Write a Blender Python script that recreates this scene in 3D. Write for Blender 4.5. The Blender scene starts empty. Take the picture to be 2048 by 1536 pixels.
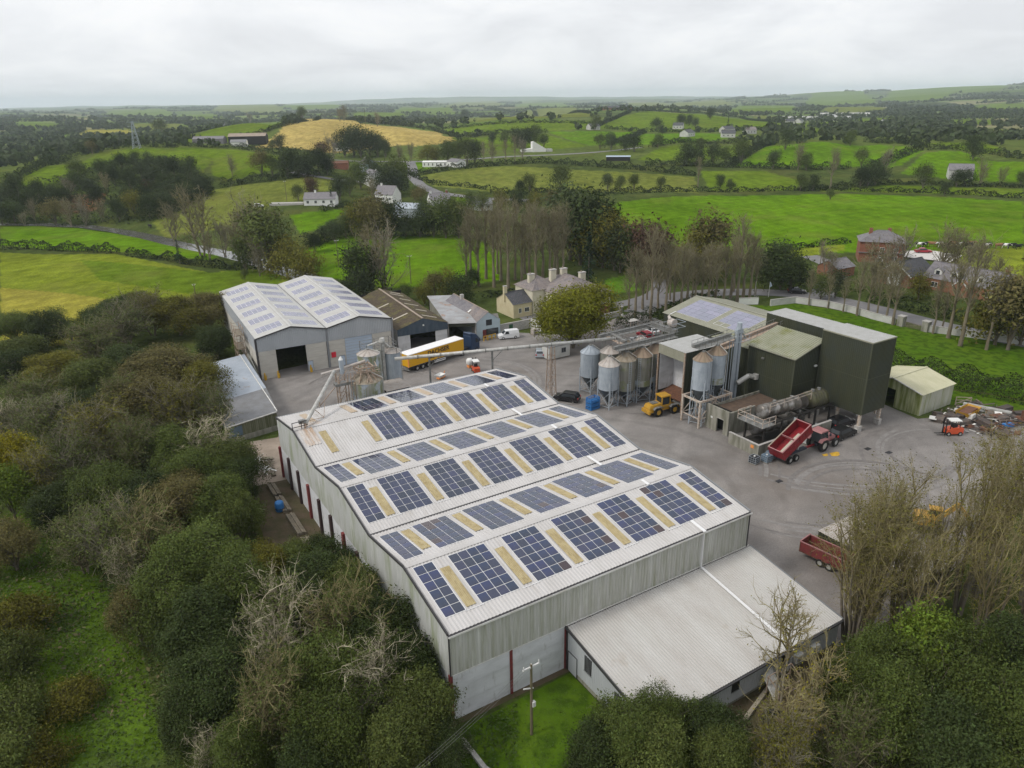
import bpy, math, random
import numpy as np
from mathutils import Vector, Matrix
rad = math.radians
scn = bpy.context.scene
# ------------------------------------------------------------------ camera, sky, sun, exposure
CAM_H, PITCH, ROLL, FPX = 50.795, .370776, -.0148829, 1468.4
cd = bpy.data.cameras.new('camera'); cam = bpy.data.objects.new('camera', cd); scn.collection.objects.link(cam)
cd.sensor_width = 36; cd.lens = FPX / 2048 * 36; cd.clip_start = 1; cd.clip_end = 90000
_F = Vector((0, math.cos(PITCH), -math.sin(PITCH))); _R = Vector((1, 0, 0)); _U = Vector((0, math.sin(PITCH), math.cos(PITCH)))
_c, _s = math.cos(ROLL), math.sin(ROLL); _R, _U = _R * _c + _U * _s, _U * _c - _R * _s
cam.matrix_world = Matrix(((_R.x, _U.x, -_F.x, 0), (_R.y, _U.y, -_F.y, 0), (_R.z, _U.z, -_F.z, CAM_H), (0, 0, 0, 1)))
scn.camera = cam
SUN_EL, SUN_AZ = rad(46), rad(-112)          # azimuth measured from +Y (view direction) towards +X
world = bpy.data.worlds.new('World'); scn.world = world; world.use_nodes = True
nt = world.node_tree; nt.nodes.clear(); N = nt.nodes.new; Lk = nt.links.new
wo = N('ShaderNodeOutputWorld'); bg = N('ShaderNodeBackground'); bg.inputs['Strength'].default_value = 0.1
sky = N('ShaderNodeTexSky'); sky.sky_type = 'NISHITA'; sky.sun_disc = False; sky.sun_elevation = SUN_EL; sky.sun_rotation = SUN_AZ
sky.air_density = 1.2; sky.dust_density = 3
tc = N('ShaderNodeTexCoord'); sep = N('ShaderNodeSeparateXYZ'); Lk(tc.outputs['Generated'], sep.inputs[0])
mz = N('ShaderNodeMath'); mz.operation = 'MAXIMUM'; mz.inputs[1].default_value = .0; Lk(sep.outputs['Z'], mz.inputs[0])
az = N('ShaderNodeMath'); az.operation = 'ADD'; az.inputs[1].default_value = .28; Lk(mz.outputs[0], az.inputs[0])
dx = N('ShaderNodeMath'); dx.operation = 'DIVIDE'; Lk(sep.outputs['X'], dx.inputs[0]); Lk(az.outputs[0], dx.inputs[1])
dy = N('ShaderNodeMath'); dy.operation = 'DIVIDE'; Lk(sep.outputs['Y'], dy.inputs[0]); Lk(az.outputs[0], dy.inputs[1])
cmb = N('ShaderNodeCombineXYZ'); Lk(dx.outputs[0], cmb.inputs[0]); Lk(dy.outputs[0], cmb.inputs[1])
n1 = N('ShaderNodeTexNoise'); n1.inputs['Scale'].default_value = 1.5; n1.inputs['Detail'].default_value = 9; n1.inputs['Roughness'].default_value = .56; n1.inputs['Distortion'].default_value = .35
Lk(cmb.outputs[0], n1.inputs['Vector'])
cr = N('ShaderNodeValToRGB'); cr.color_ramp.elements[0].position = .36; cr.color_ramp.elements[1].position = .64
cr.color_ramp.elements[0].color = (8.6, 8.75, 9.1, 1); cr.color_ramp.elements[1].color = (10.8, 10.85, 11.0, 1)
e_ = cr.color_ramp.elements.new(.5); e_.color = (9.7, 9.85, 10.15, 1)
Lk(n1.outputs['Fac'], cr.inputs[0])
mx = N('ShaderNodeMix'); mx.data_type = 'RGBA'; mx.inputs[0].default_value = .93
Lk(sky.outputs[0], mx.inputs[6]); Lk(cr.outputs[0], mx.inputs[7]); Lk(mx.outputs[2], bg.inputs['Color']); Lk(bg.outputs[0], wo.inputs['Surface'])
sd = bpy.data.lights.new('sun', 'SUN'); sd.energy = 1.9; sd.angle = rad(14); sd.color = (1, .95, .88)
sun = bpy.data.objects.new('sun', sd); scn.collection.objects.link(sun)
_sd = Vector((math.sin(SUN_AZ) * math.cos(SUN_EL), math.cos(SUN_AZ) * math.cos(SUN_EL), math.sin(SUN_EL)))
sun.rotation_euler = _sd.to_track_quat('Z', 'Y').to_euler()
vs = scn.view_settings; vs.view_transform = 'Standard'; vs.look = 'None'; vs.exposure = 0.0; vs.gamma = 1; vs.use_curve_mapping = False
cy = scn.cycles; cy.use_denoising = True; cy.max_bounces = 5; cy.diffuse_bounces = 3; cy.glossy_bounces = 3; cy.transmission_bounces = 3; cy.volume_bounces = 3; cy.transparent_max_bounces = 6
cy.use_adaptive_sampling = True; cy.adaptive_threshold = .02; cy.sample_clamp_indirect = 8
random.seed(4); rng = np.random.default_rng(4)
# ------------------------------------------------------------------ helpers
COL = scn.collection
TH = .5457945; EX, EY = math.cos(TH), math.sin(TH); OX, OY = -5.5846, 49.322
def ab(a, b): return (OX + EX * a - EY * b, OY + EY * a + EX * b)
class MB:
    def __init__(s): s.v = []; s.f = []
    def add(s, vs, fs):
        b = len(s.v); s.v += [tuple(p) for p in vs]; s.f += [tuple(b + i for i in f) for f in fs]; return s
    def box(s, x0, x1, y0, y1, z0, z1):
        return s.add([(x0,y0,z0),(x1,y0,z0),(x1,y1,z0),(x0,y1,z0),(x0,y0,z1),(x1,y0,z1),(x1,y1,z1),(x0,y1,z1)],
                     [(3,2,1,0),(4,5,6,7),(0,1,5,4),(1,2,6,5),(2,3,7,6),(3,0,4,7)])
    def obox(s, c, sz, rz=0, tilt=0):
        hx, hy, hz = sz[0]/2, sz[1]/2, sz[2]/2; m = Matrix.Rotation(rz, 3, 'Z') @ Matrix.Rotation(tilt, 3, 'Y'); c = Vector(c)
        P = [c + m @ Vector((i*hx, j*hy, k*hz)) for k in (-1,1) for i, j in ((-1,-1),(1,-1),(1,1),(-1,1))]
        return s.add(P, [(3,2,1,0),(4,5,6,7),(0,1,5,4),(1,2,6,5),(2,3,7,6),(3,0,4,7)])
    def bar(s, p0, p1, w, h=None):
        p0, p1 = Vector(p0), Vector(p1); h = h or w; d = (p1-p0); L = d.length
        if L < 1e-6: return s
        d.normalize(); up = Vector((0,0,1)) if abs(d.z) < .95 else Vector((1,0,0)); a = d.cross(up).normalized()*w/2; b = a.cross(d).normalized()*h/2
        P = [q+i*a+j*b for q in (p0,p1) for i,j in ((-1,-1),(1,-1),(1,1),(-1,1))]
        return s.add(P, [(3,2,1,0),(4,5,6,7),(0,1,5,4),(1,2,6,5),(2,3,7,6),(3,0,4,7)])
    def cyl(s, p0, p1, r0, r1=None, n=12, cap=True):
        p0, p1 = Vector(p0), Vector(p1); r1 = r0 if r1 is None else r1; d = (p1-p0).normalized()
        up = Vector((0,0,1)) if abs(d.z) < .95 else Vector((1,0,0)); a = d.cross(up).normalized(); b = a.cross(d)
        P = [q+(a*math.cos(t*math.tau/n)+b*math.sin(t*math.tau/n))*r for q,r in ((p0,r0),(p1,r1)) for t in range(n)]
        F = [(t,(t+1)%n,n+(t+1)%n,n+t) for t in range(n)]
        if cap: F += [tuple(range(n-1,-1,-1)), tuple(range(n,2*n))]
        return s.add(P, F)
    def tube(s, pts, r, n=6):
        for p, q in zip(pts[:-1], pts[1:]): s.cyl(p, q, r, r, n)
        return s
    def prism(s, prof, y0, y1, inset=0, zref=None):
        """side profile (x,z) extruded from y0 to y1; points above zref are drawn in by inset"""
        n = len(prof); P = []
        for y, sg in ((y0, 1), (y1, -1)):
            for x, z in prof: P.append((x, y + sg*inset*(1 if zref is not None and z > zref else 0), z))
        return s.add(P, [tuple(range(n)), tuple(range(2*n-1, n-1, -1))] + [(i, n+i, n+(i+1)%n, (i+1)%n) for i in range(n)])
    def quad(s, *P): return s.add(P, [tuple(range(len(P)))])
    def slab(s, P, t):
        """polygon P thickened downwards by t"""
        n = len(P); V = [tuple(p) for p in P] + [(p[0], p[1], p[2]-t) for p in P]
        return s.add(V, [tuple(range(n)), tuple(range(2*n-1, n-1, -1))] + [(i, n+i, n+(i+1)%n, (i+1)%n) for i in range(n)])
    def lathe(s, prof, c=(0,0,0), n=24):
        b = len(s.v); m = len(prof)
        for t in range(n):
            ct, st = math.cos(t*math.tau/n), math.sin(t*math.tau/n); s.v += [(c[0]+r*ct, c[1]+r*st, c[2]+z) for r, z in prof]
        s.f += [(b+t*m+i, b+((t+1)%n)*m+i, b+((t+1)%n)*m+i+1, b+t*m+i+1) for t in range(n) for i in range(m-1)]
        return s
    def corr(s, o, u, L, v, top, bot=0., pitch=.33, depth=.04, nrm=(0,0,1)):
        """profiled metal sheet: ribs run along v; top/bot may be functions of the distance along u"""
        o, u, v, nrm = Vector(o), Vector(u), Vector(v), Vector(nrm)
        n = max(1, round(L/pitch)); p = L/n; xs = []
        for i in range(n): xs += [(i*p, 0), (i*p+p*.4, 0), (i*p+p*.52, depth), (i*p+p*.88, depth)]
        xs.append((L, 0)); b = len(s.v)
        for x, d in xs:
            t = top(x) if callable(top) else top; q = bot(x) if callable(bot) else bot
            s.v += [tuple(o+u*x+v*q+nrm*d), tuple(o+u*x+v*t+nrm*d)]
        s.f += [(b+2*i, b+2*i+2, b+2*i+3, b+2*i+1) for i in range(len(xs)-1)]
        return s
    def build(s, name, m, parent=None, smooth=False, loc=None, rz=0):
        me = bpy.data.meshes.new(name); me.from_pydata(s.v, [], s.f); me.materials.append(MAT[m] if isinstance(m, str) else m)
        if smooth: me.polygons.foreach_set('use_smooth', [True]*len(me.polygons))
        o = bpy.data.objects.new(name, me); COL.objects.link(o); o.parent = parent
        if loc is not None: o.location = loc
        if rz: o.rotation_euler.z = rz
        return o
def npmesh(name, V, F, m, smooth=False):
    V = np.asarray(V, np.float32); F = np.asarray(F, np.int32); k = F.shape[1]
    me = bpy.data.meshes.new(name); me.vertices.add(len(V)); me.vertices.foreach_set('co', V.ravel())
    me.loops.add(F.size); me.loops.foreach_set('vertex_index', F.ravel()); me.polygons.add(len(F))
    me.polygons.foreach_set('loop_start', np.arange(0, F.size, k, dtype=np.int32)); me.polygons.foreach_set('loop_total', np.full(len(F), k, np.int32))
    if smooth: me.polygons.foreach_set('use_smooth', np.ones(len(F), bool))
    me.update(calc_edges=True); me.materials.append(MAT[m]); return me
def link(name, me, parent=None, loc=None, rz=0, sc=None):
    o = bpy.data.objects.new(name, me); COL.objects.link(o); o.parent = parent
    if loc is not None: o.location = loc
    if rz: o.rotation_euler.z = rz
    if sc: o.scale = sc if not isinstance(sc, (int, float)) else (sc, sc, sc)
    return o
def tag(o, label=None, cat=None, group=None, kind=None):
    for k, v in (('label', label), ('category', cat), ('group', group), ('kind', kind)):
        if v: o[k] = v
    return o
def thing(name, label, cat, loc=(0,0,0), rz=0, group=None):
    o = link(name, None, None, loc, rz); o.empty_display_size = .3; return tag(o, label, cat, group)
def thab(name, label, cat, a, b, z=0, rz=0, group=None): return thing(name, label, cat, (*ab(a, b), z), TH+rz, group)
def copy_tree(o, parent=None):
    c = o.copy(); COL.objects.link(c); c.parent = parent
    for ch in o.children: copy_tree(ch, c)
    return c
# ------------------------------------------------------------------ materials
MAT = {}
def mat(name, c, rough=.75, metal=0., c2=None, scale=1., lo=.35, hi=.65, st=(1,1,1), c3=None, s3=.3, lo3=.45, hi3=.6, st3=(1,1,1), isl=0., orand=0., bump=0., bs=20, coord='Object', spec=.4, trans=0.):
    m = bpy.data.materials.new(name); m.use_nodes = True; t = m.node_tree; P = t.nodes['Principled BSDF']; nd, lk = t.nodes.new, t.links.new
    P.inputs['Roughness'].default_value = rough; P.inputs['Metallic'].default_value = metal; P.inputs['Specular IOR Level'].default_value = spec
    P.inputs['Base Color'].default_value = (*c, 1); out = None
    tcn = nd('ShaderNodeTexCoord')
    def noise(sc, stv, det=5):
        mp = nd('ShaderNodeMapping'); mp.inputs['Scale'].default_value = tuple(sc*k for k in stv); n = nd('ShaderNodeTexNoise'); n.inputs['Scale'].default_value = 1; n.inputs['Detail'].default_value = det; n.inputs['Roughness'].default_value = .6
        lk(tcn.outputs[coord], mp.inputs[0]); lk(mp.outputs[0], n.inputs['Vector']); return n.outputs['Fac']
    def mixin(prev, col, fac, lo, hi):
        mr = nd('ShaderNodeMapRange'); mr.inputs[1].default_value = lo; mr.inputs[2].default_value = hi; lk(fac, mr.inputs[0])
        x = nd('ShaderNodeMix'); x.data_type = 'RGBA'; lk(mr.outputs[0], x.inputs[0]); x.inputs[7].default_value = (*col, 1)
        if prev is None: x.inputs[6].default_value = (*c, 1)
        else: lk(prev, x.inputs[6])
        return x.outputs[2]
    if c2: out = mixin(out, c2, noise(scale, st), lo, hi)
    if c3: out = mixin(out, c3, noise(s3, st3), lo3, hi3)
    if isl or orand:
        h = nd('ShaderNodeHueSaturation')
        if out: lk(out, h.inputs['Color'])
        else: h.inputs['Color'].default_value = (*c, 1)
        src = []
        if isl: g = nd('ShaderNodeNewGeometry'); src.append((g.outputs['Random Per Island'], isl))
        if orand: g = nd('ShaderNodeObjectInfo'); src.append((g.outputs['Random'], orand))
        val = None
        for so, am in src:
            mr = nd('ShaderNodeMapRange'); mr.inputs[3].default_value = 1-am; mr.inputs[4].default_value = 1+am; lk(so, mr.inputs[0])
            if val is None: val = mr.outputs[0]
            else:
                mm = nd('ShaderNodeMath'); mm.operation = 'MULTIPLY'; lk(val, mm.inputs[0]); lk(mr.outputs[0], mm.inputs[1]); val = mm.outputs[0]
        lk(val, h.inputs['Value'])
        mr = nd('ShaderNodeMapRange'); mr.inputs[3].default_value = .5-.012; mr.inputs[4].default_value = .5+.018; lk(src[0][0], mr.inputs[0]); lk(mr.outputs[0], h.inputs['Hue'])
        out = h.outputs[0]
    if out: lk(out, P.inputs['Base Color'])
    if bump:
        b = nd('ShaderNodeBump'); b.inputs['Strength'].default_value = bump; b.inputs['Distance'].default_value = .1; lk(noise(bs, (1,1,1), 6), b.inputs['Height']); lk(b.outputs[0], P.inputs['Normal'])
    if trans:
        tr = nd('ShaderNodeBsdfTranslucent'); ms = nd('ShaderNodeMixShader'); ms.inputs[0].default_value = trans
        if out: lk(out, tr.inputs[0])
        else: tr.inputs[0].default_value = (*c, 1)
        lk(P.outputs[0], ms.inputs[1]); lk(tr.outputs[0], ms.inputs[2]); lk(ms.outputs[0], t.nodes['Material Output'].inputs['Surface'])
    MAT[name] = m; return m
# metal sheeting
mat('roof_white', (.515,.50,.49), .5, 0, (.45,.435,.42), .5, st=(1,.3,1), c3=(.36,.335,.305), s3=1.4, st3=(1,.15,1), lo3=.55, hi3=.85)
mat('roof_stain', (.50,.47,.44), .6, 0, (.36,.24,.15), 1.6, .45, .7, st=(1,.15,1))
mat('clad_dirty', (.44,.44,.41), .6, 0, (.27,.28,.20), .8, .42, .75, st=(2.5,2.5,.18), c3=(.55,.56,.52), s3=3, st3=(1,1,.07), lo3=.55, hi3=.7)
mat('clad_side', (.47,.48,.46), .6, 0, (.24,.28,.14), .5, .48, .75, st=(1,1,.25), c3=(.56,.57,.55), s3=2, st3=(1,1,.1), lo3=.5, hi3=.7)
mat('clad_grey', (.34,.36,.38), .5, 0, (.39,.41,.43), .4, st=(1,1,.3))
mat('clad_pale', (.46,.48,.50), .5, 0, (.41,.43,.45), .4, st=(1,1,.3))
mat('trim_dark', (.045,.043,.045), .5)
mat('trim_grey', (.20,.21,.22), .5)
mat('flash_white', (.72,.72,.70), .5, 0, (.55,.53,.48), 1.5)
mat('galv', (.36,.40,.44), .6, 0, (.28,.32,.36), 1.4, st=(1,1,.4), spec=.3, c3=(.42,.46,.49), s3=2.5, st3=(1.5,1.5,.15), lo3=.55, hi3=.72)
mat('galv_old', (.22,.215,.19), .7, 0, (.13,.135,.10), 1.2, .4, .65, st=(1.6,1.6,.15), c3=(.17,.20,.08), s3=.9, lo3=.55, hi3=.72)
mat('galv_mossy', (.30,.30,.27), .7, 0, (.16,.18,.07), 1., .4, .6, st=(1.4,1.4,.12), c3=(.40,.45,.50), s3=.5, lo3=.5, hi3=.62)
mat('cone_rust', (.25,.18,.135), .8, 0, (.22,.17,.12), 1.5, isl=.1)
mat('cone_pale', (.45,.42,.39), .7, 0, (.36,.31,.27), 1.5)
mat('cone_grey', (.27,.24,.19), .7, .1, (.2,.16,.11), 1.5)
mat('hopper', (.10,.12,.135), .5, .4, (.07,.08,.09), 2)
mat('rust_brown', (.12,.08,.055), .95, 0, (.08,.055,.04), 1.2)
mat('algae_dark', (.17,.175,.12), .85, 0, (.075,.085,.035), 1.1, .38, .62, st=(1.6,1.6,.16))
mat('steel_rust', (.28,.19,.13), .8, .1, (.40,.33,.27), 3)
mat('steel_pale', (.50,.45,.39), .7, 0, (.33,.22,.15), 3, .45, .65)
mat('steel_grey', (.26,.27,.27), .55, .4, (.17,.16,.14), 2)
mat('pipe_pale', (.50,.50,.48), .5, .2, (.34,.33,.30), 1.5)
mat('maroon', (.20,.035,.035), .6, 0, (.13,.03,.03), 2)
mat('col_dark', (.045,.025,.025), .7)
mat('green_dark', (.046,.050,.028), .6, 0, (.036,.041,.023), .7, st=(1.5,1.5,.2), c3=(.040,.047,.034), s3=.25)
mat('green_roof', (.24,.25,.17), .5, 0, (.30,.30,.22), .5, c3=(.17,.18,.05), s3=.35, lo3=.52, hi3=.68)
mat('green_roof2', (.235,.235,.175), .6, 0, (.28,.275,.215), .6)
mat('tower_roof', (.42,.42,.41), .5, 0, (.36,.36,.34), .8)
mat('algae_wall', (.36,.38,.22), .8, 0, (.14,.17,.04), 1.1, .38, .62, st=(1.6,1.6,.16))
mat('algae_pale', (.44,.44,.38), .8, 0, (.28,.30,.17), .9, .4, .7, st=(1.5,1.5,.16))
mat('cream_roof', (.50,.48,.34), .6, 0, (.42,.41,.27), .6, st=(1,.4,1))
mat('concrete', (.40,.385,.36), .9, 0, (.30,.29,.27), .7, c3=(.45,.43,.41), s3=3, bump=.2)
mat('concrete_dirty', (.30,.29,.25), .9, 0, (.15,.15,.11), .8, .4, .65, st=(1.6,1.6,.25), bump=.25)
mat('concrete_lower', (.60,.61,.63), .9, 0, (.46,.47,.48), .5, .4, .7, st=(.6,.6,1.6), c3=(.28,.28,.25), s3=2, st3=(1,1,.3), lo3=.58, hi3=.8, bump=.15)
mat('shed_wall', (.52,.50,.45), .9, 0, (.44,.42,.38), .6, st=(.5,.5,2.), bump=.15)
mat('door_blue', (.36,.43,.52), .55, 0, (.42,.50,.60), .6, st=(.3,.3,2))
mat('blue_clad', (.050,.075,.105), .6, 0, (.085,.11,.14), .9, .4, .7, st=(1.4,1.4,.3))
mat('asbestos', (.105,.082,.055), .95, 0, (.15,.135,.05), .45, .48, .64, c3=(.075,.06,.045), s3=1.6, lo3=.45, hi3=.65, bump=.3)
mat('tin_roof', (.27,.265,.26), .7, 0, (.36,.37,.385), .35, c3=(.31,.19,.13), s3=.42, lo3=.56, hi3=.66, st3=(1,.5,1))
mat('tin_blue', (.33,.37,.42), .5, .1, (.40,.44,.49), .5, c3=(.30,.24,.20), s3=.5, lo3=.62, hi3=.72)
mat('felt_grey', (.22,.225,.235), .8, 0, (.18,.18,.18), .8)
mat('slate', (.15,.145,.16), .7, 0, (.20,.185,.19), .8, isl=.12)
mat('slate_brown', (.25,.21,.19), .8, 0, (.17,.155,.16), .5, isl=.12)
mat('slate_dark', (.055,.057,.065), .7, 0, (.08,.08,.085), 1.5, isl=.12)
mat('pale_blue', (.44,.53,.58), .85, 0, (.39,.47,.51), .8)
mat('cream_wall', (.56,.50,.33), .9, 0, (.50,.43,.27), .6, c3=(.45,.38,.22), s3=2, lo3=.55, hi3=.75)
mat('pale_cream', (.58,.55,.44), .9, 0, (.52,.48,.37), .7)
mat('white_wall', (.74,.74,.72), .85, 0, (.66,.66,.63), .5)
mat('render_white', (.52,.52,.50), .9, 0, (.42,.42,.39), .6)
mat('brick', (.25,.09,.06), .9, 0, (.19,.075,.05), 1.4, isl=.1)
mat('brick_tan', (.27,.13,.075), .9, 0, (.21,.10,.06), 1.2)
mat('glass', (.03,.035,.04), .12, 0, spec=.6)
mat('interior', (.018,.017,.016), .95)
mat('wood_old', (.24,.20,.15), .9, 0, (.15,.13,.10), 2, isl=.15)
mat('wood_pole', (.16,.12,.085), .95, 0, (.10,.10,.045), 1.2, st=(1,1,.3))
mat('gate_green', (.02,.09,.04), .6)
# yard surface: speckle, worn patches, curved wheel marks
def tarmac():
    m = bpy.data.materials.new('tarmac'); m.use_nodes = True; t = m.node_tree; nd, lk = t.nodes.new, t.links.new; P = t.nodes['Principled BSDF']; P.inputs['Roughness'].default_value = .9; P.inputs['Specular IOR Level'].default_value = .2; tcn = nd('ShaderNodeTexCoord')
    def nz(s, det=6, st=(1,1,1), ro=.6):
        mp = nd('ShaderNodeMapping'); mp.inputs['Scale'].default_value = tuple(s*k for k in st); n = nd('ShaderNodeTexNoise'); n.inputs['Scale'].default_value = 1; n.inputs['Detail'].default_value = det; n.inputs['Roughness'].default_value = ro; lk(tcn.outputs['Object'], mp.inputs[0]); lk(mp.outputs[0], n.inputs['Vector']); return n.outputs['Fac']
    def mul(prev, fac, lo, hi, a, b):
        mr = nd('ShaderNodeMapRange'); mr.inputs[1].default_value = lo; mr.inputs[2].default_value = hi; mr.inputs[3].default_value = a; mr.inputs[4].default_value = b; lk(fac, mr.inputs[0]); h = nd('ShaderNodeHueSaturation'); h.inputs['Color'].default_value = (.203,.189,.178,1)
        if prev: lk(prev, h.inputs['Color'])
        lk(mr.outputs[0], h.inputs['Value']); return h.outputs[0]
    def rings(cx, cy_, s, dist):
        mp = nd('ShaderNodeMapping'); mp.inputs['Location'].default_value = (-cx,-cy_,0); lk(tcn.outputs['Object'], mp.inputs[0]); w = nd('ShaderNodeTexWave'); w.wave_type = 'RINGS'; w.rings_direction = 'Z'; w.inputs['Scale'].default_value = s; w.inputs['Distortion'].default_value = dist; w.inputs['Detail'].default_value = 3; w.inputs['Detail Scale'].default_value = .6; lk(mp.outputs[0], w.inputs['Vector']); return w.outputs['Fac']
    o = mul(None, nz(.05, 4), .35, .65, .88, 1.16); o = mul(o, nz(.35, 6), .3, .7, .86, 1.12); o = mul(o, nz(5, 3), .3, .7, .84, 1.16); o = mul(o, rings(75, 60, .035, 9), .80, .99, 1.0, 1.13); o = mul(o, rings(5, 85, .045, 11), .86, .99, 1.0, .88); o = mul(o, nz(.12, 8, (1,1,1), .75), .60, .70, 1.0, .8); x = nd('ShaderNodeMix'); x.data_type = 'RGBA'; lk(o, x.inputs[6]); x.inputs[7].default_value = (.135,.108,.086,1); mr = nd('ShaderNodeMapRange'); mr.inputs[1].default_value = .47; mr.inputs[2].default_value = .68; mr.inputs[4].default_value = .5; lk(nz(.035, 5), mr.inputs[0]); lk(mr.outputs[0], x.inputs[0]); o = x.outputs[2]
    lk(o, P.inputs['Base Color']); b = nd('ShaderNodeBump'); b.inputs['Strength'].default_value = .4; b.inputs['Distance'].default_value = .05; lk(nz(8, 4), b.inputs['Height']); lk(b.outputs[0], P.inputs['Normal']); MAT['tarmac'] = m
tarmac()
# panels
mat('panel_deep', (.016,.034,.095), .05, 0, (.020,.028,.060), .35, orand=.25, spec=.8)
mat('panel_red', (.040,.022,.026), .1, 0, orand=.15, spec=.8)
mat('panel_mid', (.028,.036,.072), .05, 0, orand=.2, spec=.8)
mat('panel_sky_sheen', (.225,.23,.30), .22, 0, orand=.1, spec=.6)  # grazing sky reflection put into a paler base colour
mat('panel_far', (.19,.19,.25), .3, 0, orand=.08, isl=.08, spec=.6)
mat('rail', (.72,.72,.72), .45)
mat('rooflight', (.36,.29,.15), .55, 0, (.44,.37,.21), 1.2, c3=(.27,.21,.10), s3=5, st3=(1,.2,1), lo3=.5, hi3=.7)
mat('rooflight_pink', (.42,.34,.25), .6, 0, (.48,.40,.31), 1.2)
# vehicles
mat('veh_yellow', (.62,.33,.004), .35, spec=.5); mat('tarp_white', (.78,.77,.76), .5)
mat('loader_yellow', (.55,.30,.025), .45, 0, (.42,.24,.04), 1.5); mat('cab_blue', (.012,.035,.085), .3, spec=.6)
mat('veh_red', (.24,.014,.022), .45, 0, (.13,.02,.02), 1.6, .45, .7); mat('veh_redfaded', (.33,.15,.15), .5); mat('veh_orange', (.52,.08,.03), .45)
mat('veh_black', (.010,.010,.012), .22, spec=.6); mat('veh_white', (.72,.73,.74), .3); mat('veh_silver', (.42,.46,.50), .3, .3); mat('veh_crimson', (.30,.02,.035), .3)
mat('tyre', (.020,.019,.018), .9); mat('rim', (.45,.45,.43), .5, .3); mat('rim_yellow', (.48,.28,.03), .6); mat('chassis', (.03,.035,.05), .7)
mat('lamp_red', (.5,.02,.02), .3); mat('lamp_clear', (.75,.75,.72), .2); mat('ink', (.02,.018,.03), .6); mat('yellow_paint', (.62,.38,.03), .7, 0, (.45,.26,.03), 2)
mat('plastic_blue', (.03,.16,.42), .5); mat('plastic_grey', (.10,.15,.20), .5); mat('plastic_white', (.66,.66,.64), .6); mat('plastic_black', (.02,.02,.022), .6)
mat('safety_red', (.55,.02,.04), .6); mat('hi_vis', (.75,.28,.08), .8); mat('cloth', (.05,.06,.10), .9); mat('skin', (.45,.28,.2), .7)
mat('scrap', (.14,.10,.08), .8, .2, (.06,.06,.06), 2, isl=.4); mat('rust_deep', (.17,.075,.04), .9, 0, (.10,.05,.035), 2); mat('tank_metal', (.19,.175,.155), .38, .5, (.085,.075,.065), .9, .4, .65, st=(1,1,1), c3=(.30,.29,.28), s3=.6, lo3=.52, hi3=.62)
mat('tank_dark', (.07,.065,.05), .6, .3, (.10,.10,.05), 1)
mat('black_oil', (.03,.027,.024), .6)
mat('wire', (.06,.06,.06), .6); mat('insulator', (.6,.6,.58), .4)
# plants
mat('bark', (.11,.09,.065), .95, 0, (.16,.14,.11), 1.5, st=(1,1,.3)); mat('bark_pale', (.36,.32,.25), .95, 0, (.26,.23,.17), 2); mat('bark_brown', (.15,.125,.085), .95, 0, (.20,.17,.12), 1)
for k, c in dict(leaf_green=(.068,.088,.021), leaf_dark=(.040,.055,.017), leaf_olive=(.105,.098,.017), leaf_mid=(.076,.092,.024), leaf_yellow=(.190,.165,.012), leaf_copper=(.062,.036,.024), leaf_fresh=(.088,.122,.016), leaf_brown=(.110,.096,.036), leaf_conifer=(.022,.040,.018), leaf_hedge=(.026,.037,.010), leaf_far=(.046,.060,.024), leaf_big=(.135,.138,.013)).items():
    mat(k, c, .7, isl=.22, orand=.2, trans=.2, spec=.1, c2=tuple(q*1.6 for q in c), scale=.55, lo=.42, hi=.66, c3=tuple(q*.6 for q in c), s3=1.3, lo3=.52, hi3=.7)
mat('twig_brown', (.200,.176,.106), .95, isl=.25, orand=.15); mat('twig_grey', (.230,.205,.150), .95, isl=.25, orand=.12); mat('twig_pale', (.42,.37,.27), .95, isl=.2); mat('twig_olive', (.250,.210,.105), .95, isl=.25)
mat('undergrowth', (.055,.092,.014), .8, isl=.4, trans=.25, c2=(.080,.120,.016), scale=.12, coord='Object')
mat('bramble', (.070,.070,.030), .9, isl=.4, c2=(.10,.078,.036), scale=.2)
# ground surfaces
mat('apron', (.27,.25,.23), .9, 0, (.20,.185,.175), .3, bump=.3, bs=6)
mat('pad_tan', (.34,.28,.225), .95, 0, (.26,.21,.165), .5, bump=.3)
mat('soil', (.105,.075,.048), .95, 0, (.06,.055,.022), .6, bump=.6, bs=4)
mat('road', (.15,.145,.15), .9, 0, (.19,.185,.185), .3)
mat('gravel_white', (.52,.50,.47), .9)
mat('lawn', (.062,.128,.008), .95, 0, (.090,.145,.012), .10, spec=.0, c3=(.042,.080,.008), s3=.6, bump=.6, bs=3)
mat('hay', (.46,.42,.34), .9)
mat('water', (.085,.082,.072), .12, 0, (.30,.31,.32), .35, .5, .75, st=(1,1,1), spec=.6, bump=.5, bs=.8)
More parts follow.
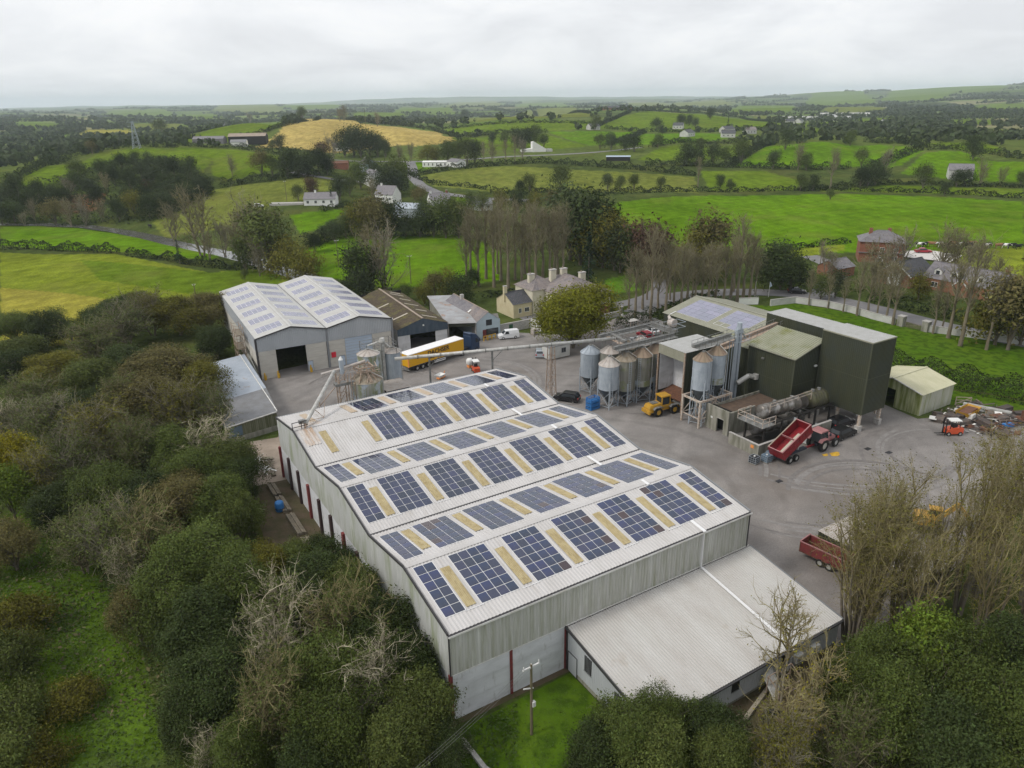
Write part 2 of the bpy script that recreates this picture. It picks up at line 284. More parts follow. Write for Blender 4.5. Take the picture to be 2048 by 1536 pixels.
# surveyed spot heights and plan data
CP=np.array([[-43.8,46.9,0.0],[-1.5,46.2,0.0],[41.6,45.4,0.0],[-71.1,89.3,0.0],[-29.2,88.0,0.0],[31.8,86.3,0.0],[67.5,85.2,0.0],[-103.8,140.0,0.0],[-57.6,153.7,0.0],[-2.5,151.1,0.0],[51.0,148.6,0.0],[97.5,131.4,0.0],[35.5,181.3,0.0],[102.4,187.4,0.0],[132.8,185.7,0.0],[-136.6,190.9,0.0],[-111.6,224.1,0.0],[-68.7,214.9,0.0],[-193.2,278.8,0.0],[-149.4,278.0,-0.5],[-44.0,196.0,0.0],[-16.5,194.4,0.0],[-157.9,325.2,-2.0],[-112.8,285.9,-2.0],[-80.0,253.2,-2.0],[-59.3,225.0,-1.0],[-238.3,348.3,-1.0],[-210.3,360.9,-1.5],[-194.4,353.5,-2.0],[-234.7,383.1,1.0],[-251.9,414.3,5.0],[-202.7,387.3,5.0],[-232.4,449.7,12.0],[-162.9,358.6,1.0],[-184.5,411.6,7.0],[-217.9,492.5,14.0],[-300.8,567.8,19.0],[-287.0,601.7,20.0],[-258.3,607.6,20.0],[-210.0,592.1,18.0],[-167.2,562.4,15.0],[-284.1,442.7,12.0],[-295.7,493.9,15.0],[-272.3,405.1,9.0],[-129.7,339.8,1.0],[-143.7,380.5,5.0],[-167.9,450.5,11.0],[-190.8,516.8,16.5],[-96.8,345.1,2.0],[-109.5,395.1,6.5],[-127.3,465.0,12.0],[-111.9,463.3,9.0],[-101.7,472.4,8.0],[-296.6,744.2,16.0],[-361.2,839.2,14.0],[-249.4,747.5,17.0],[-292.9,1075.1,30.0],[-336.9,1019.2,27.0],[-348.2,908.6,22.0],[-231.8,772.5,24.0],[-239.4,743.9,12.0],[-174.0,674.5,10.0],[-146.1,688.3,10.0],[-214.9,917.8,32.0],[-148.9,783.9,30.0],[-105.0,755.8,27.0],[-59.2,724.8,19.0],[-112.9,676.8,11.5],[-62.0,698.3,12.5],[-197.9,775.2,22.0],[-118.9,718.6,21.0],[-61.8,563.7,6.0],[-99.0,545.5,8.0],[-56.7,456.6,3.0],[-78.3,500.8,5.0],[-40.3,409.3,2.0],[-35.2,352.6,0.0],[-73.0,340.9,0.0],[-66.1,383.4,1.0],[-93.4,370.8,5.0],[-32.4,248.6,0.0],[-69.7,269.2,0.0],[-37.7,593.0,7.0],[51.2,424.8,1.0],[-5.2,427.5,1.5],[-6.0,517.3,7.0],[82.2,476.2,5.0],[-37.8,488.0,5.0],[34.7,516.3,6.5],[25.1,464.0,4.0],[154.6,487.4,6.0],[134.2,419.8,2.0],[170.4,443.1,4.0],[113.7,450.5,3.5],[112.6,401.5,1.5],[74.0,258.1,0.0],[240.2,352.0,3.0],[175.7,387.5,3.0],[182.9,263.1,1.0],[60.7,321.4,1.0],[72.6,387.3,1.0],[140.9,307.1,2.0],[179.4,302.1,2.2],[95.3,239.3,0.0],[23.2,262.0,0.0],[206.5,496.9,6.0],[245.6,597.7,16.0],[153.8,653.0,14.0],[129.4,545.3,7.5],[185.2,564.3,9.5],[282.5,554.5,15.0],[250.6,405.5,4.0],[287.5,499.1,15.0],[300.4,448.2,13.0],[270.0,398.1,4.0],[228.1,453.8,5.0],[-78.3,1046.4,15.0],[86.0,723.3,9.0],[91.9,871.3,14.0],[-9.3,865.9,13.0],[-11.7,1137.0,26.0],[345.2,1904.4,27.0],[316.3,1286.6,22.0],[353.3,1090.6,14.0],[167.0,1113.0,20.0],[184.6,1570.2,26.0],[25.1,729.8,9.5],[127.0,716.8,11.0],[193.9,901.1,13.0],[44.3,660.9,9.0],[425.9,839.9,8.0],[542.2,1072.8,6.0],[885.3,1761.0,4.0],[554.2,844.2,6.0],[1063.1,1633.8,4.0],[356.1,945.2,9.0],[676.6,1807.9,6.0],[-606.4,1023.1,2.0],[-827.7,1403.5,1.0],[-1712.2,2925.0,0.0],[-636.1,1381.4,6.0],[-1142.7,2495.6,3.0],[-1057.5,2686.7,5.0],[-406.4,624.5,6.0],[-607.3,921.9,2.0],[-806.3,4003.1,3.0],[-381.0,3600.9,3.0],[-330.1,548.3,11.0],[-289.9,548.0,12.0],[-238.2,539.8,14.0],[-347.6,1096.2,16.0],[-398.9,1003.6,14.0],[-276.8,1012.9,16.0],[-178.8,861.6,16.0],[-100.9,793.6,12.0],[-23.7,1349.8,12.0],[229.6,1785.3,10.0],[397.4,1446.4,8.0],[266.2,582.0,10.0],[301.9,471.7,10.0],[171.2,658.1,9.0],[-1807.8,1868.7,2.0],[-2781.2,2874.9,0.0],[-4171.8,4312.3,0.0],[-1650.1,2009.2,2.0],[-2538.7,3091.1,0.0],[-3808.0,4636.7,0.0],[-1454.8,2154.9,2.0],[-2238.2,3315.2,0.0],[-3357.3,4972.8,0.0],[-1215.8,2298.2,2.0],[-1870.4,3535.8,0.0],[-2805.6,5303.6,0.0],[-929.6,2428.1,2.0],[-1430.2,3735.6,0.0],[-2145.3,5603.3,0.0],[-599.0,2530.1,2.0],[-921.5,3892.4,0.0],[-1382.2,5838.6,0.0],[-234.6,2589.4,2.0],[-360.9,3983.7,0.0],[-541.4,5975.5,0.0],[144.2,2596.0,2.0],[221.8,3993.8,0.0],[332.7,5990.8,0.0],[514.0,2548.7,2.0],[790.7,3921.1,0.0],[1186.1,5881.6,0.0],[854.1,2455.7,2.0],[1314.0,3778.0,0.0],[1971.0,5667.0,0.0],[1151.4,2331.1,2.0],[1771.4,3586.4,0.0],[2657.1,5379.6,0.0],[1401.6,2189.8,2.0],[2156.4,3369.0,0.0],[3234.5,5053.5,0.0],[1606.9,2044.0,2.0],[2472.2,3144.5,0.0],[3708.3,4716.8,0.0],[1773.0,1901.7,2.0],[2727.7,2925.7,0.0],[4091.6,4388.5,0.0],[-45.9,38.7,0.0],[-91.8,77.3,0.0],[-152.9,128.9,0.0],[-229.4,193.3,2.0],[-344.1,290.0,6.0],[-535.3,451.1,8.0],[-841.1,708.9,6.0],[-1376.4,1160.0,4.0],[-41.7,43.1,0.0],[-83.4,86.2,0.0],[-139.1,143.7,0.0],[-208.6,215.6,2.0],[-312.9,323.4,6.0],[-486.7,503.1,8.0],[-764.8,790.6,6.0],[-1251.5,1293.7,4.0],[41.8,43.1,0.0],[83.5,86.2,0.0],[139.2,143.6,0.0],[208.8,215.5,2.0],[313.1,323.2,6.0],[487.1,502.7,8.0],[765.4,790.0,6.0],[1252.5,1292.8,4.0],[46.5,38.0,0.0],[92.9,75.9,0.0],[154.9,126.5,0.0],[232.4,189.8,2.0],[348.6,284.6,6.0],[542.2,442.8,8.0],[852.0,695.8,6.0],[1394.2,1138.5,4.0]])
FIELDS=[('YG',[(-189.4, 272.9), (-144.8, 268.8), (-99.0, 239.4), (-78.3, 253.6), (-61.4, 202.1), (-75.9, 185.8), (-88.8, 173.9), (-112.1, 152.9)]),
('SY',[(-152.0, 215.0), (-130.3, 208.2), (-109.7, 198.7), (-91.8, 180.6), (-99.0, 159.0), (-114.4, 156.5)]),
('MG',[(-150.9, 256.7), (-99.0, 239.4), (-79.3, 250.9), (-67.7, 211.6), (-88.3, 204.2), (-126.7, 223.5)]),
('BG',[(-240.1, 351.2), (-196.3, 352.4), (-153.3, 315.2), (-108.8, 275.1), (-108.0, 263.1), (-145.3, 273.6), (-204.1, 295.2)]),
('MG',[(-278.5, 428.4), (-291.3, 464.7), (-303.9, 573.3), (-282.9, 592.7), (-247.2, 580.2), (-196.0, 507.6), (-181.8, 448.2), (-232.7, 527.0), (-267.4, 534.4), (-259.0, 454.9), (-264.9, 418.9)]),
('MG',[(-262.3, 598.3), (-203.8, 574.4), (-162.2, 545.0), (-142.8, 461.3), (-158.1, 430.4), (-175.4, 450.8), (-197.9, 512.9)]),
('PG',[(-159.3, 409.9), (-128.4, 425.6), (-106.7, 459.9), (-95.9, 419.2), (-99.2, 374.3), (-112.1, 367.1), (-122.0, 351.7), (-125.4, 321.2), (-148.1, 317.9), (-166.0, 346.2), (-164.1, 367.6)]),
('BG',[(-101.3, 344.8), (-79.1, 360.0), (-79.7, 320.2), (-86.9, 306.7)]),
('BG',[(-77.3, 269.7), (-67.1, 300.6), (-18.2, 299.5), (-3.6, 265.7), (-3.1, 217.3), (-17.6, 208.6), (-38.1, 210.3), (-60.9, 231.8)]),
('MG',[(-346.6, 798.8), (-345.2, 900.6), (-659.4, 1994.2), (-662.7, 2443.0), (-241.6, 825.1), (-265.0, 765.2), (-279.0, 723.0)]),
('ST',[(-236.6, 706.5), (-227.3, 773.6), (-540.2, 2305.9), (-196.8, 1036.0), (-146.9, 1056.8), (-86.4, 982.8), (-48.1, 710.2), (-82.0, 676.3), (-113.0, 678.1), (-163.7, 667.6), (-196.3, 692.7)]),
('PG',[(-60.9, 492.6), (-33.8, 528.7), (11.2, 525.0), (59.8, 499.3), (114.5, 466.6), (101.9, 407.3), (64.5, 419.4), (23.3, 429.1), (-10.8, 426.5), (-43.5, 444.6)]),
('MG',[(123.8, 492.5), (162.5, 482.2), (170.5, 439.4), (154.4, 406.8), (110.4, 414.0)]),
('BG',[(50.2, 382.8), (82.0, 395.6), (111.6, 398.0), (174.3, 384.2), (218.4, 371.4), (239.1, 347.4), (177.7, 252.9), (149.1, 247.6), (115.1, 247.3), (91.7, 247.8), (67.0, 258.1), (50.8, 276.8)]),
('MG',[(164.1, 397.1), (205.2, 417.4), (236.4, 404.0), (265.3, 387.6), (250.0, 364.0), (223.9, 381.3)]),
('BG',[(150.7, 507.7), (206.6, 619.2), (229.7, 606.6), (294.8, 610.2), (275.4, 509.9), (244.2, 475.1), (228.1, 480.4), (221.6, 494.5)]),
('MG',[(92.7, 550.1), (122.8, 623.5), (205.6, 683.4), (168.0, 568.2), (127.9, 539.1)]),
('BG',[(233.2, 452.2), (273.4, 502.7), (295.4, 501.3), (301.0, 445.2), (275.3, 403.6), (247.4, 424.2)]),
('BG',[(44.7, 882.4), (99.9, 892.6), (151.8, 876.3), (96.1, 711.6), (76.1, 718.7)]),
('MG',[(-97.1, 995.1), (-58.6, 1056.5), (29.2, 1040.0), (120.3, 1078.9), (115.0, 932.2), (48.1, 893.9), (-9.5, 893.1)]),
('PG',[(-145.4, 1450.6), (-85.0, 2369.9), (89.8, 3187.4), (308.5, 3602.5), (131.2, 1177.6), (30.3, 1078.8), (-39.0, 1080.9)]),
('MG',[(105.6, 945.2), (169.5, 1182.1), (248.8, 1370.2), (400.1, 1627.9), (474.5, 1527.6), (379.1, 1044.1), (336.3, 959.1), (220.3, 890.3), (151.6, 892.0)]),
('BG',[(92.1, 716.2), (150.6, 853.0), (214.4, 865.7), (248.6, 829.7), (206.2, 751.8), (132.8, 653.7)]),
('MG',[(-38.5, 683.3), (-9.1, 848.0), (40.7, 859.1), (75.4, 711.7), (35.8, 663.3), (-7.3, 658.9)]),
('MG',[(324.5, 925.0), (416.8, 1036.5), (423.8, 960.2), (335.9, 832.8)]),
('PG',[(535.1, 958.8), (649.1, 1043.5), (631.6, 947.0), (523.6, 782.9), (444.9, 735.1)]),
('MG',[(-55.0, 730.0), (-9.4, 879.3), (22.1, 788.1), (-7.8, 716.7), (-38.8, 689.3)]),
('MG',[(301.3, 556.3), (359.7, 586.8), (335.6, 518.1), (301.5, 489.0)]),
('YG',[(138.4, 246.6), (176.6, 251.3), (143.8, 200.9), (137.1, 210.3), (136.0, 229.8)]),
('BG',[(-30.9, 409.9), (-15.9, 408.8), (-16.2, 382.5), (-30.7, 388.8)]),
('BG',[(-81.2, 571.4), (-66.3, 607.3), (-52.6, 544.3), (-63.6, 516.2)]),
('FE',[(-210.7, 434.2), (-197.8, 451.3), (-186.8, 420.8), (-199.1, 411.2)]),
('FE',[(-245.5, 412.8), (-215.7, 406.0), (-204.8, 375.1), (-225.3, 375.1)]),
('LW',[(28.2, 214.9), (38.6, 224.2), (35.8, 202.3), (26.7, 197.1)]),
('CL',[(-66.9, 89.1), (-55.7, 83.7), (-48.1, 71.5), (-39.5, 61.9), (-33.1, 52.3), (-29.1, 45.2), (-42.8, 45.4), (-66.1, 81.6)]),
('YG',[(95.0, 257.4), (119.3, 261.0), (115.2, 251.4), (90.6, 240.0)]),
('MG',[(-478.0, 3173.5), (-733.4, 5462.2), (-450.0, 5402.6), (-208.2, 3232.9), (-263.3, 2924.8)]),
('PG',[(-430.9, 5378.0), (-752.3, 11758.6), (-227.6, 11691.3), (-2.6, 5428.3), (-122.9, 4727.6)]),
('MG',[(11.6, 4327.9), (142.4, 7629.8), (522.0, 7502.1), (382.0, 4303.3), (242.8, 3837.9)]),
('PG',[(797.3, 3977.8), (1440.5, 6668.2), (1775.7, 6495.9), (1157.6, 3951.8), (960.3, 3589.4)]),
('MG',[(508.6, 1832.4), (1109.6, 3786.9), (1335.2, 3675.7), (979.6, 2556.8), (784.0, 2191.7)]),
('MG',[(1415.6, 3797.5), (2583.1, 6658.5), (2897.0, 6414.1), (1767.6, 3747.2), (1513.9, 3391.3)]),
('PG',[(843.2, 2110.6), (1246.7, 3005.9), (1383.4, 2969.5), (1056.6, 2174.4), (922.2, 2002.4)]),
('MG',[(1854.6, 3906.2), (3731.2, 7620.2), (4045.4, 7396.2), (2201.6, 3880.7), (1894.3, 3494.6)]),
('MG',[(2497.7, 4696.7), (6180.9, 11310.1), (6431.2, 10431.3), (2919.0, 4582.0), (2483.3, 4058.6)]),
('MG',[(602.9, 1371.1), (724.5, 1592.0), (793.8, 1587.5), (714.3, 1373.4), (648.5, 1311.0)]),
('MG',[(661.0, 1187.9), (794.7, 1390.6), (861.6, 1383.1), (768.8, 1194.8), (709.1, 1147.5)]),
('PG',[(-1696.7, 2776.3), (-2217.1, 3732.2), (-1935.9, 3650.6), (-1354.2, 2644.4), (-1325.9, 2464.6)]),
('MG',[(-1967.3, 3778.8), (-2869.6, 5697.1), (-2427.8, 5517.0), (-1566.0, 3713.3), (-1468.6, 3281.5)]),
('MG',[(-1133.6, 2584.9), (-1726.8, 4096.7), (-1543.9, 4096.7), (-936.4, 2611.2), (-947.9, 2465.8)]),
('PG',[(-1724.6, 4540.1), (-3021.6, 8321.2), (-2379.2, 7943.4), (-1254.7, 4464.1), (-1222.0, 3983.5)]),
('MG',[(-1552.9, 5347.9), (-2801.6, 10228.8), (-2230.4, 10000.7), (-1090.4, 5335.5), (-1062.4, 4619.2)]),
('MG',[(-1078.0, 1685.3), (-1263.4, 2030.4), (-1190.2, 2038.8), (-955.6, 1689.1), (-957.5, 1618.1)]),
('SY',[(-731.1, 1310.3), (-841.0, 1555.8), (-726.7, 1485.5), (-578.0, 1227.2), (-599.3, 1205.7)]),
('PG',[(-735.2, 1493.2), (-927.8, 1953.1), (-816.0, 1925.6), (-563.3, 1388.6), (-580.0, 1343.7)]),
('PG',[(486.8, 1568.0), (589.2, 1807.6), (766.0, 1963.9), (675.1, 1646.8), (603.0, 1568.3)]),
('PG',[(614.3, 4497.6), (1149.3, 7545.2), (1451.1, 7617.1), (957.6, 4562.2), (746.4, 4046.4)]),
('MG',[(-514.6, 2546.4), (-614.8, 3310.8), (-485.6, 3295.1), (-329.9, 2567.0), (-368.5, 2389.9)]),
('MG',[(1125.8, 1922.2), (1584.2, 2638.3), (1735.8, 2587.3), (1327.0, 1918.9), (1192.9, 1790.5)]),
('MG',[(355.9, 1016.1), (471.3, 1288.5), (563.9, 1351.3), (497.2, 1137.1), (436.3, 1059.9)])]
RIVER=[(-241.6, 353.8), (-224.7, 360.6), (-199.9, 354.7), (-178.6, 340.6), (-156.7, 322.6), (-137.4, 302.7), (-122.1, 290.0), (-109.0, 280.8), (-90.0, 262.9), (-76.6, 247.4), (-63.8, 230.7)]
HEDGES=[('long dark clipped hedge between the two lower left fields', [(-193.7, 279.3), (-186.2, 285.5), (-169.6, 280.1), (-144.4, 270.0)], 3.2, 3),
('second dark hedge running on towards the river bend', [(-137.8, 263.9), (-122.7, 259.9), (-106.8, 250.9), (-91.0, 244.8), (-80.3, 254.4)], 2.8, 3),
('hedge along the crest of the scrubby left hill', [(-278.1, 423.3), (-291.9, 471.0), (-322.1, 564.2), (-307.0, 579.4), (-287.7, 603.1), (-253.7, 591.6)], 4.5, 4),
('hedge crossing behind the scrubby left hill', [(-265.6, 610.8), (-208.5, 587.9), (-165.7, 557.2), (-147.0, 540.5)], 3, 3),
('dark hedge up the left edge of the far green hill field', [(-384.1, 853.6), (-501.2, 1264.4), (-670.9, 1952.8), (-687.2, 2583.7)], 5, 5),
('bushy hedge between the green hill field and the straw field', [(-265.0, 765.2), (-241.1, 786.8), (-232.6, 851.1), (-268.2, 1114.3)], 4, 4),
('hedge along the top of the straw coloured hill', [(-592.3, 2530.3), (-211.6, 1115.0), (-154.2, 1110.5)], 5, 5),
('dark hedge down the right shoulder of the straw hill', [(-152.1, 1095.0), (-103.8, 1031.1), (-69.4, 923.1), (-44.2, 705.9)], 4, 4),
('hedge at the foot of the straw coloured hill', [(-243.9, 701.3), (-200.5, 675.9), (-162.1, 660.8)], 3, 3),
('tall hedge with trees above the sloping left pasture', [(-157.3, 411.9), (-143.9, 421.4), (-129.2, 428.5), (-112.9, 454.6), (-109.3, 464.9)], 4.5, 4),
('thick dark hedge below the fern covered slope', [(-170.0, 347.2), (-164.7, 357.1), (-161.9, 381.2), (-159.0, 401.6)], 6, 6),
('hedge bounding the field behind the twin gable shed', [(-76.3, 273.1), (-70.9, 290.9), (-65.6, 303.3)], 5, 5),
('long leafy hedge behind the field of the bare poplars', [(-67.6, 303.2), (-49.1, 303.1), (-32.5, 301.0), (-18.2, 299.5)], 6, 5),
('clipped hedge on the near side of the bungalow garden', [(-88.6, 349.6), (-80.4, 366.6), (-75.7, 373.5)], 2.5, 2),
('hedge beside the village lane bend', [(-68.7, 516.2), (-60.6, 490.1), (-44.3, 452.8), (-11.0, 433.1)], 2.5, 2.5),
('tall dark hedge above the pale central pasture', [(-63.1, 497.8), (-40.1, 519.5), (-6.1, 533.7), (22.4, 546.3)], 4, 4),
('hedge right of the white wedge roofed building', [(22.4, 546.3), (62.0, 518.2), (91.5, 493.3), (115.5, 470.8)], 4, 4),
('hedge along the road under the central pasture', [(-10.8, 423.1), (23.0, 424.3), (63.8, 414.3), (104.1, 410.7)], 3, 3),
('long low hedge along the top of the big bright field', [(104.1, 410.7), (143.8, 407.3), (179.3, 395.9), (213.7, 386.2), (233.6, 376.3), (245.5, 357.1)], 2.5, 2.5),
('hedge between the two right hand strips of pasture', [(161.5, 404.2), (188.4, 416.9), (208.0, 423.2), (237.9, 406.8), (267.8, 391.6)], 2.5, 2.5),
('hedge climbing left of the rounded green hill', [(146.4, 503.9), (181.4, 575.9), (210.1, 629.9)], 5, 4),
('hedge along the foot of the rounded green hill', [(93.3, 522.5), (129.7, 517.2), (148.6, 500.3), (181.0, 489.6), (218.5, 487.0)], 4, 4),
('hedge dropping between the two right hand hills', [(225.9, 475.3), (251.1, 496.2), (277.8, 517.8)], 5, 5),
('dark hedge along the top of the right hand hills', [(297.6, 642.7), (304.1, 597.6), (283.4, 522.2)], 4, 4),
('hedge over the top of the far right pasture', [(278.5, 512.7), (299.3, 508.3), (317.0, 493.3), (310.5, 459.9)], 4, 4),
('hedge along the top of the small left hill pasture', [(115.2, 626.1), (169.9, 683.1), (213.2, 709.3)], 4, 4),
('hedge across the middle of the far central hill', [(-97.9, 1039.3), (-10.5, 1009.2), (53.9, 1001.3), (119.2, 1009.5)], 3.5, 4),
('long hedge along the crest of the far central hill', [(-78.3, 2180.6), (93.7, 3324.9), (132.3, 1261.3)], 4, 5),
('hedge below the crest of the far right central hill', [(208.4, 1336.3), (405.2, 1648.9), (468.1, 1573.1), (416.4, 1190.9)], 3.5, 4),
('hedge between the two slopes of the far central hill', [(104.8, 937.2), (134.8, 1056.2), (201.6, 1291.9)], 4, 5),
('hedge along the foot of the far central hill', [(115.3, 924.6), (161.8, 884.5), (216.4, 873.9), (269.8, 902.1), (348.3, 975.6)], 4, 5),
('hedge from the far ridge road down to the green patch', [(90.2, 701.0), (121.0, 784.4), (153.3, 868.6)], 4, 5),
('hedge under the far central hill by the bright patch', [(44.1, 870.4), (-9.5, 893.1), (-46.8, 836.6)], 4, 4),
('clipped hedge enclosing the white L shaped house lawn', [(-65.4, 497.9), (-75.7, 535.5), (-84.8, 570.5)], 2, 2),
('clipped hedge round the big red brick house field edge', [(93.8, 254.1), (109.8, 259.6), (121.6, 262.4)], 2, 2)]
T_HILL=[(-246.0, 435.6, 12.1, 'L'), (-242.3, 454.6, 9.1, 'D'), (-240.8, 476.2, 9.5, 'D'), (-240.1, 491.4, 8.9, 'D'), (-223.7, 476.6, 9.5, 'D'), (-208.7, 459.7, 9.5, 'D'), (-191.8, 436.5, 11.6, 'D'), (-182.2, 433.9, 12.0, 'D'), (-168.8, 409.6, 10.4, 'D'), (-159.7, 396.1, 10.1, 'D'), (-218.0, 419.5, 9.1, 'D'), (-204.1, 408.5, 10.9, 'D'), (-215.7, 406.0, 9.1, 'B'), (-224.3, 403.8, 9.3, 'D'), (-236.5, 406.2, 9.1, 'B'), (-236.3, 390.7, 10.6, 'D'), (-249.5, 400.6, 9.8, 'D'), (-255.0, 392.7, 12.6, 'D'), (-251.2, 373.6, 9.7, 'D'), (-238.1, 359.4, 10.3, 'D'), (-230.5, 362.6, 9.0, 'B'), (-185.6, 383.2, 8.2, 'D'), (-180.1, 388.4, 8.5, 'D'), (-167.3, 375.5, 11.2, 'D'), (-163.7, 382.6, 9.4, 'D'), (-182.0, 363.5, 10.9, 'O'), (-171.0, 355.0, 10.2, 'D'), (-185.7, 355.5, 9.3, 'D'), (-195.8, 358.9, 8.9, 'B'), (-166.2, 360.9, 10.3, 'D'), (-195.7, 385.9, 7.5, 'D'), (-237.0, 348.1, 9.2, 'D'), (-229.0, 351.8, 5.8, 'B'), (-226.1, 435.4, 9.6, 'D'), (-210.6, 437.2, 9.9, 'D'), (-184.6, 408.6, 9.6, 'D'), (-209.6, 382.3, 8.4, 'D'), (-212.3, 372.1, 7.8, 'B'), (-172.6, 396.7, 10.2, 'D'), (-195.9, 419.5, 9.9, 'D'), (-242.4, 422.9, 9.2, 'D'), (-230.4, 373.2, 9.2, 'D'), (-242.7, 379.7, 9.9, 'D'), (-260.2, 393.0, 8.1, 'D'), (-232.7, 393.9, 8.1, 'D')]
T_RIVER=[(-217.9, 358.0, 11.7, 'O'), (-209.4, 355.5, 11.7, 'B'), (-203.0, 356.2, 9.8, 'B'), (-139.3, 307.3, 13.1, 'B'), (-113.7, 270.7, 21.6, 'B'), (-107.0, 275.1, 12.2, 'B'), (-97.8, 263.5, 14.2, 'B'), (-90.5, 256.0, 18.6, 'B'), (-83.1, 246.4, 20.9, 'B'), (-78.4, 239.2, 20.2, 'L'), (-71.2, 231.4, 12.4, 'O'), (-60.0, 212.9, 11.1, 'O'), (-114.6, 253.3, 8.6, 'C'), (-78.2, 247.2, 14.5, 'B'), (-73.0, 291.2, 5.5, 'L'), (-70.8, 266.3, 6.3, 'D'), (-108.0, 263.1, 8.9, 'B'), (-87.4, 240.1, 11.0, 'L'), (-80.5, 232.9, 11.5, 'B')]
T_VILL=[(-161.8, 445.6, 9.5, 'B'), (-142.8, 441.2, 13.3, 'O'), (-136.9, 440.7, 11.1, 'L'), (-127.1, 438.5, 14.3, 'D'), (-121.7, 440.8, 13.3, 'D'), (-117.8, 448.2, 13.5, 'D'), (-114.3, 458.0, 14.4, 'D'), (-110.5, 463.5, 11.1, 'D'), (-99.2, 379.5, 9.3, 'P'), (-104.4, 372.5, 7.2, 'L'), (-85.4, 379.1, 11.5, 'L'), (-86.2, 364.4, 8.0, 'C'), (-83.4, 425.6, 14.1, 'L'), (-89.2, 488.8, 11.1, 'L'), (-72.1, 398.1, 9.2, 'B'), (-66.4, 410.9, 16.3, 'D'), (-62.9, 418.9, 12.9, 'D'), (-62.2, 430.4, 17.5, 'L'), (-58.5, 434.8, 8.9, 'C'), (-137.5, 644.8, 19.9, 'D'), (-129.5, 643.0, 22.2, 'D'), (-121.8, 632.8, 22.6, 'D'), (-115.0, 636.6, 20.4, 'D'), (-107.7, 632.8, 16.4, 'D'), (-99.5, 622.2, 13.1, 'L'), (-134.8, 554.8, 12.4, 'P'), (-132.6, 575.0, 15.7, 'B'), (-81.2, 571.4, 11.4, 'B'), (-75.9, 594.8, 11.8, 'B'), (-61.4, 578.3, 13.0, 'O'), (-54.8, 576.8, 11.5, 'O'), (-45.0, 566.1, 16.2, 'L'), (-36.6, 561.9, 15.4, 'L'), (-29.7, 550.4, 17.1, 'L'), (-24.5, 554.4, 15.2, 'L'), (-17.6, 542.8, 16.2, 'U'), (-2.0, 550.0, 17.8, 'U'), (4.5, 548.3, 18.4, 'U'), (10.4, 577.9, 12.9, 'B'), (-12.1, 570.0, 11.4, 'B'), (-200.5, 675.9, 11.7, 'D'), (-210.1, 686.2, 7.6, 'L'), (-112.8, 474.1, 8.1, 'D'), (-44.8, 379.6, 8.9, 'O'), (-36.8, 369.7, 6.3, 'O'), (-38.6, 339.9, 8.9, 'D'), (-50.0, 398.5, 7.2, 'L'), (-84.0, 397.7, 9.4, 'L'), (-26.7, 349.2, 6.9, 'L'), (-82.1, 468.7, 8.9, 'D')]
T_MASS=[(-65.6, 295.7, 8.7, 'L'), (-59.1, 295.9, 14.5, 'O'), (-53.2, 293.4, 16.1, 'O'), (-47.6, 295.6, 13.3, 'D'), (-41.8, 297.4, 8.7, 'D'), (-36.1, 296.6, 9.1, 'D'), (-30.4, 296.0, 10.6, 'D'), (-25.4, 293.1, 15.1, 'L'), (-20.2, 292.6, 14.4, 'L'), (-67.4, 283.7, 8.0, 'L'), (-16.7, 290.1, 12.0, 'L'), (-19.3, 366.7, 7.7, 'L'), (-13.0, 359.6, 8.7, 'L'), (-4.6, 360.0, 10.1, 'O'), (3.9, 359.9, 10.1, 'D'), (12.3, 359.4, 9.6, 'O'), (20.4, 353.7, 10.2, 'O')]
T_POP=[(-11.9, 217.8, 20.7, 'U'), (-9.2, 210.0, 23.2, 'U'), (-7.4, 218.9, 21.7, 'U'), (-4.8, 207.9, 24.5, 'U'), (-2.8, 216.0, 23.1, 'U'), (-0.7, 205.9, 25.2, 'U'), (1.4, 217.0, 23.2, 'U'), (3.3, 208.0, 24.9, 'U'), (5.5, 215.4, 23.6, 'U'), (7.3, 206.5, 24.4, 'U'), (9.8, 216.4, 22.9, 'U'), (11.4, 208.6, 23.3, 'U'), (13.9, 214.7, 21.3, 'U'), (15.2, 208.4, 20.2, 'U'), (-12.6, 210.2, 19.0, 'U'), (-4.0, 225.6, 19.6, 'U'), (4.5, 225.0, 20.3, 'U'), (13.8, 224.2, 19.5, 'U')]
T_HOUSE=[(21.0, 194.2, 17.8, 'C'), (20.1, 244.8, 21.6, 'D'), (22.7, 236.5, 22.8, 'D'), (26.6, 239.9, 20.5, 'D'), (29.5, 232.0, 17.3, 'O'), (32.6, 228.1, 15.8, 'O'), (34.0, 224.4, 13.4, 'L'), (37.0, 222.2, 12.2, 'L'), (41.2, 219.3, 15.3, 'P'), (43.2, 214.1, 13.3, 'P'), (-39.3, 204.3, 16.3, 'B'), (-35.2, 200.9, 16.2, 'B'), (-40.7, 198.6, 13.2, 'D'), (-40.7, 193.0, 8.9, 'D'), (-20.6, 194.5, 7.2, 'O'), (-17.3, 195.5, 8.0, 'O'), (-13.6, 191.6, 7.8, 'D'), (-11.0, 208.3, 5.1, 'D'), (-22.8, 189.4, 5.9, 'O'), (58.0, 213.9, 18.1, 'O'), (54.0, 207.7, 14.6, 'O'), (-28.8, 194.9, 4.2, 'L'), (-82.9, 226.0, 3.2, 'L')]
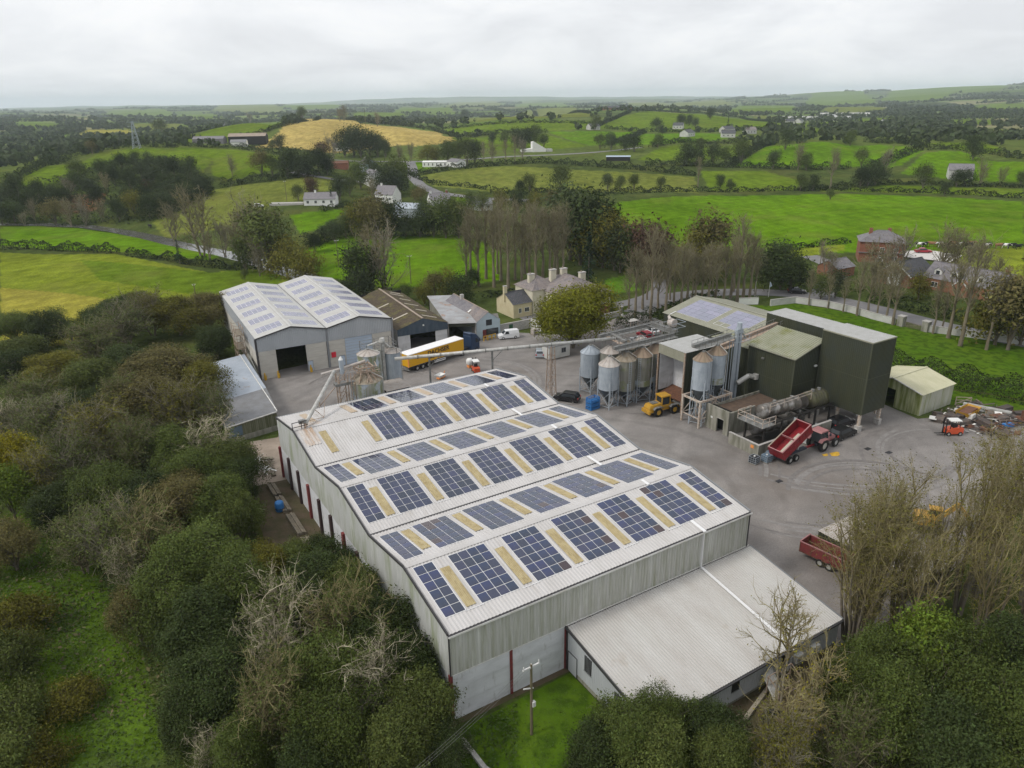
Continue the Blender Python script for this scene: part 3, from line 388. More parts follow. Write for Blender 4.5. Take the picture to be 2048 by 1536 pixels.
T_ROWA=[(30.3, 182.6, 12.7, 'U'), (30.5, 174.3, 18.0, 'U'), (33.8, 182.4, 15.2, 'U'), (33.9, 172.3, 19.7, 'U'), (37.5, 181.3, 17.2, 'U'), (37.7, 173.0, 19.0, 'U'), (41.5, 182.0, 15.8, 'U'), (42.3, 177.3, 17.3, 'U'), (45.7, 184.8, 17.1, 'U'), (46.4, 179.9, 17.2, 'U'), (50.1, 187.7, 15.3, 'U'), (50.8, 183.2, 17.6, 'U'), (54.3, 189.7, 17.5, 'U'), (55.3, 185.5, 19.1, 'U'), (58.9, 191.6, 19.0, 'U'), (59.5, 187.4, 20.1, 'U'), (62.6, 192.6, 19.5, 'U'), (63.3, 189.3, 17.4, 'U'), (66.5, 194.6, 13.9, 'U'), (36.5, 191.3, 11.8, 'U'), (42.6, 191.1, 12.8, 'U'), (49.0, 193.0, 12.3, 'U'), (55.2, 196.1, 12.4, 'U'), (61.9, 199.3, 14.4, 'U')]
T_ROAD=[(75.5, 200.9, 11.2, 'D'), (75.4, 206.9, 11.5, 'D'), (77.8, 199.6, 9.8, 'D'), (75.6, 213.2, 8.9, 'B'), (76.8, 183.4, 9.4, 'U'), (80.6, 180.7, 8.0, 'U'), (82.8, 176.7, 9.7, 'U'), (84.8, 173.4, 12.9, 'U'), (87.2, 173.2, 15.6, 'U'), (87.8, 169.7, 12.2, 'U'), (89.1, 167.5, 15.0, 'U'), (89.7, 165.4, 16.0, 'U'), (95.4, 188.0, 13.2, 'B'), (105.5, 197.9, 14.0, 'B'), (95.1, 158.0, 12.4, 'U'), (96.8, 154.9, 21.7, 'U'), (96.2, 149.3, 20.6, 'U'), (100.1, 146.4, 16.0, 'U'), (98.8, 160.9, 9.4, 'U'), (103.9, 149.6, 14.2, 'O'), (104.5, 146.2, 15.5, 'O'), (109.2, 149.4, 14.2, 'O'), (124.1, 208.0, 12.9, 'B'), (129.3, 210.7, 12.4, 'B'), (135.3, 213.5, 8.9, 'B'), (136.0, 207.3, 7.2, 'B'), (135.1, 200.4, 7.3, 'B'), (92.3, 211.4, 8.8, 'B'), (98.6, 231.0, 7.9, 'U'), (106.8, 187.1, 7.3, 'O'), (86.7, 190.9, 6.9, 'L'), (82.1, 189.2, 6.7, 'L')]
T_FIELD=[(28.6, 424.3, 13.5, 'L'), (11.7, 421.9, 9.7, 'L'), (6.0, 419.4, 7.0, 'D'), (56.1, 429.7, 8.3, 'L'), (62.8, 427.2, 7.7, 'L'), (70.3, 424.3, 8.2, 'L'), (83.5, 416.8, 7.0, 'L'), (106.1, 424.9, 15.7, 'U'), (168.5, 485.9, 11.0, 'L'), (184.6, 485.5, 13.4, 'B'), (188.3, 481.6, 10.3, 'L'), (155.4, 402.2, 8.3, 'L'), (161.3, 400.1, 7.7, 'D'), (172.7, 405.5, 19.0, 'U'), (208.5, 484.5, 9.2, 'B'), (224.7, 485.4, 11.0, 'L'), (231.2, 466.8, 11.7, 'B'), (203.6, 419.8, 12.0, 'D'), (197.8, 416.3, 11.1, 'D'), (192.0, 412.4, 10.0, 'D'), (119.7, 518.0, 13.6, 'D'), (127.1, 517.5, 13.6, 'D'), (139.0, 520.4, 13.0, 'L'), (148.3, 523.1, 11.1, 'L'), (156.5, 513.8, 15.4, 'L'), (219.5, 399.7, 11.7, 'L'), (243.8, 403.9, 8.8, 'D'), (238.5, 402.0, 8.2, 'D'), (251.3, 402.1, 11.3, 'B'), (260.4, 399.6, 8.7, 'B'), (217.4, 375.1, 6.3, 'L'), (268.8, 396.4, 6.9, 'L'), (118.7, 424.4, 6.5, 'D'), (122.3, 417.1, 5.4, 'D'), (120.3, 621.0, 10.0, 'L'), (77.1, 648.1, 12.0, 'L'), (83.8, 628.3, 13.2, 'L'), (93.7, 618.0, 11.4, 'D'), (98.6, 603.6, 11.9, 'D'), (22.4, 676.0, 19.1, 'L'), (14.5, 674.3, 15.7, 'D'), (8.0, 683.3, 15.9, 'D'), (31.8, 689.9, 11.0, 'L'), (99.9, 892.6, 16.2, 'L'), (171.7, 900.8, 14.2, 'D'), (218.4, 981.9, 13.1, 'D'), (228.4, 981.3, 11.9, 'D'), (232.0, 964.3, 10.5, 'D'), (254.5, 899.5, 15.3, 'C'), (285.3, 1100.5, 14.6, 'L'), (-115.0, 2085.7, 25.0, 'D'), (90.0, 2606.5, 24.9, 'D'), (-289.2, 1096.9, 15.8, 'L'), (-633.1, 2247.7, 32.3, 'L'), (-635.5, 1921.4, 34.6, 'B'), (-226.7, 1078.7, 16.8, 'B'), (-226.5, 1051.7, 14.5, 'B'), (-172.3, 1026.9, 14.9, 'B'), (-482.6, 1082.3, 32.1, 'L'), (-307.3, 568.7, 9.1, 'O'), (207.6, 576.4, 14.9, 'L'), (267.7, 602.6, 11.1, 'L'), (287.9, 473.7, 13.3, 'D'), (156.6, 365.8, 4.8, 'L'), (151.6, 608.0, 8.3, 'L'), (-14.5, 700.6, 9.5, 'L'), (-3.2, 709.5, 12.2, 'L')]
SCRUB=[[(-267.4, 454.0), (-268.5, 478.6), (-273.6, 547.7), (-236.0, 539.1), (-183.0, 451.3), (-157.8, 407.1), (-152.5, 383.4), (-162.8, 358.4), (-168.7, 344.4), (-197.6, 355.0), (-243.2, 356.3), (-267.5, 397.0), (-266.6, 421.9)], [(-210.8, 431.2), (-196.5, 448.2), (-185.9, 418.3), (-198.1, 408.9)]]
NEAR=[(-114.2,162.2,7,6.9,'NG'),(-104.6,157.8,8,5.0,'ND'),(-107.9,167.9,6,3.5,'ML'),(-99.4,142.0,7,6.1,'ND'),(-99.4,136.1,6,5.4,'ND'),(-100.2,160.4,5.5,4.0,'ML'),(-94.5,163.2,8,5.2,'ND'),(-86.4,144.5,8,7.2,'NB'),(-85.7,156.8,8,7.2,'NB'),(-84.2,165.8,8.5,7.0,'NB'),(-77.6,165.5,8.5,7.6,'NO'),(-71.7,168.4,9,5.9,'NO'),(-93.8,178.5,7,4.4,'ND'),(-94.8,170.6,7.5,4.8,'ND'),(-62.7,148.5,7,4.8,'ND'),(-86.5,131.1,7,5.7,'NO'),(-75.9,123.8,8,5.8,'ND'),(-82.2,116.1,7,6.4,'NB'),(-79.0,105.7,7,3.9,'NW'),(-72.1,104.8,7.5,5.8,'NB'),(-73.0,113.8,6,4.2,'ND'),(-73.5,131.7,8,5.7,'ND'),(-62.7,124.8,9.5,8.6,'NO'),(-54.1,119.0,9,5.2,'NO'),(-59.8,112.4,9,7.0,'NR'),(-51.7,106.6,8.5,5.5,'NB'),(-64.6,111.8,8,4.5,'NB'),(-47.5,107.8,7.5,3.6,'NB'),(-60.6,97.8,8.5,6.2,'NB'),(-53.4,94.8,8,5.0,'NB'),(-48.3,94.7,8,4.6,'NG'),(-43.5,95.1,7.5,5.0,'NW'),(-39.0,90.3,7.5,4.5,'ND'),(-42.1,87.0,8,4.0,'NG'),(-60.3,90.4,8,4.5,'NB'),(-70.4,92.3,8,3.8,'NY'),(-65.7,84.1,7,3.2,'NF'),(-63.4,87.3,7,4.0,'NB'),(-57.6,81.7,6,4.1,'ND'),(-52.5,83.3,8,4.8,'NG'),(-46.1,80.6,8,4.4,'ND'),(-40.9,79.2,8,4.3,'NR'),(-36.2,79.1,8,4.6,'NG'),(-33.9,77.6,7,3.0,'ND'),(-37.0,86.4,6.5,3.2,'ND'),(-49.8,72.0,6.5,4.0,'NB'),(-44.9,70.6,8,4.5,'NB'),(-40.1,70.0,8.5,4.7,'NW'),(-42.2,67.1,6.5,2.7,'NW'),(-58.3,72.7,6,3.5,'NO'),(-32.6,66.6,9,5.1,'NG'),(-34.3,60.7,9,4.7,'NG'),(-27.4,59.4,9.5,4.9,'NG'),(-29.0,54.7,9,4.8,'ND'),(-26.3,65.0,7.5,3.4,'NO'),(-23.8,67.1,6.5,3.0,'ND'),(-20.6,68.3,6,3.0,'ND'),(-20.8,61.9,8,4.6,'ND'),(-16.7,61.4,7.5,3.8,'ND'),(-22.0,55.9,9,4.4,'NW'),(-16.0,53.8,9,4.3,'NW'),(-12.6,55.0,8,3.9,'ND'),(-21.3,50.4,8.5,3.9,'NW'),(-16.8,49.8,8.5,4.1,'NG'),(-12.3,48.5,8.5,4.0,'NW'),(-9.3,50.8,7.5,3.3,'ND'),(-8.0,46.6,7,3.3,'ND'),(-24.8,49.1,8,4.0,'ND'),(-26.6,45.9,7,3.3,'ND'),(-18.9,44.9,8.5,3.8,'NW'),(-13.9,44.1,8,3.7,'NG'),(-9.1,43.1,7,3.5,'ND'),(-21.5,42.8,7,3.1,'NG'),(-6.1,43.6,5,2.4,'ND'),(-23.9,42.5,5,2.3,'NW'),(-15.8,41.6,6.5,3.0,'ND'),(-37.8,59.9,6,2.7,'NR'),(-51.4,62.0,3.5,3.1,'NS'),(-47.8,55.1,4,2.8,'NS'),(-40.2,51.7,2.2,2.5,'NS'),(-43.5,49.3,3.5,3.0,'NS'),(-39.6,45.5,2.5,2.5,'NS'),(-41.3,44.6,3.5,2.4,'NS'),(8.5,44.0,7,3.4,'NG'),(11.9,44.9,6.5,2.6,'NG'),(10.1,41.9,6.5,3.4,'ND'),(15.7,44.7,5.5,2.5,'ND'),(6.4,42.4,6,2.9,'ND'),(15.6,42.0,5.5,2.7,'ND'),(22.1,44.5,7,3.6,'NV'),(25.1,47.5,9,3.3,'NV'),(23.5,50.9,11,3.0,'NV'),(20.0,41.7,6,3.1,'NB'),(25.9,43.0,6,3.5,'NB'),(30.0,44.7,9,4.0,'NG'),(35.0,46.1,10,4.4,'NG'),(35.0,49.8,9.5,3.4,'NF'),(37.6,43.8,9.5,4.3,'NG'),(32.6,41.5,8.5,4.1,'ND'),(31.4,50.9,8,3.1,'NG'),(42.9,50.0,9,3.9,'ND'),(35.8,40.0,8,3.7,'NG'),(27.4,47.5,7,2.9,'ND')]
WILLOW=[(32.8,57.2,13.5),(34.1,59.1,15),(35.8,60.9,15.5),(37.8,63.0,15.5),(33.0,59.0,14.5),(33.8,56.9,12),(37.3,56.1,13),(37.9,59.6,14),(42.2,60.8,15),(46.1,62.5,17),(49.6,65.3,17),(54.0,63.9,18),(56.7,67.2,18),(56.0,72.1,15),(44.1,56.1,15),(50.6,58.9,16),(57.1,61.7,17),(61.5,67.9,17)]
# ------------------------------------------------------------------ terrain: a smooth surface through surveyed spot heights (x, y, z)
def _warp(x, y):
    r = np.hypot(x, y) + 1e-6; return np.stack([np.arctan2(x, y)*2.2, np.log(np.maximum(r, 20))], -1)
def _kern(d2): return np.where(d2 > 0, d2*np.log(np.maximum(d2, 1e-12))*.5, 0)
_W = _warp(CP[:,0], CP[:,1]); _n = len(CP); _A = np.zeros((_n+3, _n+3))
_A[:_n,:_n] = _kern(((_W[:,None]-_W[None])**2).sum(-1)) + np.eye(_n)*2e-3; _A[:_n,_n:] = np.c_[np.ones(_n), _W]; _A[_n:,:_n] = _A[:_n,_n:].T
_S = np.linalg.solve(_A, np.r_[CP[:,2], 0, 0, 0])
def sstep(x, a, b): k = np.clip((x-a)/(b-a), 0, 1); return k*k*(3-2*k)
def seg_dist(x, y, pl):
    best = np.full(len(x), 1e9)
    for (x0, y0), (x1, y1) in zip(pl[:-1], pl[1:]):
        dx, dy = x1-x0, y1-y0; t = np.clip(((x-x0)*dx+(y-y0)*dy)/(dx*dx+dy*dy), 0, 1); best = np.minimum(best, np.hypot(x-x0-t*dx, y-y0-t*dy))
    return best
def height(x, y):
    x = np.atleast_1d(np.asarray(x, float)); y = np.atleast_1d(np.asarray(y, float)); w = _warp(x, y); out = np.empty(len(x))
    for i in range(0, len(x), 4000):
        out[i:i+4000] = _kern(((w[i:i+4000,None]-_W[None])**2).sum(-1)) @ _S[:_n] + _S[_n] + w[i:i+4000] @ _S[_n+1:]
    r = np.hypot(x, y); th = np.arctan2(x, y)
    out *= sstep(r, 150, 220) * np.clip((6000-r)/3000, 0, 1)
    out = np.where(np.abs(th) > 1.1, out*np.clip((1.5-np.abs(th))/.4, 0, 1), out)
    a = (x-OX)*EX+(y-OY)*EY; b = -(x-OX)*EY+(y-OY)*EX
    q = np.maximum(np.maximum(-12-a, a-118), np.maximum(-40-b, b-128)); out *= sstep(q, 0, 40)     # the mill yard is level
    far = sstep(r, 1100, 3000)
    out += far*(7*np.sin(x/410+1.3)*np.sin(y/530+.4)+5*np.sin(x/190+y/260)+4*np.sin(y/170-x/340+2))
    out += sstep(r, 3500, 7000)*(14*np.sin(x/900+.7)*np.sin(y/1300)+8)
    out += 70*np.exp(-((th-.60)/.16)**2)*np.exp(-((r-6200)/1300)**2) + 35*np.exp(-((th-.40)/.12)**2)*np.exp(-((r-7200)/1200)**2)
    out += 40*np.exp(-((th-.60)/.13)**2)*np.exp(-((r-4300)/900)**2)
    out += 85*np.exp(-((th+.02)/.20)**2)*np.exp(-((r-14500)/1500)**2)
    d = seg_dist(x, y, RIVER); out -= 1.5*np.exp(-(d/6)**2)
    return out
def hz(x, y): return float(height([x], [y])[0])
COLS = dict(BG=(.088,.170,.006), MG=(.098,.150,.012), YG=(.150,.185,.018), SY=(.255,.235,.040), PG=(.130,.152,.030), ST=(.37,.285,.095), FE=(.115,.062,.034), LW=(.09,.18,.014), CL=(.070,.120,.012))
def inpoly(x, y, pl):
    c = np.zeros(len(x), bool); n = len(pl)
    for i in range(n):
        (x0, y0), (x1, y1) = pl[i], pl[i-1]; k = (y0 > y) != (y1 > y)
        c ^= k & (x < (x1-x0)*(y-y0)/((y1-y0) if y1 != y0 else 1e-9)+x0)
    return c
ang = np.r_[np.linspace(-math.pi, -.85, 40)[:-1], np.linspace(-.85, .85, 560), np.linspace(.85, math.pi, 40)[1:-1]]
rr = np.r_[.5, np.geomspace(12, 150, 60), np.geomspace(152, 1500, 300), np.geomspace(1520, 17000, 100)]
gx = (rr[:,None]*np.sin(ang)).ravel(); gy = (rr[:,None]*np.cos(ang)).ravel(); gz = height(gx, gy); na, nr = len(ang), len(rr)
ii, jj = np.meshgrid(np.arange(nr-1), np.arange(na), indexing='ij'); j2 = (jj+1) % na
GF = np.stack([ii*na+jj, (ii+1)*na+jj, (ii+1)*na+j2, ii*na+j2], -1).reshape(-1, 4)[:, ::-1]
def ground_material():
    m = bpy.data.materials.new('ground'); m.use_nodes = True; t = m.node_tree; nd, lk = t.nodes.new, t.links.new; P = t.nodes['Principled BSDF']; P.inputs['Roughness'].default_value = .95; P.inputs['Specular IOR Level'].default_value = 0
    at = nd('ShaderNodeAttribute'); at.attribute_name = 'field'; tcn = nd('ShaderNodeTexCoord')
    def nz(s, det=5, st=(1,1,1)):
        mp = nd('ShaderNodeMapping'); mp.inputs['Scale'].default_value = tuple(s*k for k in st); n = nd('ShaderNodeTexNoise'); n.inputs['Scale'].default_value = 1; n.inputs['Detail'].default_value = det; lk(tcn.outputs['Object'], mp.inputs[0]); lk(mp.outputs[0], n.inputs['Vector']); return n.outputs['Fac']
    mp = nd('ShaderNodeMapping'); mp.inputs['Scale'].default_value = (1/190, 1/150, 0); mp.inputs['Rotation'].default_value = (0,0,.5); lk(tcn.outputs['Object'], mp.inputs[0])
    vo = nd('ShaderNodeTexVoronoi'); vo.voronoi_dimensions = '2D'; vo.inputs['Scale'].default_value = 1; lk(mp.outputs[0], vo.inputs['Vector'])
    sp = nd('ShaderNodeSeparateColor'); lk(vo.outputs['Color'], sp.inputs[0])
    rp = nd('ShaderNodeValToRGB'); rp.color_ramp.interpolation = 'CONSTANT'; el = rp.color_ramp.elements; el[0].position = 0; el[0].color = (.045,.062,.028,1); el[1].position = .16; el[1].color = (.11,.17,.03,1)
    for p_, c_ in ((.38, (.07,.095,.035)), (.50, (.14,.18,.06)), (.7, (.09,.13,.04)), (.86, (.21,.20,.11))): e = el.new(p_); e.color = (*c_, 1)
    lk(sp.outputs[0], rp.inputs[0])
    x = nd('ShaderNodeMix'); x.data_type = 'RGBA'; lk(at.outputs['Alpha'], x.inputs[0]); lk(rp.outputs[0], x.inputs[6]); lk(at.outputs['Color'], x.inputs[7])
    def mul(prev, fac, lo, hi, a, b):
        mr = nd('ShaderNodeMapRange'); mr.inputs[1].default_value = lo; mr.inputs[2].default_value = hi; mr.inputs[3].default_value = a; mr.inputs[4].default_value = b; lk(fac, mr.inputs[0])
        h = nd('ShaderNodeHueSaturation'); lk(prev, h.inputs['Color']); lk(mr.outputs[0], h.inputs['Value']); return h.outputs[0]
    o = mul(x.outputs[2], nz(.021, 4), .3, .7, .78, 1.2); o = mul(o, nz(.25, 6, (1,.5,1)), .3, .7, .72, 1.25); o = mul(o, nz(1.6, 3), .3, .7, .8, 1.2)
    wv = nd('ShaderNodeTexWave'); wv.wave_type = 'BANDS'; wv.inputs['Scale'].default_value = .055; wv.inputs['Distortion'].default_value = 1.6; wv.inputs['Detail'].default_value = 2; wv.inputs['Detail Scale'].default_value = .3; mpw = nd('ShaderNodeMapping'); mpw.inputs['Rotation'].default_value = (0,0,1.05); lk(tcn.outputs['Object'], mpw.inputs[0]); lk(mpw.outputs[0], wv.inputs['Vector']); o = mul(o, wv.outputs['Fac'], .55, 1.0, 1.0, 1.10)
    y = nd('ShaderNodeMix'); y.data_type = 'RGBA'; lk(o, y.inputs[6]); y.inputs[7].default_value = (.19,.175,.05,1); mr = nd('ShaderNodeMapRange'); mr.inputs[1].default_value = .5; mr.inputs[2].default_value = .78; mr.inputs[4].default_value = .38; lk(nz(.045, 6), mr.inputs[0]); lk(mr.outputs[0], y.inputs[0])
    lk(y.outputs[2], P.inputs['Base Color'])
    b = nd('ShaderNodeBump'); b.inputs['Strength'].default_value = .7; b.inputs['Distance'].default_value = .5; lk(nz(.9, 6), b.inputs['Height']); lk(b.outputs[0], P.inputs['Normal'])
    MAT['ground'] = m
ground_material()
gme = npmesh('ground', np.stack([gx, gy, gz], -1), GF, 'ground', True)
gc = np.zeros((len(gx), 4)); gr = np.hypot(gx, gy); near = gr < 560; gc[near] = (.058,.078,.022,1)
gc[(gr >= 560) & (gr < 1000)] = (.085,.112,.028,1); mid = (gr >= 1000) & (gr < 1250); gc[mid] = (.075,.095,.03,.4)
gc[gr > 3500] = (.05,.062,.045,.3)
for k, pl in FIELDS: gc[inpoly(gx, gy, pl)] = (*COLS[k], 1)
at_ = gme.attributes.new('field', 'FLOAT_COLOR', 'POINT'); at_.data.foreach_set('color', gc.astype(np.float32).ravel())
tag(link('ground', gme), kind='structure')
def sheet(name, pts, m, z, kind='structure', parent=None):
    o = MB().quad(*[(x, y, z) for x, y in pts]).build(name, m, parent); return tag(o, kind=kind) if kind else o
def strip(name, pl, w, m, lift=.1, step=4., flat=None):
    P = []
    for (x0, y0), (x1, y1) in zip(pl[:-1], pl[1:]):
        n = max(1, int(math.hypot(x1-x0, y1-y0)/step)); P += [(x0+(x1-x0)*k/n, y0+(y1-y0)*k/n) for k in range(n)]
    P.append(pl[-1]); P = np.array(P)
    for _ in range(3): P[1:-1] = (P[:-2]+2*P[1:-1]+P[2:])/4
    T = np.gradient(P, axis=0); T /= np.linalg.norm(T, axis=1)[:,None]; Nn = np.stack([-T[:,1], T[:,0]], -1); V = []
    zc = height(P[:,0], P[:,1])
    for k in range(len(P)):
        for s in (-1, -.33, .33, 1):
            q = P[k]+Nn[k]*s*w/2; V.append((q[0], q[1], zc[k]+flat if flat is not None else max(hz(*q), zc[k]-.4)+lift))
    F = [(4*k+i, 4*k+i+1, 4*k+5+i, 4*k+4+i) for k in range(len(P)-1) for i in range(3)]
    b = MB(); b.add(V, F); return tag(b.build(name, m, smooth=True), kind='structure')
strip('river', RIVER, 10.5, 'water', flat=.55)
def absheet(name, pts, m, z): return sheet(name, [ab(*p) for p in pts], m, z)
absheet('yard', [(1,53.6),(36.3,51),(36.3,-12),(47,-12.6),(57,-11.2),(72,-9.5),(92,-6),(104,-2),(110,9),(95,15.4),(97,28),(93,44),(88,72),(99,77),(100,93),(90,90),(76,84),(64,95.3),(60.5,95),(52,99),(44,104),(14,98.5),(3.6,101),(3.6,69),(2,66)], 'tarmac', .03)
absheet('concrete_apron', [(8,95.5),(44,90),(44.5,94),(37,101),(12,99.5)], 'apron', .045)
absheet('concrete_pad', [(-8,53),(2,52),(4,67),(-6.5,69)], 'pad_tan', .045)
absheet('soil_strip', [(-4.5,14),(0,14),(0,53),(-6,53),(-6.5,40),(-9,26)], 'soil', .02)
absheet('soil_strip', [(-1,-.6),(12.2,-.6),(12.2,.2),(0,.2)], 'soil', .022)
absheet('soil_patch', [(22,-18),(34,-18),(37,-11.4),(20,-11.4)], 'soil', .021)
absheet('lawn', [(105,29),(97,33),(92,42),(94,60),(100,72),(112,80),(126,82),(132,77),(139,75),(142.5,62),(142,50),(142.6,42),(146,36),(150,26),(150,10),(120,6),(116,16)], 'lawn', .02)
absheet('lawn', [(62.5,96.5),(70,96.2),(74,98.5),(72,102),(64,101)], 'lawn', .02)
absheet('rough_grass', [(106,28),(96.5,30),(106,15),(110,10),(118,5),(116,14)], 'lawn', .015)
absheet('grass_plot', [(-1.5,-1.2),(12,-.8),(12,-9),(16,-14),(4,-16),(-3,-4)], 'lawn', .018)
ROADP = [ab(*p) for p in [(99,91),(112,99),(126,97),(137,92),(147,84),(151.5,70),(150.5,55),(149.5,42),(152,27),(158,5)]]
strip('road', ROADP, 7.5, 'road', .07)
strip('driveway', [ab(*p) for p in [(150,75),(162,84),(176,88),(186,98),(192,112)]], 6, 'road', .06)
strip('driveway', [(2,176),(20,183),(33,189),(41,197),(45,215)], 4.5, 'road', .06)
sheet('house_yard', [ab(*p) for p in [(66,103),(61,101),(58,104),(60,112),(70,111)]], 'road', .03)
strip('village_road', [(-185,622),(-120,596),(-75,588),(-30,592),(40,610),(110,640)], 9, 'road', .15)
strip('village_lane', [(-75,585),(-68,540),(-62,490),(-52,450),(-40,420),(-20,405),(10,398)], 7, 'road', .15)
strip('village_lane', [(-130,455),(-105,448),(-85,452),(-66,462)], 7, 'road', .15)
sheet('pale_yard', [(131.5,247.5),(143,246),(147.5,237.5),(138,228),(127,238)], 'gravel_white', max(hz(137,240), hz(131,247), hz(147,238))+.15)

# faint wheel marks swept across the yard
mat('mark_pale', (.235,.222,.212), .9, 0, (.19,.178,.168), 1.2, .4, .6); mat('mark_dark', (.150,.138,.130), .9, 0, (.19,.176,.167), 1.2, .4, .62)
_g = random.Random(12); _mk = 0
for ca, cb, R0, t0, t1, n_ in ((62,14,14,-2.6,-.4,5), (78,24,20,3.6,5.2,5), (48,30,17,-.9,.9,4), (86,2,11,1.2,3.0,4), (40,72,12,-1.2,.8,4), (56,66,13,2.4,4.2,4), (66,2,9,.4,2.2,4), (24,78,11,.2,2.4,4)):
    for q in range(n_):
        R1 = R0+q*.85+_g.uniform(-.3,.3); s0 = t0+_g.uniform(-.25,.25); s1 = t1+_g.uniform(-.3,.3); w = _g.uniform(.16,.32); V = []; k = 26; drift = _g.uniform(-1.5,1.5)
        for i in range(k+1):
            t = s0+(s1-s0)*i/k; rr1 = R1+drift*i/k
            for d in (-w, w): V.append((*ab(ca+(rr1+d)*math.cos(t), cb+(rr1+d)*math.sin(t)), .0463+.0006*_mk))
        ok_ = all(not (-1 < (x-OX)*EX+(y-OY)*EY < 37 and -13 < -(x-OX)*EY+(y-OY)*EX < 54.5) for x, y, _ in V)
        _mk += 1
        if ok_: tag(MB().add(V, [(2*i, 2*i+1, 2*i+3, 2*i+2) for i in range(k)]).build('wheel_mark', 'mark_pale' if q % 3 else 'mark_dark'), kind='structure')
# ------------------------------------------------------------------ the big three-span warehouse (local axes: x along the ridges, y away from the camera)
WL, SP, EH, RI = 36.0, 17.8, 9.30, 1.4586; HS = SP/2; SL = math.atan2(RI, HS); SLEN = math.hypot(RI, HS)
wh = thab('warehouse', 'long pale three ridged warehouse with rows of solar panels across its roof', 'warehouse', 0, 0)
def roofz(y): k = y % SP; return EH + RI*(1-abs(k-HS)/HS)
for k in range(3):
    y0 = k*SP
    MB().corr((0,y0,EH), (1,0,0), WL, (0,math.cos(SL),math.sin(SL)), SLEN, 0, .36, .045, (0,-math.sin(SL),math.cos(SL))).build('roof_slope', 'roof_white', wh)
    MB().corr((0,y0+SP,EH), (1,0,0), WL, (0,-math.cos(SL),math.sin(SL)), SLEN, 0, .36, .045, (0,math.sin(SL),math.cos(SL))).build('roof_slope', 'roof_white', wh)
    m = MB(); m.quad((-.08,y0+HS-.32,EH+RI+.03),(WL+.08,y0+HS-.32,EH+RI+.03),(WL+.08,y0+HS,EH+RI+.10),(-.08,y0+HS,EH+RI+.10)); m.quad((-.08,y0+HS,EH+RI+.10),(WL+.08,y0+HS,EH+RI+.10),(WL+.08,y0+HS+.32,EH+RI+.03),(-.08,y0+HS+.32,EH+RI+.03)); m.build('ridge_cap', 'roof_white', wh)
    if k: MB().box(0, WL, y0-.14, y0+.10, EH-.16, EH+.07).build('valley_gutter', 'trim_dark', wh)
g = MB(); g.box(-.1, WL+.1, -.30, -.02, EH-.16, EH-.12); g.box(-.1, WL+.1, -.30, -.27, EH-.12, EH+.03); g.build('eave_gutter', 'flash_white', wh)
MB().box(-.05, WL+.05, -.266, .1, EH-.118, EH-.02).build('gutter_shade_strip', 'trim_dark', wh)  # dark strip painted in for the shade inside the gutter
MB().box(0, WL, 53.4, 53.6, EH-.15, EH+.03).build('eave_gutter', 'trim_grey', wh)
for x, nm in ((-.06, -1), (WL+.06, 1)):                                  # verge flashings, one per slope
    for k in range(3):
        for s in (0, 1):
            a_ = (x, k*SP+s*HS, EH+RI*s+.05); b_ = (x, k*SP+(s+1)*HS, EH+RI*(1-s)+.05); MB().bar(a_, b_, .14, .26).build('verge_trim', 'trim_dark' if nm < 0 else 'trim_grey', wh)
CB = 5.0
m = MB(); m.corr((0,53.4,0), (0,-1,0), 53.4, (0,0,1), lambda y: roofz(53.4-y), 4.9, .36, .04, (-1,0,0)); m.build('gable_cladding', 'clad_side', wh)
m = MB(); m.corr((WL,0,0), (0,1,0), 53.4, (0,0,1), lambda y: roofz(y), .0, .36, .04, (1,0,0)); m.build('gable_cladding', 'clad_side', wh)
MB().corr((0,0,0), (1,0,0), WL, (0,0,1), EH-.02, CB, .36, .045, (0,-1,0)).build('front_cladding', 'clad_dirty', wh)
MB().corr((WL,53.4,0), (-1,0,0), WL, (0,0,1), EH-.02, 0, .36, .045, (0,1,0)).build('rear_cladding', 'clad_grey', wh)
MB().box(-.10, .02, -.10, .0, CB, EH-.1).build('corner_flashing', 'trim_dark', wh)
MB().box(WL-.02, WL+.10, -.10, .0, CB, EH-.1).build('corner_flashing', 'trim_dark', wh)
MB().box(0, WL, -.07, -.05, CB-.06, CB+.02).build('drip_flashing', 'flash_white', wh)
for i in range(2):                                                        # white block panels between maroon stanchions
    for z0, z1 in ((0, 1.62), (1.64, 3.27), (3.29, CB)):
        MB().box(i*6+.15, i*6+5.9, .02, .22, z0, z1).build('wall_panel', 'concrete_lower', wh)
for i in range(3): MB().box(i*6-.13, i*6+.13, -.09, .25, 0, CB).build('stanchion', 'maroon', wh)
MB().box(.3, WL-.3, .3, .45, 0, EH-.3).build('inner_wall', 'concrete', wh)
bs = [53.4-4.45*k for k in range(13)]
for k in range(12):                                                       # left side: dark stanchions, pale panels set back
    MB().box(-.02, .18, bs[k+1]+.35, bs[k]-.35, 0, 4.9).build('wall_panel', 'concrete_lower', wh)
for k in range(12): MB().box(-.32, .05, bs[k]-.36, bs[k]+.2 if k else bs[k], 0, 4.88).build('stanchion', 'col_dark' if k % 3 else 'maroon', wh)
MB().box(.3, .5, .4, 53, 0, 9).build('inner_wall', 'interior', wh)
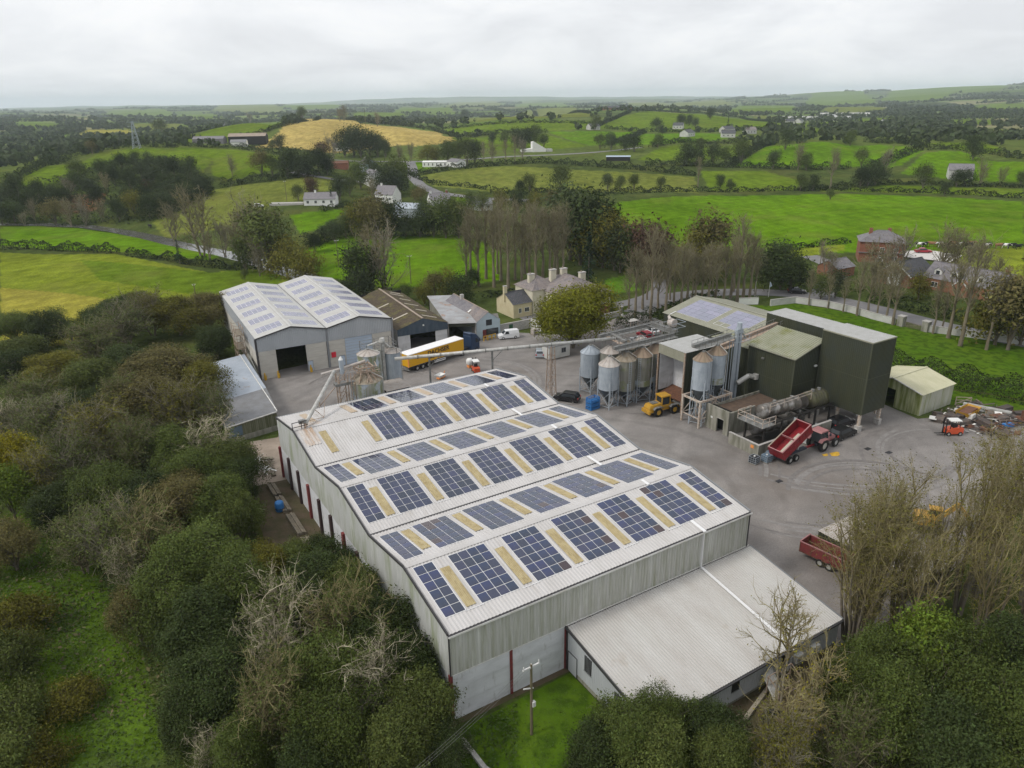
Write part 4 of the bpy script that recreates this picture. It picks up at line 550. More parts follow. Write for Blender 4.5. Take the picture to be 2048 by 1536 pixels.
# rooflights
def slope_pt(k, front, x, s, lift=0):
    """point on slope (k = span, front True for the side facing the camera), s metres up from its eave"""
    y = k*SP+s*math.cos(SL) if front else (k+1)*SP-s*math.cos(SL); z = EH+s*math.sin(SL); sg = -1 if front else 1
    return (x, y+sg*lift*math.sin(SL), z+lift*math.cos(SL))
for k in range(3):
    for fr in (True, False):
        m_ = 'rooflight' if not (k == 2 and not fr) else 'rooflight_pink'
        for j in range(6):
            x0 = 2.78+5.85*j; s0, s1 = (2.0, 7.25) if fr else (1.6, 7.0); y = MB(); A = Vector(slope_pt(k, fr, x0, s0, .07)); Bv = Vector(slope_pt(k, fr, x0, s1, .07))-A; nn = Vector((0, -math.sin(SL) if fr else math.sin(SL), math.cos(SL)))
            y.corr(A, (1,0,0), .96, Bv.normalized(), Bv.length, 0, .16, .035, nn); y.build('rooflight', m_, wh)
            if not (k == 2 and j == 0):
                MB().bar(slope_pt(k, fr, x0-.25, s0-.35, .06), slope_pt(k, fr, x0+1.55, s0-.35, .06), .05).build('conduit', 'rail', wh)
# solar arrays: rails as the part, every module a sub-part; the 288 largest in view one by one, the rest joined
PW, PH = .90, 1.02; pmesh = {}
def panel_mesh(m):
    if m not in pmesh:
        b = MB().box(-PW/2, PW/2, -PH/2, PH/2, 0, .035); me = bpy.data.meshes.new('solar_panel'); me.from_pydata(b.v, [], b.f); me.materials.append(MAT[m]); pmesh[m] = me
    return pmesh[m]
far = MB()
for k in range(3):
    for fr in (True, False):
        s0 = (1.74 if fr else 1.15)/math.cos(SL); sets = [(.62, 2)]+[(4.2+5.85*j, 4) for j in range(5)]+[(33.4, 2)]
        for q, (x0, nc) in enumerate(sets):
            if k == 2 and q < 2: continue
            rl = MB(); w = nc*.975
            for j in range(7): rl.bar(slope_pt(k, fr, x0, s0+j*1.115, .035), slope_pt(k, fr, x0+w, s0+j*1.115, .035), .07, .03)
            for j in range(nc+1): rl.bar(slope_pt(k, fr, x0+j*.975, s0, .036), slope_pt(k, fr, x0+j*.975, s0+6.69, .036), .05 if j != 2 else .11, .03)
            arr = rl.build('solar_array', 'rail', wh)
            for i in range(nc):
                for j in range(6):
                    c = slope_pt(k, fr, x0+(i+.5)*.975, s0+(j+.5)*1.115, .05)
                    if k == 0 or (k == 1 and False):
                        r_ = random.random(); mm = 'panel_deep' if r_ < .72 else ('panel_mid' if r_ < .955 else 'panel_red')
                        o = link('solar_panel', panel_mesh(mm), arr, c); o.rotation_euler.x = SL if fr else -SL
                    else:
                        ct, sn = math.cos(SL), math.sin(SL)*(1 if fr else -1)
                        far.add([(c[0]+dx*PW/2, c[1]+dy*PH/2*ct-dz*sn, c[2]+dy*PH/2*sn+dz*ct) for dz in (0,.035) for dx, dy in ((-1,-1),(1,-1),(1,1),(-1,1))], [(4,5,6,7),(0,1,5,4),(1,2,6,5),(2,3,7,6),(3,0,4,7)])
mat('panel_rest', (.022,.032,.070), .05, isl=.3, spec=.8)
tag(far.build('rear_solar_panels', 'panel_rest', wh), kind='stuff')
# bright cable tray over ridges and valleys, down the front and across the lean-to
TX = 29.1
for k in range(3):
    y = k*SP+HS; MB().bar((TX,y-.55,EH+RI+.05),(TX,y+.6,EH+RI+.12),.34,.07).build('cable_tray', 'rail', wh)
    if k: MB().bar((TX,k*SP-1.1,EH+.28),(TX,k*SP+1.6,EH+.32),.34,.07).build('cable_tray', 'rail', wh)
MB().bar((TX,-.34,EH+.12),(TX,1.7,EH+.38),.34,.07).build('cable_tray', 'rail', wh)
MB().bar((TX,-.16,EH+.05),(TX,-.16,4.95),.22,.12).build('cable_duct', 'rail', wh)
# stained sheets under the grain spout
m = MB(); A = Vector(slope_pt(2, True, .5, 4.6, .05)); m.corr(A, (1,0,0), 1.9, (0,math.cos(SL),math.sin(SL)), 4.3, 0, .36, .045, (0,-math.sin(SL),math.cos(SL))); m.build('stained_sheet', 'roof_stain', wh)
m = MB(); A = Vector(slope_pt(2, False, .6, 6.8, .05)); m.corr(A, (1,0,0), 3.4, (0,-math.cos(SL),math.sin(SL)), 2.0, 0, .36, .045, (0,math.sin(SL),math.cos(SL))); m.build('stained_sheet', 'roof_stain', wh)
for z in (.3, 1.15): pass
gr_ = MB()
for x in (-.1, 1.1): gr_.bar((x,44.3,10.6),(x,44.3,11.9),.09)
for z in (11.2, 11.85): gr_.bar((-.1,44.3,z),(2.0,44.4,z),.08)
gr_.build('roof_guard_rail', 'trim_dark', wh)
# lean-to in front
lt = thab('lean_to_shed', 'low lean-to with ribbed pale roof against the warehouse front', 'shed', 12.1, 0)
LW, LD, H1, H0 = 24.3, 11.7, 4.92, 3.15; sl2 = math.atan2(H1-H0, LD); n2 = (0,-math.sin(sl2),math.cos(sl2)); ll = math.hypot(LD, H1-H0)
mat('roof_lean', (.50,.49,.47), .55, 0, (.44,.42,.395), .5, st=(1,.3,1), c3=(.33,.28,.22), s3=.22, lo3=.62, hi3=.8)
MB().corr((-.15,-LD-.2,H0-.03), (1,0,0), LW+.3, (0,math.cos(sl2),math.sin(sl2)), ll+.05, 0, .30, .07, n2).build('roof', 'roof_lean', lt)
MB().corr((0,-.1,0), (0,-1,0), LD-.1, (0,0,1), lambda y: H1-.08-(y+.1)*(H1-H0)/LD, .55, .25, .03, (-1,0,0)).build('side_wall', 'clad_pale', lt)
MB().corr((0,-LD,0), (1,0,0), LW, (0,0,1), H0-.08, .4, .25, .03, (0,-1,0)).build('front_wall', 'clad_pale', lt)
MB().corr((LW,-LD,0), (0,1,0), LD-.1, (0,0,1), lambda y: H0-.08+y*(H1-H0)/LD, .0, .25, .03, (1,0,0)).build('side_wall', 'clad_pale', lt)
MB().box(.04, LW-.04, -LD+.06, -.12, 0, .55).build('plinth', 'concrete_dirty', lt)
MB().bar((-.2,-.05,H1+.0),(-.2,-LD-.22,H0-.02),.10,.3).build('verge_trim', 'trim_dark', lt)
MB().bar((LW+.2,-.05,H1+.0),(LW+.2,-LD-.22,H0-.02),.10,.2).build('verge_trim', 'trim_grey', lt)
MB().box(-.1, LW+.1, -LD-.40, -LD-.22, H0-.20, H0-.06).build('eave_gutter', 'trim_dark', lt)
MB().box(-.1, .06, -.3, -.06, 0, H1).build('corner_post', 'trim_dark', lt)
MB().box(-.2, LW+.1, -.05, .0, H1-.0, H1+.13).build('flashing', 'flash_white', lt)
def win_slot(y0, y1, z0, z1):
    w = MB().box(-.06, .02, y0, y1, z0, z1).build('window', 'interior', lt); f = MB()
    for q in np.linspace(y0+.12, y1-.12, 5): f.box(-.09, -.065, q-.02, q+.02, z0, z1)
    f.box(-.10, -.065, y0-.06, y1+.06, z0-.08, z0); f.build('window_bars', 'trim_grey', w)
win_slot(-3.9, -2.9, 2.0, 3.7); win_slot(-8.2, -7.2, 1.6, 3.0)
for x in (9.5, 16.0):
    w = MB().box(x, x+.95, -LD-.06, -LD+.02, 1.55, 2.75).build('window', 'interior', lt); MB().box(x-.06, x+1.01, -LD-.09, -LD-.062, 1.47, 1.55).build('sill', 'trim_grey', w)
dr = MB().box(-.055, -.0, -1.75, -.45, .1, 2.3).build('door', 'clad_pale', lt); f = MB(); f.box(-.09,-.056,-1.82,-1.75,.1,2.37); f.box(-.09,-.056,-.45,-.38,.1,2.37); f.box(-.09,-.056,-1.82,-.38,2.3,2.37); f.build('door_frame', 'trim_dark', dr)
MB().bar((TX-12.1,-.3,H1+.15),(TX-12.1,-LD-.3,H0+.15),.30,.08).build('cable_tray', 'rail', lt)
MB().bar((TX-12.1,-LD-.5,H0),(TX-12.1,-LD-.12,.5),.16,.1).build('cable_duct', 'rail', lt)
for i, x in enumerate((17.6, 19.9)):
    b_ = MB().box(x, x+1.0, -LD-.55, -LD-.1, 1.2, 2.0).build('air_conditioner', 'plastic_white', lt); MB().cyl((x+.35,-LD-.56,1.6),(x+.35,-LD-.58,1.6),.3,.3,14).build('fan_grille', 'trim_grey', b_)
fr_ = MB()
for x in (13.2, 14.7, 16.3):
    fr_.bar((x,-LD-.9,0),(x,-LD-.9,2.2),.08); fr_.bar((x,-LD-2.2,0),(x,-LD-2.2,1.4),.08); fr_.bar((x,-LD-.9,2.2),(x,-LD-2.2,1.4),.06)
for y, z in ((-.9,2.2),(-.9,1.1),(-2.2,1.4),(-2.2,.7)): fr_.bar((13.2,-LD+y,z),(16.3,-LD+y,z),.07)
tag(fr_.build('steel_rack', 'steel_rust', None, loc=(*ab(12.1,0),0), rz=TH), 'rusty steel pipe rack along the lean-to front wall', 'rack')
# grain auger leaning from the tower down to the roof ridge
au = thing('grain_auger', 'long sloping grain auger pipe reaching down to the warehouse roof ridge', 'conveyor', (*ab(1.7,44.6),10.9), TH)
d_ = Vector((8.3, 12.2, 2.3)); MB().tube([(0,0,.35), tuple(d_)], .26, 12).build('tube', 'pipe_pale', au, True)
MB().cyl((0,0,.35),(-.15,-.3,-.05),.22,.16,10).build('spout', 'steel_rust', au)
MB().obox((-.35,.1,.75),(.9,.5,.45)).build('motor', 'steel_grey', au)
b = MB(); b.bar((2.2,3.2,.85),(3.2,2.3,-.3),.07); b.bar((3.2,2.3,-.3),(5.6,8.2,1.7),.06); b.bar((0.6,.9,.3),(3.2,2.3,-.3),.06); b.build('brace', 'steel_rust', au)
# ------------------------------------------------------------------ twin-gable shed with solar panels
ls = thing('twin_gable_shed', 'grey twin gabled shed with open doorway and solar strips on its roof', 'shed', (-49.23,134.75,0), .50)
lw, ld, lh, lr = 13.8, 43.4, 8.42, 1.48; s3 = math.atan2(lr, lw/2); sl3 = math.hypot(lr, lw/2)
mat('roof_shed', (.50,.50,.48), .55, 0, (.44,.43,.41), .5, st=(.3,1,1))
def ltop(x): k = x % lw; return lh+lr*(1-abs(k-lw/2)/(lw/2))
pm_l = {}
for k in range(2):
    x0 = k*lw
    for s in (0, 1):
        xs_ = x0 if s == 0 else x0+lw; sg = 1 if s == 0 else -1; n3 = Vector((-sg*math.sin(s3), 0, math.cos(s3))); u3 = Vector((sg*math.cos(s3), 0, math.sin(s3)))
        m = MB(); m.corr((xs_,-.3,lh), (0,1,0), ld+.6, u3, sl3, 0, .5, .05, n3); m.build('roof_slope', 'roof_shed', ls)
        for j in range(6):
            y0 = 2.2+j*6.9; rl = MB(); B0 = Vector((xs_, y0, lh))
            for q in range(3): rl.bar(B0+u3*1.0+Vector((0,q*1.8,0))+n3*.05, B0+u3*6.1+Vector((0,q*1.8,0))+n3*.05, .10, .04)
            for q in range(6): rl.bar(B0+u3*(1.0+q*1.02)+n3*.04, B0+u3*(1.0+q*1.02)+Vector((0,3.6,0))+n3*.04, .07, .04)
            ar = rl.build('solar_array', 'rail', ls)
            for a_ in range(5):
                for b_ in range(2):
                    if 'p' not in pm_l:
                        bb = MB().box(-.47,.47,-.85,.85,0,.04); pm_l['p'] = bpy.data.meshes.new('solar_panel'); pm_l['p'].from_pydata(bb.v, [], bb.f); pm_l['p'].materials.append(MAT['panel_sky_sheen'])
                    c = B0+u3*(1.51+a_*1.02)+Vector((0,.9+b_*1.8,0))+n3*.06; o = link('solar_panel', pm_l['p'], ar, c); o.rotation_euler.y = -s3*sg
    MB().bar((x0+lw/2,-.3,lh+lr+.05),(x0+lw/2,ld+.3,lh+lr+.05),.5,.06).build('ridge_cap', 'roof_shed', ls)
    for s in (0, 1): MB().bar((x0+s*lw/2,-.34,lh+lr*s+.02),(x0+(s+1)*lw/2,-.34,lh+lr*(1-s)+.02),.10,.24).build('verge_trim', 'trim_dark', ls)
    MB().corr((x0+(.12 if k else 0),0,0), (1,0,0), lw-.12, (0,0,1), lambda x: ltop(x+.001+k*.12)-.05, 5.7, .36, .035, (0,-1,0)).build('gable_cladding', 'clad_grey', ls)
    for q in range(6):
        z0 = q*.95
        MB().box(x0+.25, x0+3.55, .05, .25, z0+.01, z0+.94).build('wall_panel', 'shed_wall', ls); MB().box(x0+9.4, x0+lw-.25, .05, .25, z0+.01, z0+.94).build('wall_panel', 'shed_wall', ls)
MB().box(lw-.14, lw+.14, -.3, ld+.3, lh-.1, lh+.06).build('valley_gutter', 'trim_dark', ls)
for x in (0, lw, 2*lw): MB().box(x-.18, x+.18, -.12, .2, 0, lh-.05).build('stanchion', 'trim_dark' if x < 1 else 'trim_grey', ls)
dm = MB()
dd = MB().box(lw+3.6, lw+9.35, .12, .2, 0, 5.7).build('roller_door', 'door_blue', ls)
sl_ = MB()
for q in range(9): sl_.box(lw+3.6, lw+9.35, .08, .118, .3+q*.6, .36+q*.6)
sl_.build('slat_ribs', 'clad_grey', dd)
MB().corr((0,ld,0), (0,-1,0), ld-.2, (0,0,1), lh-.02, 5.6, .36, .03, (-1,0,0)).build('side_cladding', 'clad_grey', ls)
for q in range(7): MB().box(.02, .2, .3+q*6.15, 6.3+q*6.15, 0, 5.6).build('wall_panel', 'shed_wall', ls)
MB().corr((2*lw,0,0), (0,1,0), ld, (0,0,1), lh-.02, 0, .36, .03, (1,0,0)).build('side_cladding', 'clad_grey', ls)
MB().corr((2*lw,ld,0), (-1,0,0), 2*lw, (0,0,1), lambda x: ltop(2*lw-x-.001), 0, .36, .03, (0,1,0)).build('rear_cladding', 'clad_grey', ls)
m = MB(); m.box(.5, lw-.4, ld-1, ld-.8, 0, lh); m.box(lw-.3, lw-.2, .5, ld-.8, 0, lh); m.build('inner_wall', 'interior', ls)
for x in (9.5, lw+2.3): w_ = MB().box(x, x+.95, -.02, .045, .05, 2.15).build('door', 'door_blue', ls); f = MB(); f.box(x-.07,x,-.05,.045,0,2.22); f.box(x+.95,x+1.02,-.05,.045,0,2.22); f.box(x-.07,x+1.02,-.05,.045,2.15,2.22); f.build('door_frame', 'trim_grey', w_)
MB().box(lw+.55, lw+1.45, -.12, .045, 2.1, 3.2).build('hose_box', 'safety_red', ls)
def lsp(x, y): c, s = math.cos(.5), math.sin(.5); return (-49.23+c*x-s*y, 134.75+s*x+c*y, .05)
for lab, x in (('yellow bollard at the left corner of the twin gabled shed', .75), ('yellow bollard left of the dark open doorway', 3.3), ('yellow bollard right of the dark open doorway', 9.75)):
    t = thing('bollard', lab, 'bollard', lsp(x, -.75)); MB().cyl((0,0,0),(0,0,1.5),.13,.13,10).build('post', 'yellow_paint', t); MB().obox((0,.15,.5),(.5,.15,.9)).build('guard_plate', 'yellow_paint', t)
sc_ = thing('scaffold_tower', 'rusty scaffold tower with boards on the left side of the twin gabled shed', 'scaffold', lsp(-1.2, 9), .5)
m = MB()
for x in (-.9, .55):
    for y in (0, 2.6, 5.2): m.bar((x,y,0),(x,y,8.6),.1)
    for z in (1.2,2.6,4,5.4,6.8,8.2): m.bar((x,0,z),(x,5.2,z),.08)
for y in (0, 2.6, 5.2):
    for z in (1.2,2.6,4,5.4,6.8,8.2): m.bar((-.9,y,z),(.55,y,z),.08)
m.bar((-.9,0,1.2),(-.9,5.2,5.4),.08); m.bar((-.9,5.2,1.2),(-.9,0,5.4),.08); m.build('poles', 'steel_rust', sc_)
for z in (6.9, 4.1): MB().box(-.85,.5,.1,5.1,z,z+.07).build('boards', 'wood_old', sc_)
# ------------------------------------------------------------------ brown-roofed store with blue gable
bsd = thing('fibre_cement_store', 'mossy brown roofed store with a dark blue gable and open front', 'shed', (-24.3,150.6,0), .47)
bw, bl, bh, br = 11.4, 30, 5.1, 1.75
def roof2(parent, w, l, h, r, m, y0=-.3, ov=.3, pitch=.3, dep=.05, nm='roof_slope'):
    a_ = math.atan2(r, w/2); L_ = math.hypot(r, w/2)+ov
    for s in (0, 1):
        sg = 1 if s == 0 else -1; u_ = Vector((sg*math.cos(a_), 0, math.sin(a_))); n_ = Vector((-sg*math.sin(a_), 0, math.cos(a_))); o_ = Vector((0 if s == 0 else w, y0, h))-u_*ov
        MB().corr(o_, (0,1,0), l-2*y0, u_, L_, 0, pitch, dep, n_).build(nm, m, parent)
    return a_
a4 = roof2(bsd, bw, bl, bh, br, 'asbestos')
MB().bar((bw/2,-.3,bh+br+.05),(bw/2,bl+.3,bh+br+.05),.45,.1).build('ridge_cap', 'pad_tan', bsd)
for q, (y, s) in enumerate(((3,1),(9,1),(14.5,1),(20,1),(25,1),(27.5,1),(6,0),(17,0))):
    sg = 1 if s == 0 else -1; u_ = Vector((sg*math.cos(a4),0,math.sin(a4))); n_ = Vector((-sg*math.sin(a4),0,math.cos(a4))); o_ = Vector((0 if s == 0 else bw, y, bh))+u_*1.2+n_*.06; MB().corr(o_, (0,1,0), .55, u_, 2.8 if q % 2 else 3.6, 0, .27, .03, n_).build('rooflight', 'hay', bsd)
MB().corr((-.1,-.1,0), (1,0,0), bw+.2, (0,0,1), lambda x: bh-.05+br*(1-abs(x-.1-bw/2)/(bw/2)), 3.55, .3, .04, (0,-1,0)).build('gable_cladding', 'blue_clad', bsd)
MB().box(-.05, 2.7, 0, .2, 0, 3.55).build('wall_panel', 'concrete_lower', bsd); MB().box(8.6, bw, 0, .2, 0, 3.55).build('wall_panel', 'concrete_lower', bsd)
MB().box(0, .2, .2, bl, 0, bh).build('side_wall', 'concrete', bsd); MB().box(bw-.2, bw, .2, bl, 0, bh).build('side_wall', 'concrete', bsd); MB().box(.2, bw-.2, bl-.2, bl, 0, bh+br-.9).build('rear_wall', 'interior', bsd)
MB().obox((bw/2+.1,-.25,bh+.2),(.3,.2,.3)).build('flood_lamp', 'lamp_clear', bsd)
# ------------------------------------------------------------------ tin roofed lean-to store between them
gs = thing('tin_roof_store', 'patchy rusted tin roofed open store beside the blue gable', 'shed', (-14.2,157,0), 0)
MB().corr((0.2,-.5,4.5), Vector((-6.8,24.4,0)).normalized(), 26, Vector((6.3,0,.1)).normalized(), 6.5, -.3, .3, .04, (0,0,1)).build('roof', 'tin_roof', gs)
m = MB(); m.box(.1,.3,.2,.5,0,4.4); m.box(6.2,6.4,.2,.5,0,4.4); m.build('post', 'concrete', gs)
m = MB(); m.slab([(-6.6,24.4,4.3),(-.3,24.2,4.3),(-.5,24.0,4.3),(-6.6,24.1,4.3)],4.3); m.build('rear_wall', 'interior', gs)
MB().box(.3, 6.2, .05, .2, 3.6, 4.4).build('fascia', 'green_dark', gs)
MB().quad((.2,.3,0),(-6.4,24,0),(-6.4,24,4.4),(.2,.3,4.4)).build('side_wall', 'concrete_dirty', gs); MB().quad((6.2,.3,0),(-.4,24,0),(-.4,24,4.4),(6.2,.3,4.4)).build('side_wall', 'concrete', gs)
# ------------------------------------------------------------------ generic house parts
def window(p, x, z, w, h, y=0., ax='x', fm='white_wall', sgn=-1):
    """recess pane with frame on a wall; ax 'x': wall faces -y at y, ax 'y': wall faces -x at x=y"""
    def B(u0,u1,d0,d1,z0,z1): return (u0,u1,y+sgn*d1,y+sgn*d0,z0,z1) if ax == 'x' else (y+sgn*d1,y+sgn*d0,u0,u1,z0,z1)
    def nb(m,*a): t = list(B(*a)); 
    f = MB()
    for a_ in ((x-w/2-.07,x+w/2+.07,.0,.09,z-.09,z),(x-w/2-.07,x+w/2+.07,.0,.07,z+h,z+h+.07),(x-w/2-.07,x-w/2,.0,.07,z,z+h),(x+w/2,x+w/2+.07,.0,.07,z,z+h),(x-.03,x+.03,.0,.06,z,z+h)):
        t = list(B(*a_)); t[0:2] = sorted(t[0:2]); t[2:4] = sorted(t[2:4]); f.box(*t)
    o = f.build('window', fm, p); t = list(B(x-w/2,x+w/2,.0,.035,z,z+h)); t[0:2] = sorted(t[0:2]); t[2:4] = sorted(t[2:4]); MB().box(*t).build('pane', 'glass', o); return o
def slates(p, o_, u_, L, v_, T, n_, m, rows=14, nm='roof_slope'):
    """stepped slate courses on one slope"""
    o_, u_, v_, n_ = map(Vector, (o_, u_, v_, n_)); b = MB(); d = T/rows
    for r_ in range(rows):
        P0 = o_+v_*(r_*d)+n_*.05; P1 = o_+v_*((r_+1.12)*d)+n_*.012; q = max(2, round(L/.9)); off = (r_ % 2)*.45
        xs_ = [0]+[min(L, max(0, (i+.5)*L/q+off-.2)) for i in range(q-1)]+[L]
        for i in range(len(xs_)-1): b.quad(P0+u_*xs_[i], P0+u_*(xs_[i+1]-.02), P1+u_*(xs_[i+1]-.02), P1+u_*xs_[i])
    return b.build(nm, m, p)
def gable_house(name, label, cat, loc, rz, w, d, h, r, wm, rm, wins=(), chim=(), rows=10, door=None, ov=.25, group=None, fm='white_wall'):
    """ridge along x (length w), depth d in y; front at y=0"""
    t = thing(name, label, cat, loc, rz, group)
    b = MB(); b.add([(0,0,-1.5),(w,0,-1.5),(w,d,-1.5),(0,d,-1.5),(0,0,h),(w,0,h),(w,d,h),(0,d,h),(0,d/2,h+r),(w,d/2,h+r)], [(0,1,5,4),(2,3,7,6),(1,2,6,9,5),(3,0,4,8,7),(3,2,1,0)]); b.build('wall', wm, t)
    an = math.atan2(r, d/2); T = math.hypot(r, d/2)+ov
    for s in (1, -1):
        v_ = Vector((0, s*math.cos(an), math.sin(an))); n_ = Vector((0, -s*math.sin(an), math.cos(an))); o_ = Vector((-ov, 0 if s == 1 else d, h))-v_*ov
        if rows > 6: slates(t, o_, (1,0,0), w+2*ov, v_, T, n_, rm, rows)
        else: MB().slab([o_+n_*.08, o_+n_*.08+Vector((w+2*ov,0,0)), o_+n_*.08+Vector((w+2*ov,0,0))+v_*T, o_+n_*.08+v_*T], .12).build('roof_slope', rm, t)
    MB().bar((-ov,d/2,h+r+.1),(w+ov,d/2,h+r+.1),.25,.1).build('ridge_tiles', rm, t)
    for x, y, hh, cm in chim: c = MB().box(x-.45,x+.45,y-.3,y+.3,h,h+r+hh).build('chimney', cm, t); MB().box(x-.52,x+.52,y-.37,y+.37,h+r+hh,h+r+hh+.15).build('chimney_cap', 'concrete', c)
    for q in wins: window(t, *q[:4], **(q[4] if len(q) > 4 else {}), fm=fm)
    if door: MB().box(door[0]-.45,door[0]+.45,-.05,-.003,0,2.05).build('door', door[1], t)
    return t
def hip(p, x0, x1, y0, y1, z, r, m, ov=.35):
    x0, x1, y0, y1 = x0-ov, x1+ov, y0-ov, y1+ov; w, d = x1-x0, y1-y0
    if w >= d: R0, R1 = (x0+d/2, y0+d/2, z+r), (x1-d/2, y0+d/2, z+r)
    else: R0, R1 = (x0+w/2, y0+w/2, z+r), (x0+w/2, y1-w/2, z+r)
    A, B_, C, D = (x0,y0,z),(x1,y0,z),(x1,y1,z),(x0,y1,z); b = MB()
    fs = [(A,B_,R1,R0),(B_,C,R1),(C,D,R0,R1),(D,A,R0)] if w >= d else [(A,B_,R0),(B_,C,R1,R0),(C,D,R1),(D,A,R0,R1)]
    for f in fs:                                                       # courses
        lo0, lo1 = Vector(f[0]), Vector(f[1]); hi = [Vector(q) for q in f[2:]]; h1, h0 = (hi[0], hi[-1]); k = 12; nrm = (lo1-lo0).cross(h0-lo0).normalized()
        for i in range(k):
            t0, t1 = i/k, min(1, (i+1.1)/k); q = max(3, int((lo1-lo0).length/1.1)); a0, a1, c0, c1 = lo0.lerp(h0,t0)+nrm*.05, lo1.lerp(h1,t0)+nrm*.05, lo0.lerp(h0,t1)+nrm*.012, lo1.lerp(h1,t1)+nrm*.012
            for j in range(q): b.quad(a0.lerp(a1,j/q), a0.lerp(a1,(j+.97)/q), c0.lerp(c1,(j+.97)/q), c0.lerp(c1,j/q))
    o = b.build('roof', m, p); e = MB()
    for s_, t_ in ((A,R0),(B_,R1 if w >= d else R0),(C,R1),(D,R0 if w >= d else R1),(R0,R1)):
        e.bar(Vector(s_)+Vector((0,0,.06)), Vector(t_)+Vector((0,0,.06)), .2, .08)
    e.build('hip_tiles', m, o); return o
# pale blue office house
gy_ = dict(y=0)
ph = thing('blue_office', 'pale blue rendered two storey office with slate roof', 'house', (-7.78,158.52,0), .48)
pw, pl_, phh, pr = 5.94, 19.4, 4.1, 1.95
b = MB(); b.add([(0,0,0),(pw,0,0),(pw,pl_,0),(0,pl_,0),(0,0,phh),(pw,0,phh),(pw,pl_,phh),(0,pl_,phh),(pw/2,0,phh+pr),(pw/2,pl_,phh+pr)], [(0,1,5,8,4),(1,2,6,5),(2,3,7,9,6),(3,0,4,7)]); b.build('wall', 'pale_blue', ph)
an = math.atan2(pr, pw/2); T_ = math.hypot(pr, pw/2)+.2
for s in (1, -1):
    v_ = Vector((s*math.cos(an),0,math.sin(an))); o_ = Vector((0 if s == 1 else pw, -.12, phh))-v_*.2; n_ = Vector((-s*math.sin(an),0,math.cos(an)))
    slates(ph, o_, (0,1,0), 7.5, v_, T_, n_, 'slate_brown', 11); slates(ph, o_+Vector((0,7.5,0)), (0,1,0), pl_-7.3, v_, T_, n_, 'slate', 11)
MB().bar((pw/2,-.15,phh+pr+.1),(pw/2,pl_+.1,phh+pr+.1),.25,.1).build('ridge_tiles', 'pad_tan', ph)
MB().box(pw/2-.4,pw/2+.4,14,14.7,phh+pr-.6,phh+pr+1.0).build('chimney', 'concrete', ph)
MB().obox((1.2,6.2,phh+1.05),(.9,.6,.06),0,-an).build('rooflight', 'plastic_white', ph)
window(ph, 3.1, 3.1, 1.3, 1.15, fm='interior'); w_ = window(ph, 3.9, .75, 2.9, 1.35, fm='interior')
MB().box(1.5,2.35,-.06,-.003,.1,2.1).build('door', 'maroon', ph)
# cream house
yh = thab('cream_house', 'large cream rendered house with hipped slate roof and four chimneys', 'house', 71, 94.6)
m = MB(); m.box(5.4,13.5,9.9,18,0,6.2); m.box(9,22,.0,17.4,0,5.8); m.build('wall', 'pale_cream', yh)
MB().box(21.9,22.03,-.03,17.5,0,2.9).build('brick_plinth', 'brick_tan', yh); MB().box(8.97,22.03,-.03,.0,0,2.9).build('brick_plinth', 'brick_tan', yh)
MB().box(8.95,22.06,-.08,17.5,2.9,3.05).build('string_course', 'white_wall', yh)
hip(yh, 5.4,13.5,9.9,18,6.2,2.6,'slate_brown'); hip(yh, 9,22,0,17.4,5.82,3.4,'slate_brown')
for x, y, z in ((7.6,14,9.3),(12.5,11.5,10.3),(15.5,11,10.3),(18.0,6.5,9.8)): c = MB().box(x-.8,x+.8,y-.5,y+.5,6,z).build('chimney', 'pale_cream', yh); MB().box(x-.9,x+.9,y-.6,y+.6,z,z+.2).build('chimney_cap', 'concrete', c); MB().cyl((x-.3,y,z+.2),(x-.3,y,z+.6),.16,.14,8).build('chimney_pot', 'pad_tan', c)
for x in (19.6, 13.0): window(yh, x, 3.7, 1.1, 1.5, y=0)
for y in (3, 8, 13): window(yh, y, 3.7, 1.0, 1.5, y=22, ax='y', sgn=1)
ye = gable_house('house_wing', 'small cream gabled wing with dark slate roof beside the large cream house', 'house', (*ab(70.7,104.4),0), TH, 5.35, 8.2, 3.57, 2.16, 'cream_wall', 'slate_dark', wins=[(1.9,1.2,.7,1.1),(3.9,1.3,1.2,1.0)], chim=[(.1,4.1,1.6,'cream_wall')])
# garden and yard walls
def wall(label, pts, h, w, m, cap='concrete', name='wall', world=False):
    t = thing(name, label, 'wall', (*(pts[0] if world else ab(*pts[0])), 0)); X0 = Vector((*(pts[0] if world else ab(*pts[0])), 0)); b, c = MB(), MB()
    for p, q in zip(pts[:-1], pts[1:]):
        P = [Vector((*(k if world else ab(*k)), 0))-X0 for k in (p, q)]; b.bar(P[0]+Vector((0,0,h/2)), P[1]+Vector((0,0,h/2)), w, h); c.bar(P[0]+Vector((0,0,h+.05)), P[1]+Vector((0,0,h+.05)), w+.1, .1)
    b.build('wall_body', m, t); c.build('coping', cap, t); return t
gw = wall('grey block garden wall with green door beside the pale blue office', [(61.6,95.6),(70,95.6)], 2.1, .25, 'concrete'); 
MB().obox((2.9*EX+.05,2.9*EY-.15,.9),(1.0,.08,1.8),TH).build('door', 'gate_green', gw)
wall('short white outhouse wall beside the big round tree', [(70,95.6),(70.3,91.5)], 2.2, .3, 'white_wall')
wall('low grey wall by the gate pillar under the cream house', [(84.5,91.2),(93.5,91.5)], 1.3, .3, 'concrete')
wp = thab('gate_pillar', 'white and grey gate pillar beside the entrance lane', 'pillar', 93.9, 91.4); MB().box(-.35,.35,-.35,.35,0,2.3).build('shaft', 'concrete_dirty', wp); MB().box(-.45,.45,-.45,.45,2.3,2.5).build('cap', 'concrete', wp); MB().obox((.1,-.55,.35),(.5,.2,.7)).build('stone', 'white_wall', wp)
LWALL = [(131.5,77),(139.2,75.4),(142.3,68),(142.9,61.8),(142,55),(141.9,49.4)]
